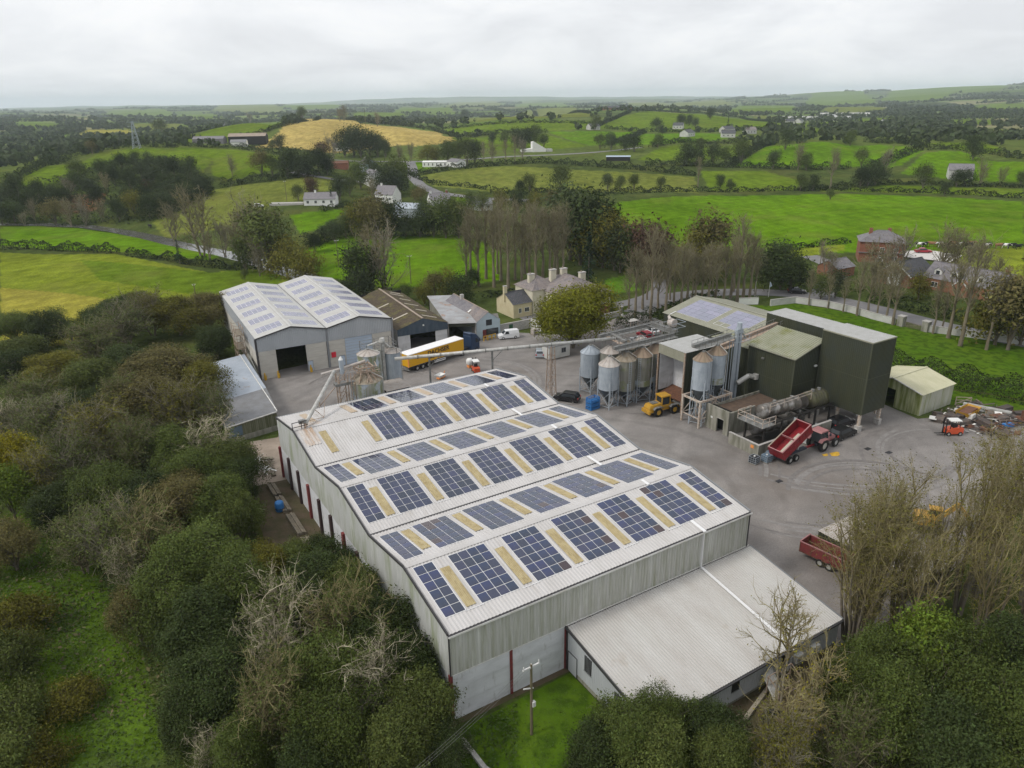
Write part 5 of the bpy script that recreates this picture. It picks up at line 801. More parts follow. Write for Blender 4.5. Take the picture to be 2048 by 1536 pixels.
lwl = wall('curved white rendered roadside wall round the mill lawn', LWALL, 1.6, .3, 'render_white')
wall('white roadside wall continuing right of the field gate', [(143,42),(145.8,36.4),(148,31),(150.2,25.9),(152,14)], 1.5, .3, 'render_white', name='wall')
wall('short white wall wing at the mill entrance gate', [(126,82.5),(130.4,80)], 1.7, .3, 'white_wall')
for lab, p in (('stone pier left of the field gate in the white wall', (142.4,48.2)), ('stone pier right of the field gate in the white wall', (142.9,42.6))):
    t = thab('gate_pier', lab, 'pillar', *p); MB().box(-.7,.7,-.7,.7,0,2.3).build('shaft', 'concrete_dirty', t); MB().box(-.8,.8,-.8,.8,2.3,2.5).build('cap', 'concrete', t)
def bargate(label, p, q, h=1.3, m='steel_grey'):
    t = thab('field_gate', label, 'gate', *p); A = Vector((0,0,0)); Bq = Vector((*ab(*q),0))-Vector((*ab(*p),0)); Bq.rotate(Matrix.Rotation(-TH,3,'Z'))
    for k in range(5): MB().bar(A+Vector((0,0,.2+k*h/5)), Bq+Vector((0,0,.2+k*h/5)), .06).build('bar', m, t)
    MB().bar(A+Vector((0,0,.2)), Bq+Vector((0,0,h)), .05).build('brace', m, t)
bargate('wooden bar gate between the two stone piers', (142.4,47.4), (142.9,43.4), m='wood_old'); bargate('steel entrance gate standing by the white wall wing', (131.2,80.5), (133.6,84.2), 1.8)
bargate('second steel entrance gate leaf nearer the lane', (127,84.8), (125.2,88), 1.8)
for lab, p, c in (('pale green flag on a pole at the mill entrance', (136,86), 'leaf_fresh'), ('white and blue flag on a pole at the mill entrance', (138.5,83.5), 'door_blue')):
    t = thab('flag', lab, 'flag', *p); MB().cyl((0,0,0),(0,0,4.2),.05,.04,6).build('pole', 'white_wall', t); MB().add([(0,0,4.1),(.5,.1,3.9),(.9,-.1,2.9),(.1,.0,2.6),(0,.04,4.1),(.5,.14,3.9),(.9,-.06,2.9),(.1,.04,2.6)], [(0,1,2,3),(7,6,5,4),(0,4,5,1),(1,5,6,2),(2,6,7,3),(3,7,4,0)]).build('cloth', c, t)
# ------------------------------------------------------------------ long low shed at the left with blue and grey roof
lb = thing('long_low_shed', 'long low shed with pale blue and grey metal roof behind the trees', 'shed', (-45.3,105.8,0), 0)
q0, q1, q2, q3 = Vector((0,0,3.0)), Vector((6.4,5.5,3.3)), Vector((-10,34.1,3.3)), Vector((-14.6,30.4,3.0)); u_ = (q3-q0).normalized(); Lb = (q3-q0).length; v_ = (q1-q0).normalized(); Wb = (q1-q0).length
MB().corr(q0-v_*.2-u_*.2, u_, 12, v_, Wb+.4, 0, .3, .03, (0,0,1)).build('roof_near', 'felt_grey', lb)
MB().corr(q0-v_*.2+u_*11.8, u_, Lb-11.8, v_, lambda x: Wb+.4-1.6*x/Lb, 0, .3, .03, (0,0,1)).build('roof_far', 'tin_blue', lb)
m = MB()
for t0, t1 in ((0,1),): m.corr(q0+Vector((0,0,-3.0)), v_*Vector((1,1,0)), Wb, (0,0,1), 3.0, .9, .3, .03, (.65,-.75,0))
m.build('front_wall', 'algae_dark', lb)
MB().bar(q0+Vector((.03,.05,-2.55)), q1+Vector((.03,.05,-2.85)), .25, .9).build('plinth', 'concrete_dirty', lb)
MB().obox(q0+v_*1.3+Vector((.05,-.05,-1.2)),(2.4,.08,1.6),math.atan2(v_.y,v_.x)).build('hatch', 'plastic_grey', lb)
MB().corr(q3*Vector((1,1,0)), -u_*Vector((1,1,0)), Lb, (0,0,1), 2.95, 0, .3, .03, (-.8,-.5,0)).build('side_wall', 'clad_side', lb); MB().corr(q1*Vector((1,1,0)), u_*Vector((1,1,0)), Lb, (0,0,1), 3.2, 0, .3, .03, (.8,.5,0)).build('side_wall', 'clad_side', lb)
MB().bar(q1+Vector((.1,.1,.05)), q1+u_*Lb+Vector((-1.4,-1.0,.05)), .14, .16).build('verge_trim', 'flash_white', lb); MB().bar(q0-u_*.25, q1-u_*.25, .1, .16).build('verge_trim', 'flash_white', lb)
# ------------------------------------------------------------------ feed mill (all on the yard grid)
def clad_box(t, x, y, z0, ztop, m, nm='wall_cladding', pitch=.4):
    """four ribbed walls of a block x x y, tops given by function of local x"""
    zt = ztop if callable(ztop) else (lambda q: ztop)
    MB().corr((0,y,0), (0,-1,0), y, (0,0,1), lambda q: zt(0), z0, pitch, .04, (-1,0,0)).build(nm, m, t)
    MB().corr((0,0,0), (1,0,0), x, (0,0,1), lambda q: zt(q), z0, pitch, .04, (0,-1,0)).build(nm, m, t)
    MB().corr((x,0,0), (0,1,0), y, (0,0,1), lambda q: zt(x), z0, pitch, .04, (1,0,0)).build(nm, m, t)
    MB().corr((x,y,0), (-1,0,0), x, (0,0,1), lambda q: zt(x-q), z0, pitch, .04, (0,1,0)).build(nm, m, t)
def corners(t, x, y, z0, zs):
    for (px_, py_), z in zip(((0,0),(x,0),(x,y),(0,y)), zs): MB().box(px_-.1 if px_ == 0 else px_-.04, px_+.04 if px_ == 0 else px_+.1, py_-.1 if py_ == 0 else py_-.04, py_+.04 if py_ == 0 else py_+.1, z0, z-.1).build('corner_flashing', 'green_edge', t)
mat('green_edge', (.075,.080,.052), .5)
hl = thab('mill_hall', 'dark green mill hall with solar panels painted with pale sky sheen on its roof', 'mill', 86.7, 38)
he, hr, hw, hd = 7.4, 2.2, 19, 30.5; ah = math.atan2(hr, hw/2); lhh = math.hypot(hr, hw/2)
clad_box(hl, hw, hd, 0, lambda q: he+hr*(1-abs(q-hw/2)/(hw/2)), 'green_dark')
for s in (1, -1):
    u_ = Vector((s*math.cos(ah),0,math.sin(ah))); n_ = Vector((-s*math.sin(ah),0,math.cos(ah))); MB().corr(Vector((0 if s == 1 else hw,-.2,he))-u_*.3, (0,1,0), hd+.5, u_, lhh+.3, 0, .5, .05, n_).build('roof_slope', 'green_roof2', hl)
MB().bar((hw/2,-.2,he+hr+.06),(hw/2,hd+.3,he+hr+.06),.5,.06).build('ridge_cap', 'green_roof2', hl)
u_ = Vector((math.cos(ah),0,math.sin(ah))); n_ = Vector((-math.sin(ah),0,math.cos(ah))); bb = MB().box(-.68,.68,-.88,.88,0,.04); me_v = bpy.data.meshes.new('solar_panel'); me_v.from_pydata(bb.v, [], bb.f); me_v.materials.append(MAT['panel_sky_sheen'])
for y0, cols, rows in ((19.2,5,5),(10.4,4,5)):
    rl = MB(); B0 = Vector((0,y0,he))+u_*1.5+n_*.06
    for r_ in range(rows+1): rl.bar(B0+u_*1.42*r_, B0+u_*1.42*r_+Vector((0,cols*1.82,0)), .06, .04)
    for c_ in range(cols+1): rl.bar(B0+Vector((0,c_*1.82,0)), B0+Vector((0,c_*1.82,0))+u_*1.42*rows, .08, .04)
    ar = rl.build('solar_array', 'rail', hl)
    for c_ in range(cols):
        for r_ in range(rows):
            if cols == 4 and c_ >= 2 and r_ == 0: continue
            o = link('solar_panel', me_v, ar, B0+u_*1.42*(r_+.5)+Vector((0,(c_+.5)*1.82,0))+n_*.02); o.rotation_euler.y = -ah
MB().bar(Vector((0,28.5,he))+n_*.1, Vector((0,28.5,he))+u_*1.6+n_*.1, .2, .06).build('cable_tray', 'rail', hl)
MB().cyl((-.15,28.5,0),(-.15,28.5,he),.09,.09,8).build('downpipe', 'rail', hl)
mm = thab('mill_block', 'tall dark green mill block with sloping ribbed olive roof', 'mill', 76.4, 26.7)
clad_box(mm, 6.9, 9.4, 0, lambda q: 11+2*q/6.9, 'green_dark'); am = math.atan2(2, 6.9); corners(mm, 6.9, 9.4, 0, (11,13,13,11)); MB().box(-.05,-.042,-.05,9.4,6.2,6.26).build('sheet_lap', 'green_edge', mm); MB().box(-.05,6.9,-.05,-.042,6.2,6.26).build('sheet_lap', 'green_edge', mm)
MB().corr((-.3,-.25,10.95), (0,1,0), 9.9, (math.cos(am),0,math.sin(am)), 7.5, 0, .45, .1, (-math.sin(am),0,math.cos(am))).build('roof', 'green_roof', mm)
MB().bar((-.35,-.3,10.9),(7.0,-.3,13.05),.1,.22).build('verge_trim', 'green_roof2', mm); MB().bar((-.4,-.3,10.9),(-.4,9.7,10.9),.14,.18).build('eave_trim', 'green_roof2', mm)
MB().obox((5.2,-.2,8.8),(.5,.3,.25)).build('flood_lamp', 'lamp_clear', mm); MB().obox((-.2,6.2,9.3),(.3,.5,.25)).build('flood_lamp', 'steel_grey', mm)
dct = MB(); dct.tube([(-.2,7.2,5.6),(-1.6,7.6,6.0),(-3.6,8.2,4.9)], .42, 12); dct.cyl((-.35,7.15,5.3),(-.35,7.15,6.2),.5,.5,10); dct.build('exhaust_duct', 'pipe_pale', mm)
mk = thab('mill_link_block', 'dark green link block behind the silos between mill hall and mill block', 'mill', 77.2, 36.15); clad_box(mk, 9.4, 9.5, 0, 9.6, 'green_dark'); MB().corr((-.1,-.0,9.62), (0,1,0), 9.6, (1,0,0), 9.5, 0, .42, .05, (0,0,1)).build('roof', 'green_roof', mk)
mt = thab('mill_tower', 'tall windowless dark green loading tower standing on pale steel legs', 'tower', 82.2, 17.6)
clad_box(mt, 5.9, 8.7, 2.9, 15, 'green_dark', pitch=.34); MB().corr((-.15,-.15,15.02), (0,1,0), 9, (1,0,0), 6.2, 0, .34, .05, (0,0,1)).build('roof', 'tower_roof', mt)
MB().box(.05,5.85,.05,8.65,2.9,3.0).build('underside', 'green_dark', mt); corners(mt, 5.9, 8.7, 2.9, (15,15,15,15)); MB().box(-.05,5.95,-.05,-.042,8.9,8.96).build('sheet_lap', 'green_edge', mt); MB().box(-.05,-.042,-.05,8.75,8.9,8.96).build('sheet_lap', 'green_edge', mt); e_ = MB(); e_.bar((-.1,-.1,15.0),(6,-.1,15.0),.14,.2); e_.bar((-.1,-.1,15.0),(-.1,8.8,15.0),.14,.2); e_.build('verge_trim', 'green_roof2', mt)
for x in (.3, 5.5):
    for y in (.3, 4.3, 8.3):
        lg = MB().box(x-.2,x+.2,y-.2,y+.2,0,2.9).build('leg', 'steel_pale', mt); MB().box(x-.42,x+.42,y-.42,y+.42,0,.95).build('leg_base', 'concrete', lg)
mb_ = thab('mill_rear_block', 'dark green rear block with flat grey roof behind the tower', 'mill', 85.5, 26.6); clad_box(mb_, 5.1, 14, 0, 14, 'green_dark', pitch=.34); MB().corr((-.1,-.1,14.02), (0,1,0), 14.2, (1,0,0), 5.3, 0, .34, .05, (0,0,1)).build('roof', 'tower_roof', mb_)
ms = thab('mill_side_box', 'small dark green box annex on the right side of the loading tower', 'mill', 88.25, 20.2); clad_box(ms, 3, 5, 5.2, 8, 'green_dark', pitch=.34); MB().corr((-.0,-.1,8.02), (0,1,0), 5.2, (1,0,0), 3.2, 0, .34, .04, (0,0,1)).build('roof', 'tower_roof', ms); MB().box(.05,2.95,.05,4.95,5.1,5.2).build('underside', 'green_dark', ms); MB().box(2.6,2.85,.2,.45,0,5.1).build('leg', 'steel_pale', ms)
sh = thab('algae_shed', 'small algae stained gabled shed with cream roof beside the scrap pile', 'shed', 96.3, 16)
sw, sdp, se, sr = 9.4, 10.6, 3.9, 1.35; a5 = math.atan2(sr, sdp/2); l5 = math.hypot(sr, sdp/2)
for s in (1, -1):
    v_ = Vector((0, s*math.cos(a5), math.sin(a5))); n_ = Vector((0,-s*math.sin(a5),math.cos(a5))); MB().corr(Vector((-.3,0 if s == 1 else sdp,se))-v_*.25, (1,0,0), sw+.6, v_, l5+.25, 0, .35, .04, n_).build('roof_slope', 'cream_roof', sh)
MB().bar((-.35,sdp/2,se+sr+.05),(sw+.3,sdp/2,se+sr+.05),.4,.06).build('ridge_cap', 'cream_roof', sh)
gt = lambda y: se-.05+sr*(1-abs(y-sdp/2)/(sdp/2))
MB().corr((0,4.6,0), (0,-1,0), 4.6, (0,0,1), lambda q: gt(4.6-q), 0, .5, .05, (-1,0,0)).build('gable_wall', 'algae_wall', sh); MB().corr((0,sdp,0), (0,-1,0), sdp-4.6, (0,0,1), lambda q: gt(sdp-q), 3.2, .5, .05, (-1,0,0)).build('door_header', 'algae_wall', sh)
MB().corr((0,0,0), (1,0,0), sw, (0,0,1), se-.03, 0, .5, .05, (0,-1,0)).build('side_wall', 'algae_pale', sh); MB().corr((sw,0,0), (0,1,0), sdp, (0,0,1), gt, 0, .5, .05, (1,0,0)).build('gable_wall', 'algae_wall', sh); MB().corr((sw,sdp,0), (-1,0,0), sw, (0,0,1), se-.03, 0, .5, .05, (0,1,0)).build('side_wall', 'algae_pale', sh)
m = MB(); m.box(sw-.5,sw-.3,.2,sdp-.2,0,se); m.build('inner_wall', 'interior', sh); MB().box(-.1,.1,sdp-.15,sdp+.1,0,se).build('door_post', 'steel_rust', sh)
for s, y0 in ((0,0),(1,sdp/2)): MB().bar((-.36,y0-.1*(1-s),se+sr*s),(-.36,y0+sdp/2,se+sr*(1-s)),.08,.16).build('verge_trim', 'flash_white', sh)
# intake portal between the silos
po = thab('intake_portal', 'tall green clad intake bay with pale interior beside the silos', 'intake bay', 63.7, 38.5)
MB().corr((0,6.4,0), (0,-1,0), 6.4, (0,0,1), 11, 9.3, .4, .04, (-1,0,0)).build('header', 'green_roof2', po); MB().corr((0,0,0), (1,0,0), 9, (0,0,1), 11, 0, .4, .04, (0,-1,0)).build('side_wall', 'green_dark', po); MB().corr((9,6.4,0), (-1,0,0), 9, (0,0,1), 11, 0, .4, .04, (0,1,0)).build('side_wall', 'green_dark', po)
MB().corr((-.1,-.1,11.02), (0,1,0), 6.6, (1,0,0), 9.2, 0, .4, .04, (0,0,1)).build('roof', 'tower_roof', po); MB().box(-.12,.12,-.1,.14,0,11).build('portal_post', 'steel_rust', po); MB().box(-.12,.12,6.26,6.5,0,9.3).build('portal_post', 'steel_rust', po)
MB().box(3.6,3.75,.1,6.3,2.6,10.9).build('lining', 'concrete_lower', po); MB().box(.3,3.6,6.2,6.3,2.4,10.9).build('lining', 'concrete_lower', po); MB().slab([(.6,.15,1.9),(3.6,.15,2.75),(3.6,6.2,2.75),(.6,6.2,1.9)],.2).build('hopper_lip', 'rust_deep', po); MB().box(3.55,3.7,.1,6.3,0,2.6).build('back_wall', 'interior', po)
# ------------------------------------------------------------------ silos
def silo(label, a, b, r, zb, ze, za, body, roof, legs=True, hop='hopper', zfoot=0, rings=3, lowband=None, cat='silo', group='feed silos', ladder=True):
    t = thab('grain_silo', label, cat, a, b, zfoot, random.uniform(-.4,.4), group); n = 28
    MB().lathe([(r, zb), (r, ze)], n=n).build('shell', body, t, True); hp = MB()
    for k in range(0, rings+2): z = zb+(ze-zb)*k/(rings+1); hp.lathe([(r,z-.04),(r+.04,z-.04),(r+.04,z+.04),(r,z+.04)], n=n)
    hp.build('hoop', body, t)
    rb = MB().lathe([(r+.10, ze), (r*.5, ze+(za-ze)*.55), (.28, za-.06), (.0, za-.06)], n=n); ro = rb.build('cone_roof', roof, t)
    rr_ = MB()
    for k in range(10): q = k*math.tau/10; rr_.bar((math.cos(q)*(r+.08),math.sin(q)*(r+.08),ze+.05),(math.cos(q)*.3,math.sin(q)*.3,za-.02),.05,.05)
    rr_.build('roof_rib', roof, ro); MB().cyl((0,0,za-.1),(0,0,za+.18),.26,.22,12).build('filler_cap', 'steel_grey', t)
    if lowband: MB().lathe([(r+.03, zb), (r+.03, zb+1.1)], n=n).build('mossy_band', lowband, t, True)
    if legs:
        zt = max(zb-3.0, .9); MB().lathe([(.16, zt), (r, zb)], n=n).build('hopper', hop, t, True); MB().cyl((0,0,zt),(0,0,zt-.35),.16,.16,8).build('outlet', 'steel_grey', t)
        P = [(math.cos(q)*(r+.06), math.sin(q)*(r+.06)) for q in (math.pi/4+k*math.pi/2 for k in range(4))]; br = MB()
        for k, (x, y) in enumerate(P):
            MB().bar((x,y,0),(x,y,zb+1.4),.15).build('leg', 'galv', t); x2, y2 = P[(k+1)%4]; br.bar((x,y,.5),(x2,y2,zb-.4),.07); br.bar((x2,y2,.5),(x,y,zb-.4),.07); br.bar((x,y,.5),(x2,y2,.5),.07)
        br.build('brace', 'galv', t)
    if ladder:
        la = MB(); q = -2.2; x, y = math.cos(q)*(r+.22), math.sin(q)*(r+.22); tx, ty = -math.sin(q)*.2, math.cos(q)*.2
        for s in (-1, 1): la.bar((x+s*tx,y+s*ty,zb*.5),(x+s*tx,y+s*ty,ze+.1),.05)
        z = zb*.5
        while z < ze: la.bar((x-tx,y-ty,z),(x+tx,y+ty,z),.035); z += .4
        la.build('ladder', 'galv', t)
    MB().tube([(r*.8,-r*.75,zb+.3),(r*.8,-r*.75,ze+.3),(.3,-.2,za+.1)], .07, 6).build('filler_pipe', 'pipe_pale', t); return t
silo('smooth blue grey silo standing alone at the left end of the silo group', 57.0, 55.5, 1.75, 3.3, 7.7, 9.0, 'galv', 'galv', rings=1)
silo('pale galvanised silo nearest the warehouse corner in front of the blue cages', 55.3, 48.0, 1.75, 3.6, 7.9, 9.3, 'galv', 'cone_pale', rings=3)
silo('dark weathered silo third from the left of the front silos', 58.7, 47.6, 1.75, 2.9, 8.3, 9.6, 'galv_old', 'cone_grey', rings=2)
silo('dark weathered silo with rusty cone left of the intake bay, two from it', 62.1, 47.3, 1.75, 3.1, 8.5, 9.9, 'galv_old', 'cone_rust', rings=2, lowband='galv_mossy')
silo('half hidden dark silo with rusty cone against the intake bay', 65.5, 47.6, 1.75, 3.1, 8.5, 9.9, 'galv_old', 'cone_rust', rings=2, lowband='galv_mossy')
silo('rear row silo with grey cone behind the left catwalk', 59.2, 52.6, 1.75, 3.1, 8.2, 9.4, 'galv_old', 'cone_pale'); silo('rear row silo with brown ribbed cone under the catwalks', 63.2, 53, 1.75, 3.1, 8.2, 9.6, 'galv_old', 'cone_grey'); silo('rear row silo with grey ribbed cone nearest the mill hall', 66.8, 53.2, 1.75, 3.1, 8.2, 9.6, 'galv_old', 'cone_pale'); silo('pink coned silo beside the green mill hall wall', 73.5, 47.2, 1.6, 3.1, 8.3, 9.6, 'galv_old', 'cone_rust')
silo('galvanised silo with rusty cone on the tall steel frame right of the intake bay', 63.4, 34.3, 1.5, 6.3, 11.2, 12.5, 'galv', 'cone_rust', rings=2, lowband=None); silo('second galvanised silo with brown cone behind the framed one', 67.2, 34.9, 1.5, 6.3, 11.4, 12.7, 'galv', 'cone_rust', rings=2, lowband='galv_mossy')
fs = thab('silo_frame', 'pale rusty steel frame carrying the two right hand silos', 'frame', 61.9, 32.6); z = 4.6
for x in (0, 3.4, 7): 
    for y in (0, 3.9): MB().bar((x,y,0),(x,y,z),.28).build('leg', 'steel_pale', fs)
m = MB()
for y in (0, 3.9): m.bar((-.2,y,z),(7.2,y,z),.26,.34); m.bar((0,y,1.6),(7,y,1.6),.14); m.bar((0,y,1.6),(3.4,y,z-.3),.12); m.bar((7,y,1.6),(3.4,y,z-.3),.12)
for x in (0, 3.4, 7): m.bar((x,-.2,z),(x,4.1,z),.26,.3); m.bar((x,0,1.6),(x,3.9,1.6),.14)
m.build('beam', 'steel_pale', fs)
# overhead catwalk conveyors over the silos
def catwalk(label, a0, b0, a1, b1, z, m='steel_grey', w=1.1, nrail=1, supports=()):
    P0, P1 = Vector((*ab(a0,b0), z)), Vector((*ab(a1,b1), z if not isinstance(nrail, tuple) else nrail[0])); t = thing('catwalk_conveyor', label, 'conveyor', (P0.x, P0.y, z)); d = P1-P0; L = d.length; u = d.normalized(); s = Vector((-u.y, u.x, 0)).normalized()
    MB().bar(Vector((0,0,0))+s*.1, d+s*.1, .5, .55).build('trough', 'steel_grey' if 'walkway' not in label else 'steel_rust', t); MB().bar(s*-.7+Vector((0,0,-.25)), d+s*-.7+Vector((0,0,-.25)), .9, .06).build('deck', m, t)
    r = MB(); k = 0.
    while k <= L: q = u*k; r.bar(q+s*-1.15+Vector((0,0,-.25)), q+s*-1.15+Vector((0,0,.85)), .06); r.bar(q+s*.45+Vector((0,0,-.2)), q+s*.45+Vector((0,0,.85)), .06); k += 1.5
    for zz in (.3, .85): r.bar(s*-1.15+Vector((0,0,zz)), d+s*-1.15+Vector((0,0,zz)), .055); r.bar(s*.45+Vector((0,0,zz)), d+s*.45+Vector((0,0,zz)), .055)
    r.build('handrail', 'steel_grey', t)
    for k in supports: q = u*k; b = MB(); b.bar(q+s*-.5+Vector((0,0,-.3)), q+s*-.5+Vector((0,0,-z)), .16); b.bar(q+s*.4+Vector((0,0,-.3)), q+s*.4+Vector((0,0,-z)), .16); b.bar(q+s*-.5+Vector((0,0,-z*.3)), q+s*.4+Vector((0,0,-z*.7)), .08); b.build('support', m, t)
    return t
catwalk('front catwalk conveyor over the dark silos', 56.5, 48.2, 70.5, 48.4, 10.5, supports=(1.5, 13.2)); catwalk('rear catwalk conveyor over the hidden back silos', 58.5, 54.8, 73, 55.3, 10.6, supports=(1, 13.5)); catwalk('short cross catwalk linking the two silo conveyors', 70.8, 55, 71.2, 48.6, 10.9, supports=()); catwalk('short rusty cross conveyor beam between the silo rows', 60.6, 54, 59.8, 49.2, 10.7, m='steel_rust')
catwalk('roof walkway with handrails up to the mill rear block', 71.5, 38.0, 86, 38.1, 10.9, m='steel_rust', nrail=(12.6,), supports=()); catwalk('short conveyor over the framed silos to the elevator', 62.5, 35.6, 72, 36.6, 13.2, supports=())
el = thab('bucket_elevator', 'galvanised bucket elevator legs rising beside the framed silos', 'elevator', 72.4, 35.6); 
for x in (0, .75): MB().box(x,x+.5,0,.45,0,13.6).build('leg_casing', 'galv', el)
MB().box(-.1,1.35,-.1,.55,13.6,14.3).build('head', 'galv', el); MB().cyl((.6,.2,14.3),(.6,.2,15.4),.5,.42,14).build('cyclone', 'galv', el); MB().tube([(1.2,.2,13.9),(3,.8,12.2)], .18, 8).build('spout', 'pipe_pale', el); m = MB()
for y in (-.9, 1.3): m.bar((-1,y,12.4),(2,y,12.4),.07); m.bar((-1,y,13.4),(2,y,13.4),.05)
for x in (-1, 2):
    m.bar((x,-.9,12.4),(x,1.3,12.4),.07); m.bar((x,-.9,13.4),(x,1.3,13.4),.05)
    for y in (-.9, 1.3): m.bar((x,y,12.3),(x,y,13.4),.06)
for y in (-.6, 0, .6): m.bar((-.9,y,0),(-.9,y,12.3),.09)
m.build('platform', 'galv', el)
e2 = thab('elevator_tower', 'rusty cream elevator head with motor over the mill hall eave', 'elevator', 71.6, 50.2); MB().box(-.35,.35,-.3,.3,0,11.5).build('leg_casing', 'steel_grey', e2); MB().cyl((-.0,-.6,12.1),(0,.6,12.1),.75,.75,14).build('head_drum', 'cone_pale', e2); MB().cyl((-.3,.2,12.6),(.2,1.2,13),.35,.25,10).build('motor', 'cone_pale', e2); m = MB()
for z in (11.2, 12.1):
    m.bar((-1,-1,z),(2.4,-1,z),.07); m.bar((-1,1.2,z),(2.4,1.2,z),.07); m.bar((2.4,-1,z),(2.4,1.2,z),.07)
m.build('platform', 'galv', e2)
# long pipe conveyor across the yard
lc = thing('pipe_conveyor', 'long pale pipe conveyor spanning the yard from warehouse silos to silo group', 'conveyor', (*ab(23.5,66.3),0), TH)
p0, p1 = Vector((0,0,9.75)), Vector((36.3,-14.3,10.7)); MB().cyl(p0, p1, .30, .30, 14).build('pipe', 'pipe_pale', lc, True); m = MB()
for k in range(1, 10): q = p0.lerp(p1, k/10); m.cyl(q+(p0-q).normalized()*.1, q-(p0-q).normalized()*.1, .36, .36, 14)
m.build('flange', 'steel_grey', lc)
for k, tw in ((.15, 0), (.43, 0), (.70, 1)):
    q = p0.lerp(p1, k); m = MB()
    if tw:
        for x, y in ((-.7,-.7),(.7,-.7),(.7,.7),(-.7,.7)): m.bar((q.x+x,q.y+y,0),(q.x+x*.6,q.y+y*.6,q.z-.3),.12)
        for z in (2,4.2,6.4,8.4):
            for (x,y),(x2,y2) in zip(((-.7,-.7),(.7,-.7),(.7,.7),(-.7,.7)),((.7,-.7),(.7,.7),(-.7,.7),(-.7,-.7))): c = 1-.4*z/q.z; m.bar((q.x+x*c,q.y+y*c,z),(q.x+x2*c,q.y+y2*c,z),.07); m.bar((q.x+x*c,q.y+y*c,z),(q.x+x2*c*.95,q.y+y2*c*.95,z-2),.06)
        m.build('support_tower', 'steel_rust', lc)
    else: m.bar((q.x,q.y,0),(q.x,q.y,q.z-.3),.26); m.bar((q.x,q.y,q.z-2),(q.x+1.6,q.y-.6,q.z-.3),.1); m.build('support_post', 'steel_grey', lc)
# warehouse-side silos
silo('squat mossy silo with rust streaked cone behind the warehouse roof', 15, 57.4, 2.45, 0, 10.7, 12.0, 'galv_mossy', 'cone_grey', legs=False, rings=4, group='warehouse silos'); silo('tall silo with pale flat cone in front of the blue roller door', 19.2, 67.2, 1.85, 0, 11.3, 12.0, 'galv_mossy', 'cone_pale', legs=False, rings=4, group='warehouse silos'); silo('tall grey silo beside the pipe conveyor start', 25.1, 71.4, 1.5, 0, 9.4, 10.1, 'galv', 'cone_pale', legs=False, rings=3, group='warehouse silos')
bd = MB().obox((0,0,0),(1.5,.06,.75)); 
t2 = thab('elevator_tower', 'weathered elevator tower with pipes and platforms behind the warehouse', 'elevator', 22.4, 71.0); t2.scale = (1,1,.82)
MB().box(-.45,.45,-.4,.4,0,12.6).build('leg_casing', 'galv_mossy', t2); MB().box(.6,1.1,-.3,.2,0,14.2).build('leg_casing', 'pipe_pale', t2); MB().cyl((.85,-.1,14.2),(.85,-.1,15),.55,.4,12).build('head', 'pipe_pale', t2); m = MB()
for z in (12.7, 13.6, 14.4):
    for s in (-1.6, 1.8): m.bar((-2.6,s,z),(2.8,s,z),.06)
    for s in (-2.6, .1, 2.8): m.bar((s,-1.6,z),(s,1.8,z),.06)
for x in (-2.6, .1, 2.8):
    for y in (-1.6, 1.8): m.bar((x,y,11.5),(x,y,14.5),.08)
m.build('platform', 'steel_grey', t2); MB().tube([(.8,0,14.4),(-1.6,.6,13.6)], .2, 8).build('spout', 'pipe_pale', t2); MB().tube([(.8,0,14.4),(2.0,-.6,12.9)], .2, 8).build('spout', 'pipe_pale', t2); MB().tube([(.9,0,14.6),(3.4,3.0,10.2)], .2, 8).build('spout', 'pipe_pale', t2)
t3 = thab('auger_tower', 'rusty lattice tower carrying the upper end of the grain auger', 'tower', 10.6, 57.0); m = MB()
for x, y in ((0,0),(1.4,0),(1.4,1.4),(0,1.4)): m.bar((x,y,0),(x,y,12.2),.14)
for z in range(1, 12, 2):
    m.bar((0,0,z),(1.4,0,z+2),.07); m.bar((0,1.4,z),(1.4,1.4,z+2),.07); m.bar((0,0,z),(0,1.4,z+2),.07)
    for a_, c_ in (((0,0),(1.4,0)),((1.4,0),(1.4,1.4)),((1.4,1.4),(0,1.4)),((0,1.4),(0,0))): m.bar((*a_,z),(*c_,z),.07)
m.bar((-3.2,.3,8),(.2,.3,11.2),.1); m.bar((-3.2,.3,3),(-3.2,.3,9.8),.12); m.bar((-3.2,.3,5.2),(0,.3,5.2),.1); m.build('lattice', 'steel_rust', t3); MB().box(-.6,3.2,-.2,.9,10.6,11.0).build('platform', 'steel_grey', t3); MB().tube([(-2.2,1.2,12.6),(1.0,.9,13.0),(4.6,.6,13.6)], .2, 10).build('conveyor_tube', 'cone_pale', t3); MB().cyl((.9,.9,12.2),(.9,.9,14.4),.36,.36,10).build('elevator_head', 'galv', t3); MB().cyl((.9,.9,14.4),(.9,.9,14.9),.36,.1,10).build('cap', 'plastic_white', t3)
m = MB(); 
for (x,y),(x2,y2) in (((3,-.6),(5.4,-.6)),((5.4,-.6),(5.4,1.6)),((5.4,1.6),(3,1.6)),((3,1.6),(3,-.6))): m.bar((x,y,12.9),(x2,y2,12.9),.16); m.bar((x,y,12.2),(x2,y2,12.2),.1); m.bar((x,y,12.1),(x,y,13),.1)
m.build('top_frame', 'steel_rust', t3)
cl_ = MB(); g2 = random.Random(5)
for q in range(16): a0 = g2.uniform(0,6.3); cl_.bar((math.cos(a0)*2.3,math.sin(a0)*2.3,10.9),(math.cos(a0)*g2.uniform(.3,1.6),math.sin(a0)*g2.uniform(.3,1.6),g2.uniform(11.6,13.2)),.09)
for q in range(10): cl_.bar((g2.uniform(-2,2),g2.uniform(-2,2),g2.uniform(11.8,13.4)),(g2.uniform(-2,2),g2.uniform(-2,2),g2.uniform(11.8,13.4)),.1)
for x in (-2.75,-2.2): cl_.bar((x,-1.2,3),(x,-1.2,12.6),.08)
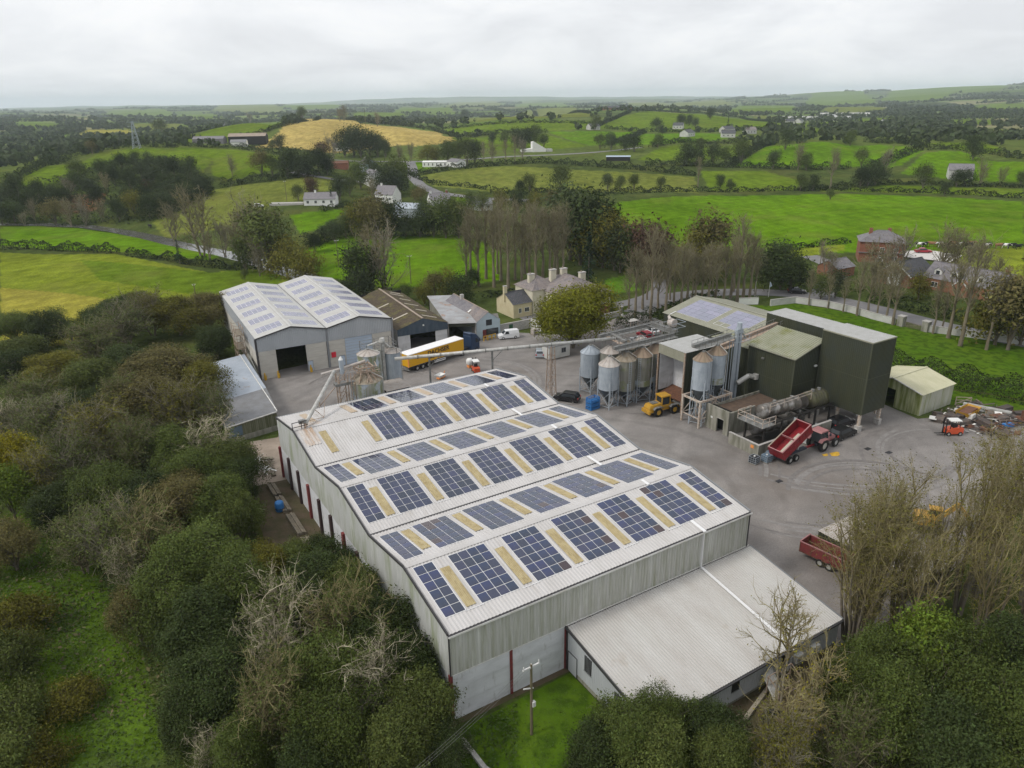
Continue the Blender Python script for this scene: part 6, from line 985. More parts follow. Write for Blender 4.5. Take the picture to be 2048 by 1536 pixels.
for z in np.arange(3.4,12.4,.9): cl_.bar((-2.75,-1.2,z),(-2.2,-1.2,z),.06); cl_.bar((-2.75,-1.2,z),(-2.6,-.3,z+.3),.05)
tag(cl_.build('pipework', 'steel_rust', None, loc=(*ab(15,57.4),0), rz=TH), 'rusty pipework and ladder on top of the squat mossy silo', 'pipework')
hu = thab('store_hut', 'small hut with ribbed pinkish tin roof behind the warehouse eave', 'hut', 21.4, 65.2); MB().corr((-.3,-.2,4.7), (0,1,0), 5, (1,0,0), 4.6, 0, .45, .09, (0,0,1)).build('roof', 'cone_pale', hu); m = MB().box(0,4,0,4.6,0,4.6); m.build('wall', 'interior', hu)
# ------------------------------------------------------------------ bund with horizontal tanks
bu = thab('tank_bund', 'stained concrete bund wall round the horizontal tanks', 'wall', 61.8, 20.2)
MB().box(0,.3,0,5.9,0,1.9).build('wall_panel', 'concrete_dirty', bu); MB().box(.3,17,0,.3,0,1.9).build('wall_panel', 'concrete_dirty', bu); MB().box(-.05,.35,-.05,5.9,1.9,1.97).build('coping', 'concrete', bu); MB().box(.35,17,-.05,.35,1.9,1.97).build('coping', 'concrete', bu); MB().box(.31,16.9,.31,5.9,.05,.09).build('floor', 'black_oil', bu); MB().box(-.06,-.01,.9,1.5,1.1,1.6).build('warning_sign', 'hi_vis', bu)
rm = thab('block_room', 'roofless concrete block room with dark doorway beside the bund', 'room', 63.4, 27.8)
for y0, y1, z0, z1 in ((0,1.0,0,4.2),(2.4,4.9,0,4.2),(1.0,2.4,2.5,4.2)): MB().box(0,.25,y0,y1,z0,z1).build('wall', 'concrete_dirty', rm)
MB().box(.25,12.4,4.65,4.9,0,3.6).build('wall', 'concrete_dirty', rm); MB().box(.25,6,0,.25,0,4.0).build('wall', 'concrete_dirty', rm); MB().box(1.2,1.3,.3,4.6,0,3.9).build('inner_wall', 'interior', rm); MB().box(-.05,.0,.93,2.47,2.5,2.58).build('lintel', 'concrete', rm); MB().obox((-.03,3.5,2.2),(.04,.4,.3)).build('notice', 'plastic_white', rm); MB().box(.3,12.3,.3,4.6,3.2,3.25).build('deck', 'rust_brown', rm)
def tank(label, q0, q1, z, r, m):
    A, Bq = Vector((*ab(*q0),z)), Vector((*ab(*q1),z)); t = thing('horizontal_tank', label, 'tank', tuple(A)); d = Bq-A; u = d.normalized()
    b = MB(); n = 24; s = Vector((-u.y,u.x,0)); prof = [(-.35,.0),(-.28,.45*r),(-.12,.82*r),(0,r)]; L = d.length
    for k in range(1, 6): x = L*k/6; prof += [(x-.05,r),(x,r+.04),(x+.05,r)]
    prof += [(L,r),(L+.12,.82*r),(L+.28,.45*r),(L+.35,0)]
    for x, rr_ in prof: b.v += [tuple(u*x+s*(math.cos(k*math.tau/n)*rr_)+Vector((0,0,math.sin(k*math.tau/n)*rr_))) for k in range(n)]
    b.f += [(i*n+k, i*n+(k+1)%n, (i+1)*n+(k+1)%n, (i+1)*n+k) for i in range(len(prof)-1) for k in range(n)]
    b.build('shell', m, t, True); h = MB()
    for k in (.3, .7): q = u*L*k; h.cyl(q+Vector((0,0,r-.1)), q+Vector((0,0,r+.3)), .3, .3, 12)
    h.build('manhole', 'steel_grey', t)
    for k in (.15, .85): q = u*L*k; MB().bar(q-s*r*.8+Vector((0,0,-r-.1)), q+s*r*.8+Vector((0,0,-r-.1)), .4, .5).build('saddle', 'steel_grey', t)
    return t
tank('upper dented steel tank on the bund frame', (65.5,23.6), (74.6,22.9), 5.35, 1.1, 'tank_metal'); tank('lower crumpled steel tank inside the bund', (65.6,24.7), (76,24.1), 2.0, 1.0, 'tank_metal'); tank('large dark tank at the right end of the upper tank', (75.9,23.2), (79.4,23.0), 5.0, 1.45, 'tank_dark')
tf = thab('tank_rack', 'black steel frame carrying the upper tanks over the bund', 'frame', 64.6, 21.8); m = MB()
for x in (0, 4, 8, 12, 15.6):
    for y in (0, 3.6): m.bar((x,y,.05),(x,y,3.9),.26)
    m.bar((x,-.2,4.0),(x,3.8,4.0),.22)
for y in (0, 3.6): m.bar((-.4,y,3.9),(16,y,3.9),.26)
m.build('frame', 'black_oil', tf); m = MB()
for y in (-.9, 3.9):
    for z in (4.9, 5.6): m.bar((-1.6,y,z),(1.2,y,z),.07)
for z in (6.6, 7.1): m.bar((1.4,.5,z-.1),(11,.5,z),.06)
for x in (1.4, 4.6, 7.8, 11): m.bar((x,.5,5.6),(x,.5,7.1),.06)
for x in (-1.6, -.2, 1.2):
    for y in (-.9, 3.9): m.bar((x,y,4.1),(x,y,5.6),.08)
for z in (4.9, 5.6): m.bar((-1.6,-.9,z),(-1.6,3.9,z),.07)
for y in (.7, 2.3): m.bar((-1.6,y,4.1),(-1.6,y,5.6),.07)
m.build('handrail', 'steel_pale', tf); MB().box(-1.7,1.3,-1,4,4.12,4.2).build('deck', 'steel_grey', tf); MB().bar((5.5,-.5,.1),(6.6,-.4,3.8),.5,.07).build('ladder', 'galv', tf)
ib = thab('ibc_tank', 'blue grey caged liquid container at the bund corner', 'container', 61.2, 18.0)
def ibc(t, m):
    MB().box(0,1.1,0,1.1,.16,1.15).build('bottle', m, t); c = MB()
    for z in (.2,.5,.8,1.17):
        for p, q in (((0,0),(1.1,0)),((1.1,0),(1.1,1.1)),((1.1,1.1),(0,1.1)),((0,1.1),(0,0))): c.bar((p[0]*1.04-.02,p[1]*1.04-.02,z),(q[0]*1.04-.02,q[1]*1.04-.02,z),.035)
    for k in range(4):
        for s in (0, 1): c.bar((k*.37,-.02+s*1.14,.1),(k*.37,-.02+s*1.14,1.18),.035); c.bar((-.02+s*1.14,k*.37,.1),(-.02+s*1.14,k*.37,1.18),.035)
    c.build('cage', 'galv', t); MB().box(-.03,1.13,-.03,1.13,0,.15).build('pallet', 'wood_old', t); MB().cyl((.55,.55,1.15),(.55,.55,1.25),.15,.15,10).build('lid', 'plastic_white', t)
ibc(ib, 'plastic_grey'); ibc(thab('ibc_tank', 'second caged liquid container behind the tipping trailer corner', 'container', 62.6, 18.3, 0, .1), 'plastic_grey'); ibc(thab('ibc_tank', 'empty black caged container left of the blue grey one', 'container', 59.4, 18.6, 0, .15), 'plastic_black'); ibc(thab('ibc_tank', 'white topped container on the bund side of the tractor', 'container', 71.4, 18.9, 0, .2), 'plastic_white'); ibc(thab('ibc_tank', 'white container beside the dark pickups', 'container', 73, 19.2, 0, -.1), 'plastic_white'); ibc(thab('ibc_tank', 'white container furthest along the bund wall', 'container', 76.6, 20.6, 0, .3), 'plastic_white')
# ------------------------------------------------------------------ vehicles (local +x forward)
def wheel(t, x, y, r, w, rim='rim', name='wheel'):
    b = MB(); n = 18; s = 1 if y > 0 else -1
    prof = [(r*.55,-w/2),(r*.92,-w/2),(r,-w*.3),(r,w*.3),(r*.92,w/2),(r*.55,w/2)]
    for k in range(n): c, q = math.cos(k*math.tau/n), math.sin(k*math.tau/n); b.v += [(x+a*c, y+d, r+a*q) for a, d in prof]
    m = len(prof); b.f += [(k*m+i, ((k+1)%n)*m+i, ((k+1)%n)*m+i+1, k*m+i+1) for k in range(n) for i in range(m-1)]
    o = b.build(name, 'tyre', t); MB().cyl((x,y-w*.36,r),(x,y+w*.36,r),r*.57,r*.57,14).build('rim', rim, o); return o
def car(label, loc, rz, paint, L=4.4, W=1.8, Hc=1.5, kind='hatch', name='parked_car', cat='car', s=1.06):
    t = thing(name, label, cat, loc, rz); h = Hc; bl = .62*h
    low = [(-L/2,.28),(-L/2+.05,.6*h),(-L/2+.15,bl),(L*.16,bl),(L/2-.25,.52*h),(L/2-.03,.40*h),(L/2,.26)]
    if kind == 'van': low = [(-L/2,.28),(-L/2,.62*h),(L*.14,.62*h),(L*.42,.50*h),(L/2,.38*h),(L/2,.26)]
    MB().prism(low, -W/2, W/2, .06, .5*h).build('body', paint, t)
    if kind == 'van': cab_ = [(-L/2+.02,.62*h),(-L/2+.05,.96*h),(-L/2+.3,h),(L*.10,h),(L*.17,.96*h),(L*.30,.62*h)]
    elif kind == 'saloon': cab_ = [(-L*.36,bl),(-L*.20,.97*h),(L*.04,h),(L*.10,.97*h),(L*.25,bl)]
    else: cab_ = [(-L/2+.14,bl),(-L/2+.42,.96*h),(-L/2+.7,h),(L*.05,h),(L*.11,.96*h),(L*.26,bl)]
    MB().prism(cab_, -W/2+.05, W/2-.05, .16, .8*h).build('roof', paint, t)
    x0, x1 = (L*.0, L*.22) if kind == 'van' else (cab_[0][0]+.28, L*.17); zt = h*.93
    for s_ in (-1, 1):
        y = s_*(W/2-.035); yt = s_*(W/2-.17); MB().quad((x0,y+s_*.02,bl+.03),(x1,y+s_*.02,bl+.03),(x1-.22,yt+s_*.02,zt),(x0+.18,yt+s_*.02,zt)).build('side_window', 'glass', t)
    f = cab_[-1][0]; ft = cab_[-2][0]; MB().quad((f+.02,-W/2+.2,bl+.05),(f+.02,W/2-.2,bl+.05),(ft+.05,W/2-.3,zt+.02),(ft+.05,-W/2+.3,zt+.02)).build('windscreen', 'glass', t)
    if kind != 'van': MB().quad((cab_[0][0]-.02,W/2-.2,bl+.06),(cab_[0][0]-.02,-W/2+.2,bl+.06),(cab_[1][0]-.03,-W/2+.3,zt),(cab_[1][0]-.03,W/2-.3,zt)).build('rear_window', 'glass', t)
    for s_ in (-1, 1):
        MB().obox((L/2-.06,s_*(W/2-.28),.45*h),(.14,.36,.16)).build('headlight', 'lamp_clear', t); MB().obox((-L/2+.03,s_*(W/2-.18),.52*h),(.1,.2,.28)).build('tail_light', 'lamp_red', t)
        for x in (-L*.31, L*.31): wheel(t, x, s_*(W/2-.1), .33, .22)
    t.scale = (s, s, s); return t
def P3(a, b, z=.03): return (*ab(a, b), z)
# articulated lorry
tk = thing('articulated_lorry', 'articulated lorry with yellow curtain side trailer and dark blue cab', 'lorry', P3(32.6,84.1), TH+.245); k = 1.08
L_, W_ = 13.6*k, 2.5*k; z0, z1 = 1.25, 3.72
MB().box(0,L_,-W_/2,W_/2,z0,z1).build('curtain_body', 'veh_yellow', tk); MB().box(-.04,L_+.04,-W_/2-.03,W_/2+.03,z1,z1+.12).build('roof', 'tarp_white', tk); MB().box(-.03,L_+.03,-W_/2-.02,W_/2+.02,z0-.16,z0).build('side_rail', 'chassis', tk)
MB().box(-.05,-.0,-W_/2,W_/2,z0,z1).build('rear_door', 'veh_yellow', tk); MB().box(-.06,.1,-W_/2-.02,-W_/2+.16,z0,z1).build('rear_post', 'hi_vis', tk); MB().box(.3,L_,-.5,.5,.85,z0-.16).build('chassis', 'chassis', tk); MB().box(-.1,.15,-W_/2,W_/2,.5,.72).build('bumper', 'steel_grey', tk)
for s_ in (-1, 1):
    for x in (2.2, 3.65, 5.1): wheel(tk, x, s_*1.12, .54, .42)
    MB().box(6.6,9.6,s_*W_/2-.06*(s_>0),s_*W_/2+.06*(s_<0),.55,.72).build('side_guard', 'rail', tk); MB().box(6.6,9.6,s_*W_/2-.06*(s_>0),s_*W_/2+.06*(s_<0),.9,1.07).build('side_guard', 'rail', tk)
MB().box(L_-1.2,L_+4.6,-.45,.45,.7,1.05).build('tractor_chassis', 'chassis', tk)
cx = L_+2.2; MB().prism([(cx,.55),(cx,3.5),(cx+.5,3.95),(cx+1.5,3.95),(cx+2.25,3.1),(cx+2.4,2.2),(cx+2.42,.55)], -1.3, 1.3, .1, 3.2).build('cab', 'cab_blue', tk); MB().quad((cx+2.43,-1.1,2.1),(cx+2.43,1.1,2.1),(cx+2.28,1.05,3.1),(cx+2.28,-1.05,3.1)).build('windscreen', 'glass', tk)
for s_ in (-1, 1):
    MB().quad((cx+1.3,s_*1.31,2.1),(cx+2.25,s_*1.31,2.1),(cx+2.1,s_*1.25,3.0),(cx+1.3,s_*1.25,3.0)).build('side_window', 'glass', tk); MB().obox((cx+2.4,s_*1.45,2.6),(.12,.22,.7)).build('mirror', 'chassis', tk); MB().obox((cx+2.43,s_*.95,.95),(.08,.4,.22)).build('headlight', 'lamp_clear', tk)
    wheel(tk, cx+1.6, s_*1.12, .54, .36); wheel(tk, L_-.3, s_*1.12, .54, .5)
MB().prism([(cx+.1,3.5),(cx-.05,4.2),(cx+.3,4.25),(cx+1.2,3.96)], -1.1, 1.1).build('air_deflector', 'cab_blue', tk)
def text(s, size, m, parent, loc, rot, bold=.012):
    cu = bpy.data.curves.new('lettering', 'FONT'); cu.body = s; cu.size = size; cu.offset = bold; cu.extrude = .004; o = bpy.data.objects.new('lettering', cu); COL.objects.link(o); bpy.context.view_layer.update()
    me = bpy.data.meshes.new_from_object(o.evaluated_get(bpy.context.evaluated_depsgraph_get())); bpy.data.objects.remove(o); me.materials.clear(); me.materials.append(MAT[m]); q = link('lettering', me, parent, loc); q.rotation_euler = rot; return q
text('DACHSER', 1.3, 'ink', tk, (4.9,-W_/2-.035,2.5), (rad(90),0,0), .035); text('Intelligent Logistics', .58, 'ink', tk, (5.0,-W_/2-.035,1.75), (rad(90),0,0), .012)
text('DACHSER', 1.38, 'ink', tk, (9.9,W_/2+.035,2.5), (rad(90),0,rad(180)), .035)
# white van, parked cars
car('small white panel van parked by the grey garden wall', P3(61.4,91.6), TH-.28+math.pi, 'veh_white', 4.4, 1.8, 1.85, 'van', 'panel_van', 'van')
car('black estate car with its tailgate up beside the lone silo', P3(50.9,54.2), TH-.95+math.pi, 'veh_black', 4.5, 1.85, 1.6); 
jt = thab('car_tailgate', 'raised black tailgate of the estate car beside the lone silo', 'tailgate', 52.1, 52.2, 1.75, -.95); bpy.data.objects.remove(jt)
car('dark teal pickup car parked nearest the red tractor', P3(78.6,17.9), TH+.05, 'veh_black', 4.7, 1.9, 1.75, 'hatch'); car('black estate car parked furthest under the loading tower', P3(81.8,20.6), TH+.02, 'veh_black', 4.8, 1.9, 1.7)
car('silver hatchback half hidden by the white site cabin', P3(60.6,77.6), TH+1.0, 'veh_silver', 4.1, 1.75, 1.5); car('white hatchback parked left in the staff parking behind the silos', P3(83.5,72.3), TH+1.5, 'veh_white'); car('red hatchback in the staff parking behind the silos', P3(87.2,74.6), TH+1.4, 'veh_crimson'); car('white saloon in the staff parking nearest the mill hall', P3(90.6,76.4), TH+1.45, 'veh_white', kind='saloon'); car('silver saloon at the back of the staff parking', P3(93.6,78.3), TH+1.4, 'veh_silver', kind='saloon')
def gcar(lab, x, y, rz, p, **k): return car(lab, (x, y, hz(x,y)+.12), rz, p, **k)
gcar('black car driving on the road behind the white curved wall', 78.5, 196.5, -.25, 'veh_black', kind='saloon'); gcar('crimson saloon on the pale gravel yard by the brick house', 137.6, 243.2, -.15, 'veh_crimson', L=4.8, kind='saloon').location.z += .1; gcar('white car beside the red brick house wall', 118.5, 232, .2, 'veh_white')
gcar('white car parked below the bungalow drive', -121, 362, .3, 'veh_white')
# wheel loader
wl = thing('wheel_loader', 'yellow wheel loader with its bucket in the intake bay', 'loader', P3(61.4,40.6), TH-.12); s_ = 1.06
MB().prism([(-3.1,.75),(-3.1,1.5),(-2.9,1.95),(-.9,2.15),(-.7,1.9),(-.7,.75)], -.85, .85, .12, 1.8).build('engine_hood', 'loader_yellow', wl); MB().box(-2.4,-1.2,-.5,.5,2.1,2.2).build('vent', 'steel_grey', wl); MB().box(-3.35,-3.05,-1.1,1.1,.6,1.15).build('counterweight', 'loader_yellow', wl); MB().box(-.7,1.6,-.5,.5,.7,1.35).build('frame', 'loader_yellow', wl)
cb = MB().box(-.75,.75,-.75,.75,1.4,3.05).build('cab', 'glass', wl); MB().box(-.9,.85,-.88,.88,3.05,3.25).build('cab_roof', 'loader_yellow', cb); m = MB()
for x in (-.76, .76):
    for y in (-.76, .76): m.bar((x,y,1.4),(x,y,3.05),.14)
m.box(-.8,.8,-.8,.8,1.35,1.75); m.build('cab_pillars', 'loader_yellow', cb)
for x in (-1.6, 1.5):
    for y in (-1.0, 1.0): wheel(wl, x, y, .78, .55, 'rim_yellow'); MB().prism([(x-.95,1.35),(x-.6,1.68),(x+.6,1.68),(x+.95,1.35),(x+.8,1.35),(x+.5,1.58),(x-.5,1.58),(x-.8,1.35)], y-.3, y+.3).build('mudguard', 'steel_grey', wl)
for y in (-.55, .55): MB().bar((1.0,y,1.6),(3.1,y,.75),.22,.3).build('lift_arm', 'loader_yellow', wl)
MB().prism([(2.9,.15),(4.2,.1),(4.2,.16),(3.1,.3),(3.0,1.0),(3.5,1.45),(3.4,1.5),(2.85,1.1)], -1.35, 1.35).build('bucket', 'steel_grey', wl); wl.scale = (s_,)*3
# tractor and tipping trailer
tr = thing('tractor', 'faded red tractor coupled to the tipped trailer', 'tractor', P3(72.4,17.3), TH+.02)
MB().prism([(.2,1.0),(.2,1.75),(2.2,1.6),(2.6,1.35),(2.6,.85),(.2,.85)], -.42, .42, .08, 1.5).build('bonnet', 'veh_redfaded', tr); MB().box(-1.2,2.4,-.3,.3,.6,1.0).build('chassis', 'chassis', tr); c_ = MB().prism([(-1.3,1.3),(-1.25,2.75),(.2,2.75),(.5,1.4)], -.78, .78, .08, 2.).build('cab', 'glass', tr); MB().prism([(-1.45,2.75),(-1.3,2.95),(.15,2.95),(.4,2.75)], -.85, .85).build('cab_roof', 'veh_redfaded', c_)
for s_ in (-1, 1):
    wheel(tr, -.75, s_*.98, .88, .5, 'rim'); wheel(tr, 2.0, s_*.9, .64, .4, 'rim'); MB().prism([(-1.7,1.5),(-1.3,1.86),(-.2,1.86),(.15,1.5),(.05,1.5),(-.25,1.76),(-1.25,1.76),(-1.6,1.5)], s_*.98-.28, s_*.98+.28).build('mudguard', 'veh_redfaded', tr); MB().bar((.3,s_*.7,1.2),(.3,s_*.7,2.6),.07).build('exhaust' if s_ > 0 else 'grab_rail', 'steel_grey', tr); MB().obox((.3,s_*1.1,2.3),(.1,.25,.4)).build('mirror', 'chassis', tr)
tr.scale = (1.1,)*3
tp = thing('tipping_trailer', 'dark red tipping grain trailer with its body raised', 'trailer', P3(62.7,17.3), TH+.02); MB().box(0,6.2,-.35,.35,.75,1.0).build('chassis', 'chassis', tp); MB().bar((6.0,0,.85),(8.6,0,.75),.25).build('drawbar', 'veh_red', tp)
for x in (1.4, 2.75):
    for s_ in (-1, 1): wheel(tp, x, s_*1.05, .55, .42)
th_ = rad(27); m = MB(); Lb_, Wb_, Hb = 6.6, 2.6, 1.55
def tb(x, y, z): c, s = math.cos(th_), math.sin(th_); return (-.2+x*c-z*s, y, 1.05+x*s+z*c)
def tbox(m, x0, x1, y0, y1, z0, z1): m.add([tb(*p) for p in ((x0,y0,z0),(x1,y0,z0),(x1,y1,z0),(x0,y1,z0),(x0,y0,z1),(x1,y0,z1),(x1,y1,z1),(x0,y1,z1))], [(3,2,1,0),(4,5,6,7),(0,1,5,4),(1,2,6,5),(2,3,7,6),(3,0,4,7)])
m = MB(); tbox(m,0,Lb_,-Wb_/2,Wb_/2,0,.1); m.build('floor', 'veh_red', tp)
for s_ in (-1, 1):
    m = MB(); y = s_*Wb_/2; tbox(m,0,Lb_,min(y,y-s_*.08),max(y,y-s_*.08),.1,Hb); o = m.build('side_board', 'veh_red', tp); r = MB(); tbox(r,-.05,Lb_+.05,min(y+s_*.04,y-s_*.12),max(y+s_*.04,y-s_*.12),Hb,Hb+.1); r.build('top_rail', 'veh_redfaded' if s_ < 0 else 'pad_tan', o); r = MB()
    for q in range(6): x = q*Lb_/5.2; tbox(r,x,x+.1,min(y,y+s_*.07),max(y,y+s_*.07),.0,Hb)
    for q in (.45,.85,1.2): tbox(r,0,Lb_,min(y,y+s_*.05),max(y,y+s_*.05),q,q+.07)
    r.build('ribs', 'veh_red', o)
for x, nm in ((0,'tailgate'),(Lb_-.08,'headboard')): m = MB(); tbox(m,x,x+.08,-Wb_/2+.08,Wb_/2-.08,.1,Hb); o = m.build(nm, 'veh_red', tp); r = MB(); tbox(r,x-.03,x+.11,-Wb_/2,Wb_/2,Hb+.01,Hb+.1); r.build('top_rail', 'veh_redfaded', o)
m = MB(); tbox(m,Lb_*.45,Lb_*.45+.07,-Wb_/2+.08,Wb_/2-.08,Hb-.3,Hb+.05); m.build('cross_bar', 'veh_redfaded', tp); MB().bar((4.4,0,1.0),tb(5.4,0,0),.2).build('tipping_ram', 'rim', tp); m = MB(); tbox(m,.6,5.2,-.4,.2,.11,.3); m.build('spilt_grain', 'hay', tp)
# forklifts
def forklift(label, a, b, rz, paint, load=None, s=1.05):
    t = thab('forklift', label, 'forklift', a, b, .03, rz); MB().prism([(-1.3,.35),(-1.35,1.15),(-.9,1.3),(.9,1.0),(1.0,.3)], -.6, .6, .06, 1.).build('body', paint, t); m = MB()
    for x in (-.75, .65):
        for y in (-.5, .5): m.bar((x,y,1.0),(x*.9,y,2.25),.08)
    m.build('cage', 'plastic_black', t); MB().box(-.85,.75,-.6,.6,2.25,2.36).build('roof_guard', 'plastic_white', t); MB().box(-.5,.1,-.3,.3,1.15,1.7).build('seat', 'plastic_black', t); m = MB()
    for y in (-.35, .35): m.bar((1.15,y,.1),(1.15,y,2.6),.12); m.bar((1.2,y,.15),(2.3,y,.15),.12,.05)
    m.build('mast', 'plastic_black', t)
    for x in (-.9, .75):
        for y in (-.55, .55): wheel(t, x, y, .32, .22)
    t.scale = (s,)*3; return t
forklift('orange red forklift beside the lorry cab', 44.4, 76.2, 1.3, 'veh_orange'); forklift('red forklift with dark cab beside the scrap pile', 93.6, 9.0, 2.6, 'veh_orange', s=1.1)
bg_ = thab('bulk_bag', 'white bulk bag on orange pallet between forklift and lorry cab', 'bag', 44.7, 79.2, .03); MB().obox((0,0,.35),(.9,.9,.6)).build('pallet_stand', 'hi_vis', bg_); b = MB(); b.lathe([(.55,.66),(.72,.9),(.74,1.5),(.6,1.85),(.25,1.95),(.0,1.95)], n=12); b.build('bag', 'plastic_white', bg_, True)
pt = thab('pallet_truck', 'white tub on orange pallet truck in the yard', 'pallet truck', 36.8, 76.8, .03, .4); MB().add([(-.9,-.7,.9),(.9,-.7,.9),(.9,.7,.9),(-.9,.7,.9),(-.6,-.45,.4),(.6,-.45,.4),(.6,.45,.4),(-.6,.45,.4)], [(4,5,6,7),(0,4,7,3),(1,2,6,5),(0,1,5,4),(2,3,7,6)]).build('tub', 'plastic_white', pt); MB().box(-.7,1.1,-.35,.35,.1,.38).build('forks', 'hi_vis', pt); MB().bar((1.0,0,.3),(1.4,0,1.2),.1).build('handle', 'hi_vis', pt)
bc = thab('stillage_stack', 'stack of bright blue metal stillages below the galvanised silo', 'stillage', 51.6, 47.9, .03, .1)
for kz in range(3):
    m = MB(); z = kz*.72; 
    for x in (0, 2): 
        for y in (0, 1.3): m.bar((x,y,z),(x,y,z+.7),.1)
    for zz in (.1,.35,.66):
        for p, q in (((0,0),(2,0)),((2,0),(2,1.3)),((2,1.3),(0,1.3)),((0,1.3),(0,0))): m.bar((*p,z+zz),(*q,z+zz),.09,.12)
    m.box(.05,1.95,.05,1.25,z+.1,z+.2); m.build('stillage', 'plastic_blue', bc)
# open red trailer and yellow digger behind the right hand trees
rt = thing('farm_trailer', 'old dark red open trailer behind the bare trees on the right', 'trailer', P3(46.7,.2), TH-1.42); MB().box(0,5.6,-1.1,1.1,.8,.92).build('floor', 'rust_deep', rt)
for y in (-1.1, 1.04): o = MB().box(0,5.6,y,y+.06,.92,2.1).build('side_board', 'maroon', rt); MB().box(-.05,5.65,y-.03,y+.09,2.1,2.2).build('top_rail', 'veh_redfaded', o); r = MB(); [r.box(q,q+.08,y-.05,y+.11,.8,2.1) for q in (0,1.4,2.8,4.2,5.5)]; r.build('ribs', 'rust_deep', o)
for x in (0, 5.54): o = MB().box(x,x+.06,-1.04,1.04,.92,2.1).build('end_board', 'maroon', rt); MB().box(x-.03,x+.09,-1.1,1.1,2.2,2.27).build('top_rail', 'veh_redfaded', o)
for y in (-1, 1): wheel(rt, 2.6, y, .5, .3); wheel(rt, 3.7, y, .5, .3)
MB().bar((5.6,0,.8),(7.2,0,.6),.2).build('drawbar', 'rust_deep', rt)
ex = thing('excavator', 'yellow tracked excavator seen through the bare trees on the right', 'excavator', P3(64,-4.5), -.4)
for y in (-1, 1): MB().prism([(-1.7,.3),(-1.4,.05),(1.4,.05),(1.7,.3),(1.5,.75),(-1.5,.75)], y-.25, y+.25).build('track', 'tyre', ex)
MB().box(-1.6,.6,-1.1,1.1,.95,2.0).build('house', 'loader_yellow', ex); c_ = MB().box(.1,1.4,.2,1.1,1.0,2.6).build('cab', 'glass', ex); MB().box(.0,1.5,.1,1.2,2.6,2.75).build('cab_roof', 'loader_yellow', c_); MB().bar((.8,-.3,1.6),(2.9,-.3,4.2),.4,.5).build('boom', 'loader_yellow', ex); MB().bar((2.8,-.3,4.2),(4.6,-.3,2.0),.32,.4).build('dipper', 'loader_yellow', ex); MB().prism([(4.2,1.2),(4.9,1.3),(5.0,2.0),(4.5,2.2),(4.1,1.7)], -.8, .2).build('bucket', 'steel_grey', ex)
# ------------------------------------------------------------------ plants
def tubes(P0, P1, r0, r1, n=3):
    P0, P1 = np.asarray(P0, float), np.asarray(P1, float); r0, r1 = np.asarray(r0, float), np.asarray(r1, float); d = P1-P0; d /= np.linalg.norm(d, axis=1)[:,None]+1e-9
    up = np.where(np.abs(d[:,2:3]) < .9, [[0,0,1.]], [[1.,0,0]]); a = np.cross(d, up); a /= np.linalg.norm(a, axis=1)[:,None]; b = np.cross(d, a); V = []
    for Pq, r in ((P0, r0), (P1, r1)):
        for k in range(n): t = k*math.tau/n; V.append(Pq+(a*math.cos(t)+b*math.sin(t))*r[:,None])
    V = np.stack(V, 1).reshape(-1, 3); N_ = len(P0); i = np.arange(N_)[:,None]*2*n; F = np.concatenate([np.concatenate([i+k, i+(k+1)%n, i+n+(k+1)%n, i+n+k], 1) for k in range(n)]); return V, F
def leaves(g, pos, size, cen, flat=.75, asp=.45):
    n = len(pos); nr = pos-cen; nr /= np.linalg.norm(nr, axis=1)[:,None]+1e-6; nr = nr*.9+g.normal(size=(n,3))*flat+np.array([0,0,.35]); nr /= np.linalg.norm(nr, axis=1)[:,None]
    t = np.cross(nr, g.normal(size=(n,3))); t /= np.linalg.norm(t, axis=1)[:,None]+1e-6; b = np.cross(nr, t); s = size*(.5+1.1*g.random((n,1))**2)
    V = np.stack([pos-t*s*.5, pos+b*s*asp*.5, pos+t*s*.5, pos-b*s*asp*.5], 1).reshape(-1, 3); return V, np.arange(4*n).reshape(-1, 4)
def cat(*VF):
    Vs, Fs, o = [], [], 0
    for V, F in VF: Vs.append(V); Fs.append(F+o); o += len(V)
    return np.concatenate(Vs), np.concatenate(Fs)
PROTO = {}
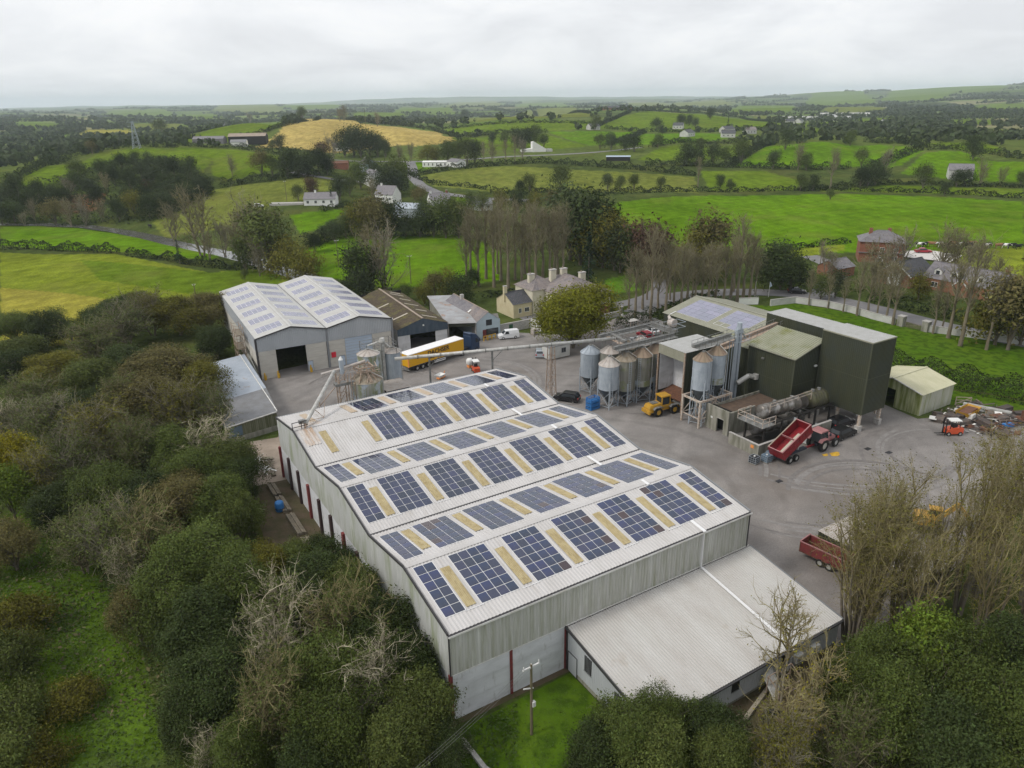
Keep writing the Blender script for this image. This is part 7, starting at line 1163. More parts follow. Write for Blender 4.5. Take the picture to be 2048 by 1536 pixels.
def leafy(kind, seed, h, cr, z0, nclump, nper, ls, m, lobes=8, squash=1., bark='bark', twigs=0, pointed=0.):
    g = np.random.default_rng(seed); cz = (z0+h)/2; hz_ = (h-z0)/2; C = []
    for k in range(lobes):
        a = k*2.4+g.uniform(0, .7); q = g.uniform(.3, .85); zz = g.uniform(-.6, .66); C.append((math.cos(a)*cr*q*(1-.35*max(zz,0)), math.sin(a)*cr*q*(1-.35*max(zz,0)), cz+zz*hz_, cr*g.uniform(.22, .50)))
    C += [(g.uniform(-.1,.1)*cr, g.uniform(-.1,.1)*cr, h-cr*.48, cr*.5), (0, 0, cz, cr*.62)]; C = np.array(C)
    w = C[:,3]**2; idx = g.choice(len(C), nclump*2, p=w/w.sum()); u = g.normal(size=(nclump*2,3)); u[:,2] = np.where(u[:,2] < -.5, -u[:,2], u[:,2]); u /= np.linalg.norm(u, axis=1)[:,None]
    pc = C[idx,:3]+u*(C[idx,3]*g.uniform(.72, 1.12, nclump*2))[:,None]*np.array([1,1,min(1., hz_/cr+.25)])
    d = np.linalg.norm(pc[:,None]-C[None,:,:3], axis=2)/C[None,:,3]; pc = pc[(d.min(1) > .62)][:nclump]
    pos = np.repeat(pc, nper, 0)+g.normal(size=(len(pc)*nper,3))*ls*1.75; pos[:,2] = np.maximum(pos[:,2], .15)
    V, F = leaves(g, pos, ls, np.array([0,0,cz]))
    crown = npmesh('crown', V, F, m); n_ = len(C); p1 = C[:,:3]*np.array([.8,.8,1]); tv = tubes([(0,0,-.3),(0,0,z0*.6)], [(0,0,z0*.6),(0,0,cz)], [h*.028,h*.024], [h*.024,h*.012], 7); bv = tubes(np.tile([0,0,max(.2,z0*.7)], (n_,1)), p1, np.full(n_, h*.012), np.full(n_, h*.004), 5); parts = [tv, bv]
    if twigs:
        j = g.choice(len(pc), min(len(pc), twigs)); parts.append(tubes(p1[g.integers(0, n_, len(j))], pc[j]*np.array([1.04,1.04,1.0]), np.full(len(j), .05), np.full(len(j), .02), 3))
    PROTO.setdefault(kind, []).append((h, cr, npmesh('trunk', *cat(*parts), bark), crown))
def branchy(kind, seed, h, rad_, z0=.2, n1=40, a1=(.35,.7), n2=6, n3=3, stems=1, tw='twig_brown', bark='bark_brown', rt=.03, shape='dome', leaf=None, nleaf=0, ls=.3, curl=.5, wild=.25):
    g = np.random.default_rng(seed); S0, S1, R0, R1 = [], [], [], []; T0, T1, Q0, Q1 = [], [], [], []; tips = []
    for s in range(stems):
        a = s*math.tau/max(stems,1)+g.uniform(0, .8); lean = 0 if stems == 1 else g.uniform(.15,.5); top = np.array([math.cos(a)*lean*rad_, math.sin(a)*lean*rad_, h*g.uniform(.8,.97)]); base = np.array([math.cos(a)*.25*(stems>1), math.sin(a)*.25*(stems>1), -.3]); K = 6; pts = [base+(top-base)*k/K+g.normal(size=3)*np.array([.1,.1,0])*(0<k<K)*h*.06 for k in range(K+1)]
        for k in range(K): T0.append(pts[k]); T1.append(pts[k+1]); q = h*.022/(stems**.4); Q0.append(q*(1-k/K)+.03); Q1.append(q*(1-(k+1)/K)+.025)
        for i in range(max(1, n1//stems)):
            t = z0+(1-z0)*g.uniform(0,1)**.85; x = t*K; k = min(K-1, int(x)); p = pts[k]+(pts[k+1]-pts[k])*(x-k); az = g.uniform(0, math.tau); inc = g.uniform(*a1)
            if shape == 'dome': L = rad_*(1.15-.75*t)*g.uniform(.7,1.1)/max(.35, math.sin(inc)+.15)
            elif shape == 'round': L = rad_*1.25*math.sqrt(max(.05, 1-((t-.55)/.5)**2))*g.uniform(.7,1.05)
            else: L = rad_*(1.25-.8*abs(t-.45))*g.uniform(.8,1.2)
            L = min(L, h*.75); d = np.array([math.cos(az)*math.sin(inc), math.sin(az)*math.sin(inc), math.cos(inc)]); M = 4; q = [p]
            for m_ in range(M): d = d+np.array([0,0,curl/M])+g.normal(size=3)*wild*.5; d /= np.linalg.norm(d); q.append(q[-1]+d*L/M)
            r_b = min(.09, .012*L+.02)
            for m_ in range(M): S0.append(q[m_]); S1.append(q[m_+1]); R0.append(r_b*(1-m_/M)+rt*.7); R1.append(r_b*(1-(m_+1)/M)+rt*.6)
            for _ in range(n2):
                y = g.uniform(.25,1)*M; m_ = min(M-1, int(y)); b0 = q[m_]+(q[m_+1]-q[m_])*(y-m_); dd = (q[m_+1]-q[m_]); dd /= np.linalg.norm(dd); dd = dd+g.normal(size=3)*.55+np.array([0,0,.2*curl]); dd /= np.linalg.norm(dd); l2 = L*g.uniform(.22,.45); b1 = b0+dd*l2*.5; dd2 = dd+g.normal(size=3)*wild; dd2 /= np.linalg.norm(dd2); b2 = b1+dd2*l2*.5
                S0 += [b0, b1]; S1 += [b1, b2]; R0 += [rt*.75, rt*.6]; R1 += [rt*.6, rt*.35]
                for _ in range(n3):
                    c0 = b0+(b1-b0)*g.uniform(.2,1) if g.random() < .5 else b1+(b2-b1)*g.uniform(0,1); dd3 = dd2+g.normal(size=3)*.6; dd3 /= np.linalg.norm(dd3); c1 = c0+dd3*l2*g.uniform(.35,.7); S0.append(c0); S1.append(c1); R0.append(rt*.5); R1.append(rt*.25); tips.append(c1)
                tips.append(b2)
    V, F = tubes(S0, S1, R0, R1, 3); me = npmesh('crown', V, F, tw)
    if leaf and nleaf:
        tp = np.array(tips); j = g.choice(len(tp), nleaf); pos = tp[j]+g.normal(size=(nleaf,3))*ls*.8; Vl, Fl = leaves(g, pos, ls, np.array([0,0,h*.5])); V2, F2 = cat((V,F),(Vl,Fl)); nb = len(F); bpy.data.meshes.remove(me); me = npmesh('crown', V2, F2, tw); me.materials.append(MAT[leaf]); me.polygons.foreach_set('material_index', np.r_[np.zeros(nb, int), np.ones(len(Fl), int)].astype(np.int32))
    V, F = tubes(T0, T1, Q0, Q1, 6); PROTO.setdefault(kind, []).append((h, rad_, npmesh('trunk', V, F, bark), me))
def conifer(kind, seed, h, r, m='leaf_conifer', n=90, nper=16, ls=.5):
    g = np.random.default_rng(seed); P = []
    for i in range(n):
        t = g.uniform(.05,1)**.8; a = g.uniform(0, math.tau); R_ = r*(1-t)+.15
        for k in range(nper): q = g.uniform(.15,1); P.append((math.cos(a)*R_*q, math.sin(a)*R_*q, h*t-R_*q*.45+g.normal()*.12))
    P = np.array(P)+g.normal(size=(len(P),3))*.12; V, F = leaves(g, P, ls, np.array([0,0,h*.3]), .4); PROTO.setdefault(kind, []).append((h, r, npmesh('trunk', *tubes([(0,0,-.3)], [(0,0,h*.95)], [h*.02], [.03], 6), 'bark'), npmesh('crown', V, F, m)))
# near kinds
for s in range(3): leafy('NG', 10+s, 9, 4.4, .8, 1000, 36, .225, 'leaf_green', 14, twigs=150, bark='bark_pale' if s == 1 else 'bark')
for s in range(3): leafy('ND', 20+s, 8, 3.9, .3, 950, 36, .22, 'leaf_dark' if s != 1 else 'leaf_mid', 14, twigs=150, bark='bark_pale' if s == 2 else 'bark')
for s in range(2): leafy('NO', 30+s, 8.5, 4.2, .8, 850, 34, .215, 'leaf_brown' if s else 'leaf_olive', 14, twigs=160)
leafy('NY', 40, 8, 3.6, 1.0, 480, 24, .32, 'leaf_yellow', 8); leafy('NF', 41, 8, 3.6, 1.0, 480, 24, .34, 'leaf_fresh', 8); leafy('NR', 42, 8.5, 4.2, .8, 800, 32, .22, 'leaf_brown', 9, twigs=200)
for s in range(2): leafy('NS', 50+s, 3.0, 3.2, .0, 420, 22, .26, 'leaf_mid' if s else 'leaf_olive', 12, twigs=120)
for s in range(3): branchy('NB', 60+s, 8, 4.6, .12, 90, (.35,1.15), 7, 3, 3, tw='twig_grey' if s else 'twig_brown', rt=.028, shape='dome', leaf=('leaf_mid','leaf_mid','leaf_olive')[s], nleaf=8000, ls=.27, curl=.3)
for s in range(3): branchy('NW', 70+s, 8.2, 4.3, .25, 80, (.3,1.1), 7, 3, 3, tw='twig_pale' if s != 2 else 'twig_olive', bark='bark_pale', rt=.036, shape='dome', leaf='leaf_mid', nleaf=4600, ls=.27, curl=.15, wild=.5)
for s in range(2): branchy('NV', 75+s, 8, 3.6, .35, 44, (.4,1.2), 6, 3, 3, tw='twig_olive', bark='bark_pale', rt=.034, shape='dome', leaf='leaf_yellow', nleaf=500, ls=.17, curl=.1, wild=.5)
for s in range(3): branchy('WI', 80+s, 16, 5.2, .2, 50, (.12,.62), 7, 4, 5, tw='twig_olive', bark='bark', rt=.022, shape='round', leaf='leaf_olive', nleaf=2400, ls=.2, curl=.5)
# middle distance and far kinds
for s in range(4): leafy('L', 100+s, 10, 4.6, .7, 300, 13, .55, ('leaf_green','leaf_mid','leaf_far','leaf_green')[s], 7)
for s in range(4): leafy('D', 110+s, 9, 4.4, .4, 300, 13, .55, ('leaf_dark','leaf_hedge','leaf_dark','leaf_far')[s], 7)
for s in range(3): leafy('O', 120+s, 10, 4.8, .7, 300, 13, .55, ('leaf_olive','leaf_brown','leaf_olive')[s], 7)
leafy('ML', 125, 7, 3.4, 1.5, 420, 10, .3, 'leaf_green', 6, twigs=80); leafy('P', 130, 9, 4.4, 1.2, 300, 13, .55, 'leaf_copper', 7)
for s in range(3): branchy('B', 140+s, 10, 4.4, .1, 48, (.3,.95), 5, 3, 2, tw=('twig_brown','twig_grey','twig_brown')[s], rt=.05, shape='dome', leaf='leaf_brown', nleaf=700, ls=.35, curl=.4)
for s in range(4): branchy('U', 150+s, 14, 3.6, .34, 38, (.22,.8), 6, 3, 1, tw='twig_brown', rt=.030, shape='round', leaf='leaf_olive', nleaf=160, ls=.26, curl=.6)
conifer('C', 160, 13, 3.4); conifer('C', 161, 12, 2.6)
leafy('BIG', 170, 11, 5.9, .5, 1300, 26, .40, 'leaf_big', 16); PROTO['BIG2'] = PROTO['BIG']
NAMES = dict(NG='leafy_tree', ND='dark_tree', NO='autumn_tree', NY='yellow_tree', NF='bright_green_tree', NR='russet_tree', NS='bramble_bush', NB='bare_shrub', NW='pale_branched_tree', NV='bare_tree', WI='willow_tree', L='broadleaf_tree', D='dark_tree', O='autumn_tree', P='copper_tree', B='bare_tree', U='poplar_tree', C='conifer_tree', ML='young_tree', BIG='broadleaf_tree')
CATS = dict(NS='bush', NB='shrub'); _cnt = {}
def plant(kind, x, y, h, label, group=None, r=None, z=None, name=None):
    v = PROTO[kind]; k = _cnt.get(kind, 0); _cnt[kind] = k+1; ph_, pr_, tm, cm = v[k % len(v)]; s = h/ph_; sx = s if r is None else max(s*.7, min(s*1.7, r/pr_))
    t = thing(name or NAMES[kind], label, CATS.get(kind, 'tree'), (x, y, (hz(x, y) if z is None else z)-.05), random.uniform(0, math.tau), group); s *= random.uniform(.82,1.12) if kind == 'U' else 1; t.scale = (sx*random.uniform(.94,1.06), sx*random.uniform(.94,1.06), s)
    link('trunk', tm, t); link('crown', cm, t); return t
# ------------------------------------------------------------------ woods round the mill
KD = dict(NG='green leafy tree', ND='dark green dense tree', NO='brown and olive leaved tree', NY='yellow leaved tree', NF='fresh bright green tree', NR='russet tinged tree', NS='low bramble thicket', NB='bare twiggy shrub', NW='pale branched half bare tree', NV='bare crooked tree with few leaves', ML='small open crowned tree')
def zone(x, y):
    a = (x-OX)*EX+(y-OY)*EY; b = -(x-OX)*EY+(y-OY)*EX
    if a > 30: return 'in the lower right corner', 'trees beyond the lean-to'
    if a > 8: return 'in front of the lean-to', 'bushes before the lean-to'
    if b > 98: return 'on the field edge of the left wood', 'trees on the field edge'
    if b > 62: return 'in the wood beside the long low shed', 'wood beside the long low shed'
    if a > -14: return 'hard against the left wall of the warehouse', 'trees against the warehouse'
    if y > 66: return 'in the middle of the left hand wood', 'middle of the left wood'
    if x > -30: return 'in the lower wood left of the warehouse corner', 'lower wood by the warehouse corner'
    return 'at the bottom left in the green clearing', 'clearing thickets'
for x, y, h, r, k in NEAR: zt, gp = zone(x, y); plant(k, x, y, h, f'{KD[k]} {zt}', f'{gp}: {KD[k]}', r)
for i, (x, y, h) in enumerate(WILLOW): plant('WI', x, y, h, 'tall upright willow with olive twigs at the right edge of the yard', 'willows at the right edge of the yard', None)
plant('BIG', *ab(69.4,77.6), 12.8, 'big round olive green tree in the yard before the cream house', r=7.5)
def row(data, txt, group, **kw):
    nm = dict(L='green broadleaf tree', D='dark dense tree', O='autumn olive tree', P='copper leaved tree', B='bare brown tree', U='upright bare poplar', C='dark conifer')
    for x, y, h, k in data: plant(k, x, y, min(h, 22), f'{nm[k]} {txt}', f'{group}: {nm[k]}', **kw)
row(T_HILL, 'among the scrub on the fern covered left hill', 'scrub hill trees')
row(T_RIVER, 'along the bank of the stream', 'stream bank trees')
row(T_VILL, 'among the village houses and gardens', 'village trees')
row(T_MASS, 'in the thick belt behind the small green field', 'belt behind the small field')
row(T_POP, 'in the copse behind the cream house', 'poplar copse')
row(T_HOUSE, 'round the cream house and farm sheds', 'trees round the cream house')
row(T_ROWA, 'in the screen row behind the mill hall', 'screen row behind the mill hall')
row(T_ROAD, 'by the road and brick houses on the right', 'trees by the brick houses')
row(T_FIELD, 'in the field hedges of the far hills', 'hedgerow trees of the far hills')
# ------------------------------------------------------------------ hedges
def hedge(label, pl, h, w, m='leaf_hedge', ls=None, dens=None, lift=0, z=None):
    g = np.random.default_rng(abs(hash(label)) % 9999 if False else len(label)*7+int(abs(pl[0][0])*3)); P = []
    d0 = math.hypot(*pl[0]); ls = ls or (.34 if d0 < 180 else .62 if d0 < 420 else .85 if d0 < 800 else 1.2); dens = dens or 1.35/(ls*ls*.27)
    for (x0, y0), (x1, y1) in zip(pl[:-1], pl[1:]):
        L = math.hypot(x1-x0, y1-y0); n = int(L*(2*h+w)*.5*dens); t = g.uniform(0,1,n); s = g.uniform(-1,1,n); sg = np.sign(s); q = g.random(n); ux, uy = (x1-x0)/L, (y1-y0)/L
        bump = .8+.28*np.sin(t*L*.35+s)+.2*np.sin(t*L*.9); zz = np.where(q < .62, g.uniform(0,1,n)**.8, 1-.1*g.random(n))*h*bump; off = np.where(q < .62, sg*(.75+.3*g.random(n)), s)*w/2*(1-.25*(zz/h)**2); x = x0+(x1-x0)*t-uy*off; y = y0+(y1-y0)*t+ux*off; P.append(np.stack([x, y, zz, x0+(x1-x0)*t, y0+(y1-y0)*t], 1))
    P = np.concatenate(P); zz = P[:,2]+(height(P[:,3], P[:,4]) if z is None else z)+lift; pos = np.stack([P[:,0], P[:,1], zz], 1); cen = np.stack([P[:,3], P[:,4], zz-P[:,2]+h*.3], 1); V, F = leaves(g, pos, ls, cen, .6, .6); o0 = np.array([*pl[0], float(zz[0]-P[0,2])])
    return tag(link('hedge', npmesh('hedge', V-o0, F, m), None, o0), label, 'hedge')
for lab, pl, h, w in HEDGES: hedge(lab, pl, h, w)
hedge('thick dark laurel hedge dividing the lawn from the scrap yard', [ab(112.5,33.5), ab(113.6,27), ab(114.6,21), ab(116.5,13.5), ab(118,9)], 3.4, 5.5, 'leaf_hedge', z=0)
hedge('rough hedge by the tower at the near end of the laurel hedge', [ab(106.5,30.5), ab(111,33.5)], 2.6, 3.5, 'leaf_green', z=0)
hedge('dark clipped hedge behind the white wall wing at the mill entrance', [ab(104,86), ab(116,90), ab(126,90)], 2.2, 3, z=0); hedge('low evergreen bank between lane and staff parking', [ab(84.5,80.5), ab(90,84), ab(96,85), ab(102,84)], 2.6, 3.5, z=0)
hedge('roadside hedge in front of the brick dormer house', [ab(156,66), ab(157,58), ab(157.5,50), ab(158,42)], 2.6, 3, 'leaf_hedge'); hedge('hedge beside the lane left of the brick garage', [ab(150,98), ab(158,92), ab(164,90)], 3.4, 3, 'leaf_hedge'); hedge('hedge in front of the brick garage', [ab(158,84), ab(162,78), ab(164,73)], 2.6, 3, 'leaf_green'); hedge('hedge along the road at the right edge', [ab(158,38), ab(159,28), ab(162,14)], 3.4, 4, 'leaf_hedge')
hedge('low clipped hedge behind the poplar copse garden', [(-8,196), (8,204), (20,210)], 1.5, 1.5, 'leaf_hedge'); hedge('shrubs under the right wall of the cream house', [ab(94.5,96), ab(96,102)], 2.4, 3, 'leaf_dark', z=0); hedge('clipped hedge behind the lawn right of the cream house', [(45,214), (58,222), (70,230)], 1.8, 2)
# ------------------------------------------------------------------ countryside too far to count
def far_woods():
    g = np.random.default_rng(77); pts = []
    def ok(x, y):
        m = np.ones(len(x), bool)
        for _, pl in FIELDS: m &= ~inpoly(x, y, pl)
        return m
    for _ in range(520):                                                # hedgerows with trees
        r = math.exp(g.uniform(math.log(800), math.log(8500))); t = g.uniform(-.72,.72); x, y = r*math.sin(t), r*math.cos(t); a = g.choice([.4,1.9])+g.normal()*.35; L = g.uniform(80,320)*(1+r/4000); n = int(L/6.5); k = np.linspace(0,1,n); pts.append(np.stack([x+math.cos(a)*L*k+g.normal(size=n)*2, y+math.sin(a)*L*k+g.normal(size=n)*2, g.uniform(3,8,n)*(1+.5*(g.random(n)>.8)), np.full(n, max(1., r/1600))], 1))
    for _ in range(150):                                                # small woods
        r = math.exp(g.uniform(math.log(850), math.log(7000))); t = g.uniform(-.74,.74); x, y = r*math.sin(t), r*math.cos(t); n = int(g.uniform(10,60)); s = g.uniform(12,45)*(1+r/2500); pts.append(np.stack([x+g.normal(size=n)*s*1.8, y+g.normal(size=n)*s*.7, g.uniform(5,11,n), np.full(n, max(1., r/1600))], 1))
    for (t0, t1, r0, r1, n) in ((.28,.62,640,1300,430), (.10,.34,760,1000,40), (-.62,-.30,950,2300,300), (-.6,-.36,640,1000,110), (-.12,.1,690,900,50), (.12,.62,1300,3200,200)):
        t = g.uniform(t0,t1,n); r = np.exp(g.uniform(math.log(r0),math.log(r1),n)); x, y = r*np.sin(t), r*np.cos(t); k = np.sin(x/70+y/110)+np.sin(y/60-x/130) > -.35; pts.append(np.stack([x,y,g.uniform(5,11,n),np.maximum(1,r/1600)],1)[k])
    P = np.concatenate(pts); P = P[ok(P[:,0],P[:,1])]; th_ = np.arctan2(P[:,0],P[:,1]); rr_ = np.hypot(P[:,0],P[:,1]); P = P[~((th_ > -.13) & (th_ < .32) & (rr_ < 1750) & (g.random(len(P)) < .8))]; nq = 13; m = len(P); base = height(P[:,0],P[:,1]); u = g.normal(size=(m,nq,3)); u /= np.linalg.norm(u,axis=2)[:,:,None]; R_ = P[:,2]*.52*P[:,3]**.45
    c = np.stack([P[:,0],P[:,1],base+P[:,2]*.5],1); pos = (c[:,None]+u*(R_[:,None,None]*np.array([1,1,.95])*g.uniform(.5,1,(m,nq,1)))).reshape(-1,3); sz = np.repeat(P[:,2]*.52*P[:,3]**.45, nq)[:,None]; cc = np.repeat(c, nq, 0)
    nr = pos-cc; nr /= np.linalg.norm(nr,axis=1)[:,None]+1e-6; nr += g.normal(size=nr.shape)*.5+np.array([0,0,.3]); nr /= np.linalg.norm(nr,axis=1)[:,None]; t = np.cross(nr,g.normal(size=nr.shape)); t /= np.linalg.norm(t,axis=1)[:,None]; b = np.cross(nr,t); V = np.stack([pos-t*sz*.6,pos+b*sz*.5,pos+t*sz*.6,pos-b*sz*.5],1).reshape(-1,3)
    tag(link('far_woodland', npmesh('far_woodland', V, np.arange(len(V)).reshape(-1,4), 'leaf_far')), 'distant hedgerows and woods over the plain', 'woodland', kind='stuff')
far_woods()
def ground_cover(name, label, n, area, m, ls, hmax, seed):
    g = np.random.default_rng(seed); x0, x1, y0, y1 = area; x = g.uniform(x0,x1,n*3); y = g.uniform(y0,y1,n*3); a = (x-OX)*EX+(y-OY)*EY; b = -(x-OX)*EY+(y-OY)*EX
    k = ((a < -1.5) | (b < -15.5) | ((b < -1.3) & (a < 11.5))) & ~((a > -7) & (b > 12) & (b < 70)) & ~((a > 36) & (b > -26)); dn = .5+.5*np.sin(x*.31+1)*np.sin(y*.27)+.35*np.sin(x*.9+y*.7); k &= g.random(len(x)) < .35+.6*dn; x, y = x[k][:n], y[k][:n]; hh = hmax*(.35+.65*np.clip(.5+.5*np.sin(x*.5+.4)*np.sin(y*.45),0,1)); z = g.random(len(x))*hh
    V, F = leaves(g, np.stack([x,y,z],1), ls, np.stack([x,y,z-1],1), .7, .6); tag(link(name, npmesh(name, V, F, m)), label, 'undergrowth', kind='stuff')
ground_cover('undergrowth', 'green nettles and grass under the left hand trees', 70000, (-62,0,40,100), 'undergrowth', .24, .5, 5); ground_cover('undergrowth', 'low green weeds in the small plot by the pole', 9000, (-4,24,38,55), 'undergrowth', .12, .12, 6); ground_cover('bramble_cover', 'dark bramble cover on the wood floor', 26000, (-110,-4,50,160), 'bramble', .36, 1.0, 7); ground_cover('bramble_cover', 'dark bramble floor under the right hand trees', 14000, (18,62,36,62), 'bramble', .3, .8, 8)

def scrub(label, poly_, n, m, ls, hmax, seed):
    g = np.random.default_rng(seed); q = np.array(poly_); x = g.uniform(q[:,0].min(), q[:,0].max(), n*4); y = g.uniform(q[:,1].min(), q[:,1].max(), n*4); k = inpoly(x, y, poly_); x, y = x[k][:n], y[k][:n]; hh = hmax*np.clip(.55+.5*np.sin(x*.19+1)*np.sin(y*.15)+.3*np.sin(x*.5+y*.4),.12,1.2); z = height(x, y); zz = hh*g.random(len(x))**.6
    V, F = leaves(g, np.stack([x,y,z+zz],1), ls, np.stack([x,y,z-1],1), .7, .6); tag(link('scrub', npmesh('scrub', V, F, m)), label, 'scrub', kind='stuff')
scrub('dark thorn scrub covering the left hill slope', SCRUB[0], 16000, 'leaf_hedge', 1.1, 4.2, 21); scrub('rust brown ferns on the left hill slope', SCRUB[1], 2500, 'leaf_copper', .8, 1.2, 22)
# ------------------------------------------------------------------ houses beyond the yard
def H(name, label, x, y, rz, w, d, h, r, wm, rm, wins=(), chim=(), cat='house', rows=5, **k): return gable_house(name, label, cat, (x, y, hz(x, y)+.05), rz, w, d, h, r, wm, rm, wins, chim, rows, **k)
def ww(w, n, z=1.0, s=(1.1,1.2)): return [((i+.5)*w/n, z, *s) for i in range(n)]
bn = H('bungalow', 'white bungalow with grey slate roof on the left slope', -99, 362, .05, 15, 9, 3, 2.6, 'white_wall', 'slate', ww(15,4), [(5,4.5,1,'white_wall')])
MB().box(-17,-1,2,7,-1,1.0).build('terrace', 'concrete', bn); 
H('cottage', 'white gabled house with dark porch roof in the village', -70, 392, -.45, 11, 8, 3.6, 4.2, 'white_wall', 'slate', ww(11,3), [(2,4,1,'white_wall')]); H('farm_shed', 'pale blue grey village shed with low roof', -55, 350, -.35, 13, 11, 4.2, 1.8, 'tin_blue', 'tin_blue', cat='shed')
H('cottage', 'white two storey house with slate roof behind the leafy hedge', -38, 364, .35, 10, 7.5, 5, 3, 'white_wall', 'slate', ww(10,3,3,(.9,1.2))+ww(10,3,.8), [(1,3.7,1,'white_wall'),(9,3.7,1,'brick')]); H('cottage', 'low white cottage right of the two storey white house', -20, 364, .2, 12, 6, 2.8, 2.2, 'white_wall', 'felt_grey', ww(12,3)); 
ls2 = H('long_house', 'long white low house with narrow windows on the village green', -62, 549, -.12, 18, 8, 3.4, .6, 'white_wall', 'white_wall', ww(18,6,1,(.8,1.6))); H('house_wing', 'white gabled wing at the right end of the long low house', -44, 545, -.9, 12, 8, 3.8, 1.8, 'white_wall', 'slate', ww(12,3))
wc = thing('wedge_church', 'white modern building with tall wedge shaped roof', 'church', (20,640,hz(28,640)), .2); MB().prism([(0,-1),(0,11),(2,11.5),(16,3.5),(16,-1)], 0, 9).build('wedge', 'white_wall', wc); MB().prism([(-12,-1),(-12,2.6),(0,4),(0,-1)], 2, 10).build('side_wing', 'white_wall', wc); MB().box(17,24,1,8,-1,3).build('annex', 'render_white', wc); wc.scale = (.72,)*3
H('barn', 'long farm barn with tan roof below the straw field', -262, 724, .12, 34, 14, 6, 2.5, 'interior', 'pad_tan', cat='barn'); H('farm_shed', 'grey multi roofed farm shed left of the tan barn', -292, 715, .05, 28, 12, 3.5, 2.2, 'slate', 'slate', cat='shed'); H('farm_shed', 'small white fronted farm shed below the tan barn', -252, 700, .1, 14, 8, 3, 2, 'white_wall', 'felt_grey', cat='shed')
H('terrace_house', 'pale blue two storey terrace house on the village lane', -98, 500, -1.1, 14, 8, 5.4, 2.6, 'pale_blue', 'slate', ww(14,4,.8)+ww(14,4,3.3), [(1,4,1,'white_wall')]); H('terrace_house', 'pale two storey house on the nearer lane corner', -86, 448, -1.1, 16, 8, 5.4, 2.6, 'white_wall', 'slate', ww(16,4,.8)+ww(16,4,3.3), [(14,4,1,'white_wall')])
H('cottage', 'white house behind the dark village trees', -155, 680, .1, 14, 9, 4, 3, 'white_wall', 'slate', ww(14,4)); H('farm_shed', 'small green roofed field shed right of the white wedge', 70, 549, -.15, 17, 7, 3, .5, 'interior', 'door_blue', cat='shed'); H('farm_shed', 'red brown lean shed in the village paddock', -118, 498, .1, 13, 7, 2.6, 1.2, 'brick', 'rust_deep', cat='shed')
H('cottage', 'grey walled house in trees at the right edge of the far fields', 246, 424, -.4, 12, 9, 5, 3, 'render_white', 'slate', ww(12,3)); 
for i, (lab, x, y, w, wm, rm) in enumerate([('white house on the far central hillside', 96, 905, 18, 'white_wall', 'slate'), ('white gabled house under dark far hill trees', 198, 935, 16, 'white_wall', 'slate'), ('grey house group left on the far ridge road', 186, 800, 22, 'white_wall', 'slate'), ('low white house on the far ridge road', 218, 790, 18, 'white_wall', 'slate_dark'), ('brown roofed house on the far ridge road', 262, 850, 16, 'render_white', 'slate_brown'), ('white farmhouse on the far ridge road right end', 243, 868, 20, 'white_wall', 'slate'), ('long pale factory roof in the far right trees', 520, 1480, 120, 'render_white', 'tower_roof'), ('white factory block in the far right trees', 640, 1560, 70, 'white_wall', 'tower_roof'), ('small white house in the far right tree belt', 400, 1120, 16, 'white_wall', 'slate'), ('white cottage right in the far tree belt', 590, 1220, 18, 'white_wall', 'slate'), ('reddish farm sheds on the far central hill top', 190, 1500, 60, 'brick', 'slate'), ('white warehouse far beyond the right hand hills', 760, 1900, 110, 'white_wall', 'roof_white'), ('white house in front of the long factory roof', 470, 1250, 20, 'white_wall', 'slate'), ('far pale house on the left plain', -560, 1500, 22, 'white_wall', 'slate'), ('small far farm on the left plain', -420, 1900, 40, 'render_white', 'slate')]):
    H('farmhouse', lab, x, y, (.5,-.4,.9,-.15,.25)[i % 5], w if w > 25 else w*.75, 7+w*.12, 4, 3.0, wm if w > 25 else 'render_white', 'slate_dark' if rm == 'slate' else rm, ww(w*.7, max(3,int(w/6)), 1.2, (1.2,1.3)))
# brick houses on the right
bk = thing('brick_house', 'two storey red brick house with hipped slate roof', 'house', (111.6,233.5,hz(116,236)), -.35); MB().box(0,13,0,10,-1.5,6.4).build('wall', 'brick', bk); hip(bk, 0,13,0,10,6.4,3.0,'slate',.5); MB().box(-.3,13.3,-.5,-.02,3.0,3.15).build('canopy', 'slate', bk)
for x, y in ((3,5),(8.5,6)): MB().box(x-.5,x+.5,y-.4,y+.4,5.6,10).build('chimney', 'brick', bk)
for x in (6.5, 10.5): window(bk, x, .8, 1.3, 1.4); window(bk, x, 3.4, 1.2, 1.3)
gable_house('garage', 'small brick garage with grey slate roof left of the dormer house', 'garage', (*ab(171.5,86.5),hz(98,216)+.05), TH, 8, 7, 2.8, 2, 'brick_tan', 'slate', rows=8)
gh = gable_house('gabled_house', 'brick gable with white garage door at the end of the dormer house', 'house', (*ab(176.9,67.6),hz(112,204)+.05), TH, 12, 9.6, 3.2, 3.3, 'brick_tan', 'slate_dark', rows=9); MB().box(-.08,-.0,3.0,6.6,0,3.6).build('garage_door', 'white_wall', gh); MB().bar((-.35,-.3,3.0),(-.35,4.8,6.6),.1,.3).build('barge_board', 'white_wall', gh); MB().bar((-.35,9.9,3.0),(-.35,4.8,6.6),.1,.3).build('barge_board', 'white_wall', gh)
dh = gable_house('dormer_house', 'long brick dormer house with slate roof and white trimmed dormers', 'house', (*ab(181,66.6),hz(120,192)+.05), TH-math.pi/2, 21, 9.5, 3.2, 3.6, 'brick_tan', 'slate', wins=[(3.5,.9,1.6,1.3),(12,.9,1.4,1.3),(18,.9,2,1.3)], chim=[(19,4.7,1.2,'brick')], rows=9)
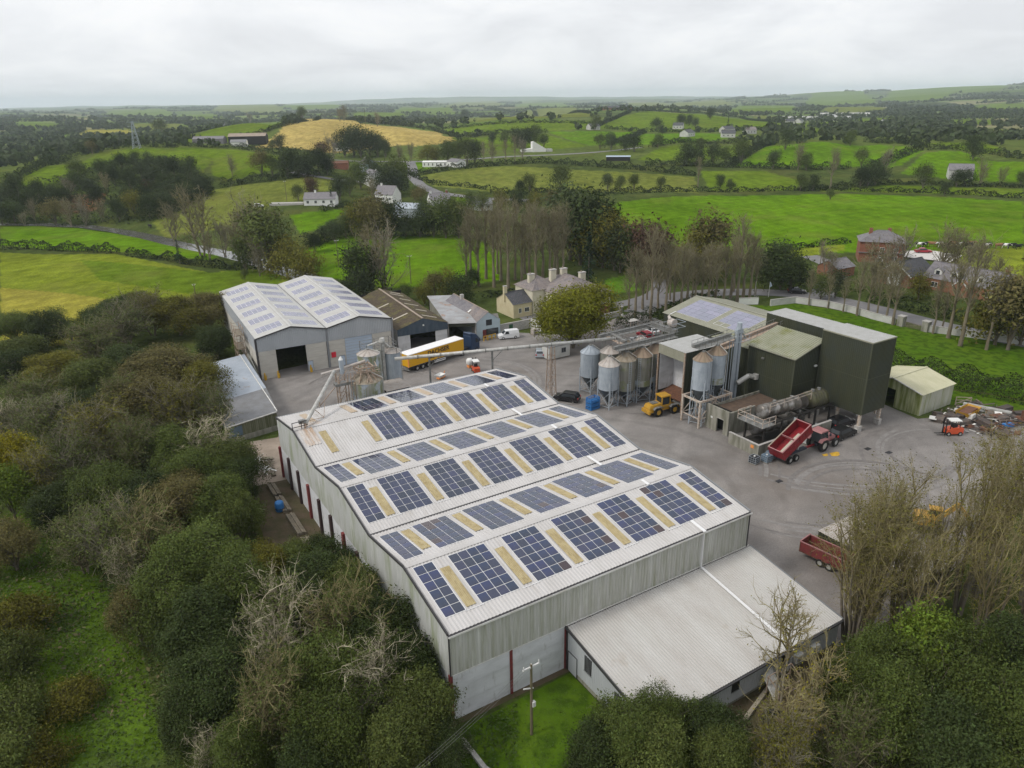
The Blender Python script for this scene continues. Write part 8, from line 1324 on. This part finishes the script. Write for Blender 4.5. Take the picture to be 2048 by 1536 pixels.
for x in (3.2, 7.6, 14.6): d_ = MB().prism([(0,0),(0,1.5),(1.0,2.2),(2.0,1.5),(2.0,0)], 1.2, 3.6).build('dormer', 'white_wall', dh, loc=(x-1,0,3.8)); MB().slab([(-.2,1.0,1.45),(1.0,1.0,2.35),(1.0,3.8,2.35),(-.2,3.8,1.45)],.08).build('dormer_roof', 'slate', d_); MB().slab([(1.0,1.0,2.35),(2.2,1.0,1.45),(2.2,3.8,1.45),(1.0,3.8,2.35)],.08).build('dormer_roof', 'slate', d_); MB().box(.5,1.5,1.15,1.2,.35,1.35).build('pane', 'glass', d_)
po_ = MB().prism([(0,0),(0,2.6),(2,4.4),(4,2.6),(4,0)], -1.8, 0).build('porch', 'brick_tan', dh, loc=(9.2,0,0)); MB().bar((-.1,-1.9,2.55),(2,-1.9,4.5),.12,.25).build('barge_board', 'white_wall', po_); MB().bar((4.1,-1.9,2.55),(2,-1.9,4.5),.12,.25).build('barge_board', 'white_wall', po_)
# ------------------------------------------------------------------ yard furniture
cb_ = thab('site_cabin', 'white flat roofed site cabin under the big round tree', 'cabin', 60.2, 73.5, .03); MB().box(0,5.3,0,2.6,.25,2.8).build('wall', 'render_white', cb_); MB().box(-.1,5.4,-.1,2.7,2.8,2.92).build('roof', 'trim_grey', cb_); window(cb_, 3.7, 1.3, 1.0, .9, fm='trim_grey'); MB().box(1.0,1.9,-.05,-.003,.3,2.3).build('door', 'render_white', cb_); MB().box(.3,5,.2,2.4,0,.25).build('base', 'wood_old', cb_)
for i, lab in enumerate(('left yellow crowd barrier before the pale blue office', 'middle yellow crowd barrier before the pale blue office', 'right yellow crowd barrier before the pale blue office')):
    t = thab('barrier', lab, 'barrier', 55.6+i*1.15, 92.7+i*.12, .03, .1); m = MB(); m.bar((0,0,.15),(0,0,1.1),.14); m.bar((1,0,.15),(1,0,1.1),.14); m.bar((0,0,1.1),(1,0,1.1),.14); m.bar((0,0,.45),(1,0,.45),.12); m.build('frame', 'yellow_paint', t); m = MB(); m.bar((0,-.25,.05),(0,.25,.05),.08); m.bar((1,-.25,.05),(1,.25,.05),.08); m.build('feet', 'yellow_paint', t)
pw_ = thab('wrapped_pallet', 'shrink wrapped pallet by the white outhouse wall', 'pallet', 67.2, 90.0, .03); MB().box(0,1.3,0,1.3,.15,1.3).build('load', 'cone_pale', pw_); MB().box(-.05,1.35,-.05,1.35,0,.14).build('pallet', 'wood_old', pw_)
sh2 = thab('parking_shelter', 'small flat roofed shelter at the staff parking', 'shelter', 87.6, 80.2, .03); m = MB(); [m.bar((x,y,0),(x,y,2.2),.12) for x in (0,2.2) for y in (0,1.5)]; m.build('post', 'steel_pale', sh2); MB().box(-.2,2.4,-.2,1.7,2.2,2.32).build('roof', 'concrete', sh2)
lg_ = thab('low_green_store', 'low dark green store with pale flat roof behind the farm trailer', 'store', 48.8, -12); MB().corr((0,12,0), (0,-1,0), 12, (0,0,1), 2.5, 0, .35, .04, (-1,0,0)).build('side_wall', 'green_dark', lg_); MB().corr((6,0,0), (0,1,0), 12, (0,0,1), 2.5, 0, .35, .04, (1,0,0)).build('side_wall', 'green_dark', lg_); MB().corr((6,12,0), (-1,0,0), 6, (0,0,1), 2.5, 0, .35, .04, (0,1,0)).build('end_wall', 'green_dark', lg_); MB().corr((-.1,-.1,2.52), (0,1,0), 12.2, (1,0,0), 6.2, 0, .35, .04, (0,0,1)).build('roof', 'cone_pale', lg_)
# scrap yard
def heap(name, label, a0, a1, b0, b1, n, m, hmax, seed, kind='stuff', smin=.3, smax=2.2, th_=.12):
    g = random.Random(seed); b = MB()
    for _ in range(n):
        a, bb = g.uniform(a0,a1), g.uniform(b0,b1); c = (*ab(a,bb), g.uniform(.1,hmax)); L = g.uniform(smin,smax); q = g.random()
        b.obox(c, (L, g.uniform(.05,.3) if q < .7 else L*.6, g.uniform(.04,th_) if q < .85 else L*.4), g.uniform(0,6.3), g.uniform(-.35,.35))
    return tag(b.build(name, m), label, 'scrap', kind=kind)
heap('scrap_heap', 'mixed rusty scrap and timber heaped by the algae shed', 97, 110, 4, 14.5, 260, 'scrap', .8, 3); heap('scrap_heap', 'pale sheets and boards among the scrap', 96, 108, 6, 14, 60, 'flash_white', .7, 4, th_=.08); heap('scrap_heap', 'rust brown plates among the scrap', 98, 110, 3, 10, 60, 'rust_deep', .9, 5)
heap('rubble_heap', 'broken white sheeting and pallets dumped left of the warehouse', -6.5, -1, 55.5, 62, 90, 'flash_white', .5, 6, smin=.3, smax=1.4, th_=.08); heap('rubble_heap', 'brown timber and rubble dumped left of the warehouse', -6.5, -.5, 54, 61, 60, 'wood_old', .4, 7, smax=1.5)
sk = thab('skip_body', 'dented yellow skip lying among the scrap', 'skip', 101.2, 10.6, .1, .1); MB().add([(0,0,0),(3.8,0,0),(3.8,1.7,0),(0,1.7,0),(-.5,-.25,1.2),(4.3,-.25,1.2),(4.3,1.95,1.2),(-.5,1.95,1.2)], [(3,2,1,0),(0,1,5,4),(1,2,6,5),(2,3,7,6),(3,0,4,7)]).build('body', 'loader_yellow', sk); m = MB(); [m.bar((x,-.02,0),(x-.1,-.28,1.2),.1) for x in (.2,1.2,2.2,3.2)]; m.build('ribs', 'loader_yellow', sk); MB().box(-.1,3.9,.1,1.6,.9,1.0).build('contents', 'rust_deep', sk)
ps = thab('rusty_plate', 'tall rusty brown plate bin at the right end of the scrap', 'bin', 107, 3.4, .03, -.3); m = MB(); m.box(0,2.6,0,.1,0,2.0); m.box(0,.1,.1,2.4,0,2.0); m.box(2.5,2.6,.1,2.4,0,2.0); m.build('sides', 'rust_deep', ps); m = MB(); [m.box(x,x+.1,-.08,0,0,2.0) for x in (.2,.9,1.6,2.3)]; m.build('ribs', 'scrap', ps)
gtp = thab('steel_beam_stack', 'long pale steel beams on trestles at the lawn side of the scrap', 'beam stack', 105.5, 13.8, .03, -1.2); m = MB(); [m.bar((0,y,.8),(7,y,.8),.2,.3) for y in (0,.3,.6)]; m.build('beam', 'pipe_pale', gtp); m = MB(); [m.bar((x,-.2,0),(x,.8,.65),.14) for x in (1,3.5,6)]; m.build('trestle', 'steel_rust', gtp)
tm_ = thab('timber_gate', 'pale timber frame gate leaning behind the algae shed corner', 'frame', 105.8, 15.2, .03, -.7); m = MB(); [m.bar((x,0,0),(x,0,1.6),.12) for x in (0,2.4)]; [m.bar((0,0,z),(2.4,0,z),.1) for z in (.5,1.0,1.55)]; m.bar((0,0,.3),(2.4,0,1.5),.1); m.build('frame', 'pad_tan', tm_)
MB_ = MB(); MB_.obox((0,0,.3),(1.6,.9,.5),.3); tag(MB_.build('blue_drum_crate', 'plastic_blue', None, loc=(*ab(103.8,5.6),.1)), 'bright blue crate lying among the scrap', 'crate')
# along the warehouse side
for i, (b0, L, w) in enumerate(((47.5,4,.9),(43,5,1.1),(36.5,5.5,1.0),(31,4.5,.9))):
    t = thab('timber_stack', f'{("short","grey","long","mossy")[i]} timber stack along the warehouse left wall, number {("one","two","three","four")[i]} from the back', 'timber', -1.9, b0, .03, 1.57); 
    for j in range(4): MB().box(0,L,.28*j,.28*j+.25,.0,.32+.12*(j % 2)).build('plank', 'wood_old', t)
bb_ = thab('blue_barrel', 'blue plastic barrel lying in the grass left of the warehouse', 'barrel', -3.2, 44, .03); MB().lathe([(0,0),(.52,0),(.58,.15),(.6,.5),(.58,1.15),(.5,1.35),(0,1.35)], n=16).build('drum', 'plastic_blue', bb_, True); MB().lathe([(.62,.4),(.64,.45),(.62,.5)], n=16).build('hoop', 'plastic_black', bb_)
tag(MB().bar((0,0,.1),(2.2,-3.4,.25),.12,.05).build('loose_plank', 'pad_tan', None, loc=(*ab(-4.6,33),.05), rz=TH), 'loose orange brown plank lying in the soil left of the warehouse', 'plank')
co = MB()
for k in range(9): r_ = 1.0+.09*(k % 4); co.tube([(r_*math.cos(q*math.tau/18)+.05*k, r_*math.sin(q*math.tau/18), .08+.055*k+.04*math.sin(q+k)) for q in range(19)], .045, 5)
tag(co.build('pipe_coil', 'plastic_black', None, loc=(*ab(23.4,-15.2),.03)), 'coil of black pipe on the ground before the lean-to', 'pipe coil')
m = MB().corr((0,0,0), (1,0,0), 1.6, Vector((0,.55,.83)), 2.4, 0, .2, .04, (0,-.83,.55)); tag(m.build('roof_sheet', 'flash_white', None, loc=(*ab(25.4,-13.4),.05), rz=TH+.2), 'ribbed white sheet leaning before the lean-to', 'sheet')
kb = MB(); kb.bar((0,0,.15),(5.2,1.6,.15),.35,.3); tag(kb.build('log', 'bark_pale', None, loc=(*ab(21.5,-13.6),.03), rz=TH), 'pale log lying beside the pipe coil', 'log')
wall('low curved concrete edging at the bottom of the grass plot', [(ab(-.4,-2.4)),(ab(-.2,-6)),(ab(1.2,-9.5)),(ab(3.6,-12.5))], .35, .3, 'concrete', world=True)
# yellow spill and drain lids
for lab, a, b, s in (('orange spilt grain patch beside the tractor wheel', 72.4, 14.6, 1.), ('smaller orange spill left of the grain patch', 70.9, 15.2, .6)): tag(MB().add([(s*math.cos(q*.7)*(1+.3*math.sin(q*3)), s*.6*math.sin(q*.7)*(1+.25*math.cos(q*2)), .02*(q % 2)) for q in range(9)]+[(0,0,.08)], [(q,(q+1)%9,9) for q in range(9)]).build('spilt_grain', 'yellow_paint', None, loc=(*ab(a,b),.045), rz=TH), lab, 'grain')
for lab, a, b in (('dark drain cover in the yard left of the bund', 58.5, 13.5), ('dark drain cover right of the tractor', 78, 13), ('dark drain cover far right in the yard', 79.5, 10.5)): tag(MB().box(-.5,.5,-.35,.35,0,.03).build('drain_cover', 'plastic_black', None, loc=(*ab(a,b),.035), rz=TH), lab, 'drain cover')
# ------------------------------------------------------------------ poles, wires, pylon, cows
def pole(label, x, y, h, arm=1.6, z=None, r=.14):
    t = thing('utility_pole', label, 'pole', (x, y, hz(x, y) if z is None else z), .6); MB().cyl((0,0,-.4),(0,0,h),r,r*.75,10).build('post', 'wood_pole', t); MB().bar((-arm/2,0,h-.3),(arm/2,0,h-.3),.12,.14).build('crossarm', 'insulator', t)
    for q in (-.45, 0, .45): MB().cyl((q*arm,0,h-.22),(q*arm,0,h+.05),.06,.04,8).build('insulator', 'insulator', t)
    return t
fp = pole('wooden power pole with crossarm in the small grass plot', *ab(5,-4.9), 7.6, 1.7, 0); MB().bar((-.8,0,5.4),(.2,0,5.0),.09).build('stay_arm', 'insulator', fp); MB().obox((.15,-.1,3.4),(.3,.25,.5)).build('fuse_box', 'insulator', fp)
px, py = ab(5,-4.9)
def wire(label, p, q, sag=.6, r=.008): p, q = Vector(p), Vector(q); tag(MB().tube([tuple(p.lerp(q,k/14)-p-Vector((0,0,sag*4*(k/14)*(1-k/14)))) for k in range(15)], r, 4).build('power_line', 'steel_grey', None, loc=p), label, 'wire')
for i, (lab, ox) in enumerate((('left thin power line from the pole towards the lower left', -.7), ('middle thin power line from the pole towards the lower left', 0), ('right thin power line from the pole towards the lower left', .7))): wire(lab, (px+ox*.8,py+ox*.5,7.55), (px-14+ox,py-15+ox*.6,6.8), .7)
pole('pole with lamp bracket in the green field behind the shed', -57, 242, 9); pole('transformer pole by the shrubs behind the brown roofed store', -29.5, 214, 8.5); pole('short lamp pole in the left field', -86, 196, 5, .8); pole('thin pole on the slope left of the bungalow', -110, 372, 10, 1.2)
pole('thin pole at the crest of the straw hill', -128, 760, 14, 2, r=.2); pole('thin pole right of the other on the straw hill crest', -140, 765, 16, 2, r=.2)
lp = thing('yard_lamp', 'twin headed lamp post between the shed and the brown roofed store', 'lamp post', (-25.6,150.2,0), .5); MB().cyl((0,0,0),(0,0,7.6),.09,.06,8).build('post', 'steel_grey', lp); [MB().obox((q,0,7.65),(.45,.25,.2)).build('lamp_head', 'lamp_clear', lp) for q in (-.35,.35)]
py_ = thing('pylon', 'steel lattice pylon on the crest of the left hill', 'pylon', (-284,590,hz(-284,590)-.5), .2); m = MB(); hh = 20
for sx, sy in ((1,1),(1,-1),(-1,-1),(-1,1)): m.bar((sx*2.6,sy*2.6,0),(sx*.5,sy*.5,hh),.22)
for k in range(6):
    z0, z1 = k*hh/6, (k+1)*hh/6; f0, f1 = 2.6-2.1*k/6, 2.6-2.1*(k+1)/6
    for (a_, b_), (c_, d_) in (((1,1),(1,-1)),((1,-1),(-1,-1)),((-1,-1),(-1,1)),((-1,1),(1,1))): m.bar((a_*f0,b_*f0,z0),(c_*f1,d_*f1,z1),.13); m.bar((c_*f0,d_*f0,z0),(a_*f1,b_*f1,z1),.13)
m.build('tower', 'galv', py_)
for z in (13, 16.5, 19.5): MB().bar((-4,0,z),(4,0,z),.22).build('crossarm', 'galv', py_)
def cow(label, x, y, rz, dark, group):
    t = thing('cow', label, 'cow', (x, y, hz(x, y)), rz, group)
    b = MB(); rings = [(-1.0,.12,1.1),(-.95,.3,1.02),(-.6,.37,.98),(0,.40,.93),(.5,.38,.98),(.8,.28,1.08),(1.05,.19,1.18),(1.25,.16,1.05),(1.5,.12,.85),(1.62,.08,.78)]; n = 10
    for xx, r_, zc in rings: b.v += [(xx, math.cos(k*math.tau/n)*r_*.85, zc+math.sin(k*math.tau/n)*r_) for k in range(n)]
    b.f += [(i*n+k, i*n+(k+1)%n, (i+1)*n+(k+1)%n, (i+1)*n+k) for i in range(len(rings)-1) for k in range(n)]+[tuple(range(n-1,-1,-1)), tuple(range((len(rings)-1)*n, len(rings)*n))]
    for xx in (-.75,.6):
        for yy in (-.2,.2): b.cyl((xx,yy,.85),(xx+(.05 if xx < 0 else 0),yy,.42),.13,.08,7); b.cyl((xx+(.05 if xx < 0 else 0),yy,.42),(xx,yy,0),.07,.06,7)
    b.cyl((-1.0,0,1.2),(-1.12,0,.5),.04,.03,5); [b.cyl((1.3,s*.1,1.08),(1.28,s*.3,1.12),.05,.03,5) for s in (-1,1)]; b.build('body', dark, t, True); t.scale = (1.35,)*3; return t
mat('hide_pied', (.75,.73,.70), .9, 0, (.012,.012,.012), 1.1, .46, .5); mat('hide_black', (.012,.012,.013), .9, 0, (.5,.5,.48), .7, .66, .7); mat('hide_tan', (.26,.13,.07), .9, 0, (.6,.55,.5), .8, .6, .64)
g_ = random.Random(9)
for i in range(14): x = 141+i*2.35+g_.uniform(-.5,.5); y = 252.5+g_.uniform(-1.6,1.6)+(i > 8)*-1.5; k = i % 3; cow(f'{("black and white","black","tan")[k]} cow in the herd along the bright field edge', x, y, g_.uniform(-.5,.5)+(math.pi if g_.random() < .4 else 0), ('hide_pied','hide_black','hide_tan')[k], f'herd: {("pied","black","tan")[k]} cows')
cow('lone black cow grazing at the right field corner', 172.3, 247.8, .3, 'hide_black', None); cow('black cow lying on the slope below the thick hedge', -154, 355, .2, 'hide_black', None); cow('second black cow on the stream side pasture', -163, 337, 2.4, 'hide_black', None)
# ------------------------------------------------------------------ labels: look-alikes standing side by side are told apart by their order from the left
_u = 'first second third fourth fifth sixth seventh eighth ninth tenth eleventh twelfth thirteenth fourteenth fifteenth sixteenth seventeenth eighteenth nineteenth'.split()
ORD = _u+[w_ if q == 0 else f'{v_}-{_u[q-1]}' for w_, v_ in (('twentieth','twenty'),('thirtieth','thirty'),('fortieth','forty'),('fiftieth','fifty')) for q in range(10)]
_by = {}
for o in scn.objects:
    if o.parent is None and o.get('label') and o.get('group'): _by.setdefault(o['label'], []).append(o)
for lab_, os_ in _by.items():
    if 1 < len(os_) <= 50:
        for k, o in enumerate(sorted(os_, key=lambda q: math.atan2(q.location.x, q.location.y))): o['label'] = f'{lab_}, {ORD[k]} from left' if len(lab_.split()) <= 13 else lab_
# ------------------------------------------------------------------ air: one even haze round everything
hm = bpy.data.materials.new('haze'); hm.use_nodes = True; t_ = hm.node_tree; t_.nodes.remove(t_.nodes['Principled BSDF']); pv = t_.nodes.new('ShaderNodeVolumePrincipled'); pv.inputs['Color'].default_value = (.80,.90,1.0,1); pv.inputs['Density'].default_value = .9e-4; pv.inputs['Anisotropy'].default_value = .2
t_.links.new(pv.outputs[0], t_.nodes['Material Output'].inputs['Volume']); MAT['haze'] = hm
tag(MB().box(-17200,17200,-17200,17200,-60,190).build('haze', 'haze'), 'thin even haze over the countryside', 'haze', kind='stuff')
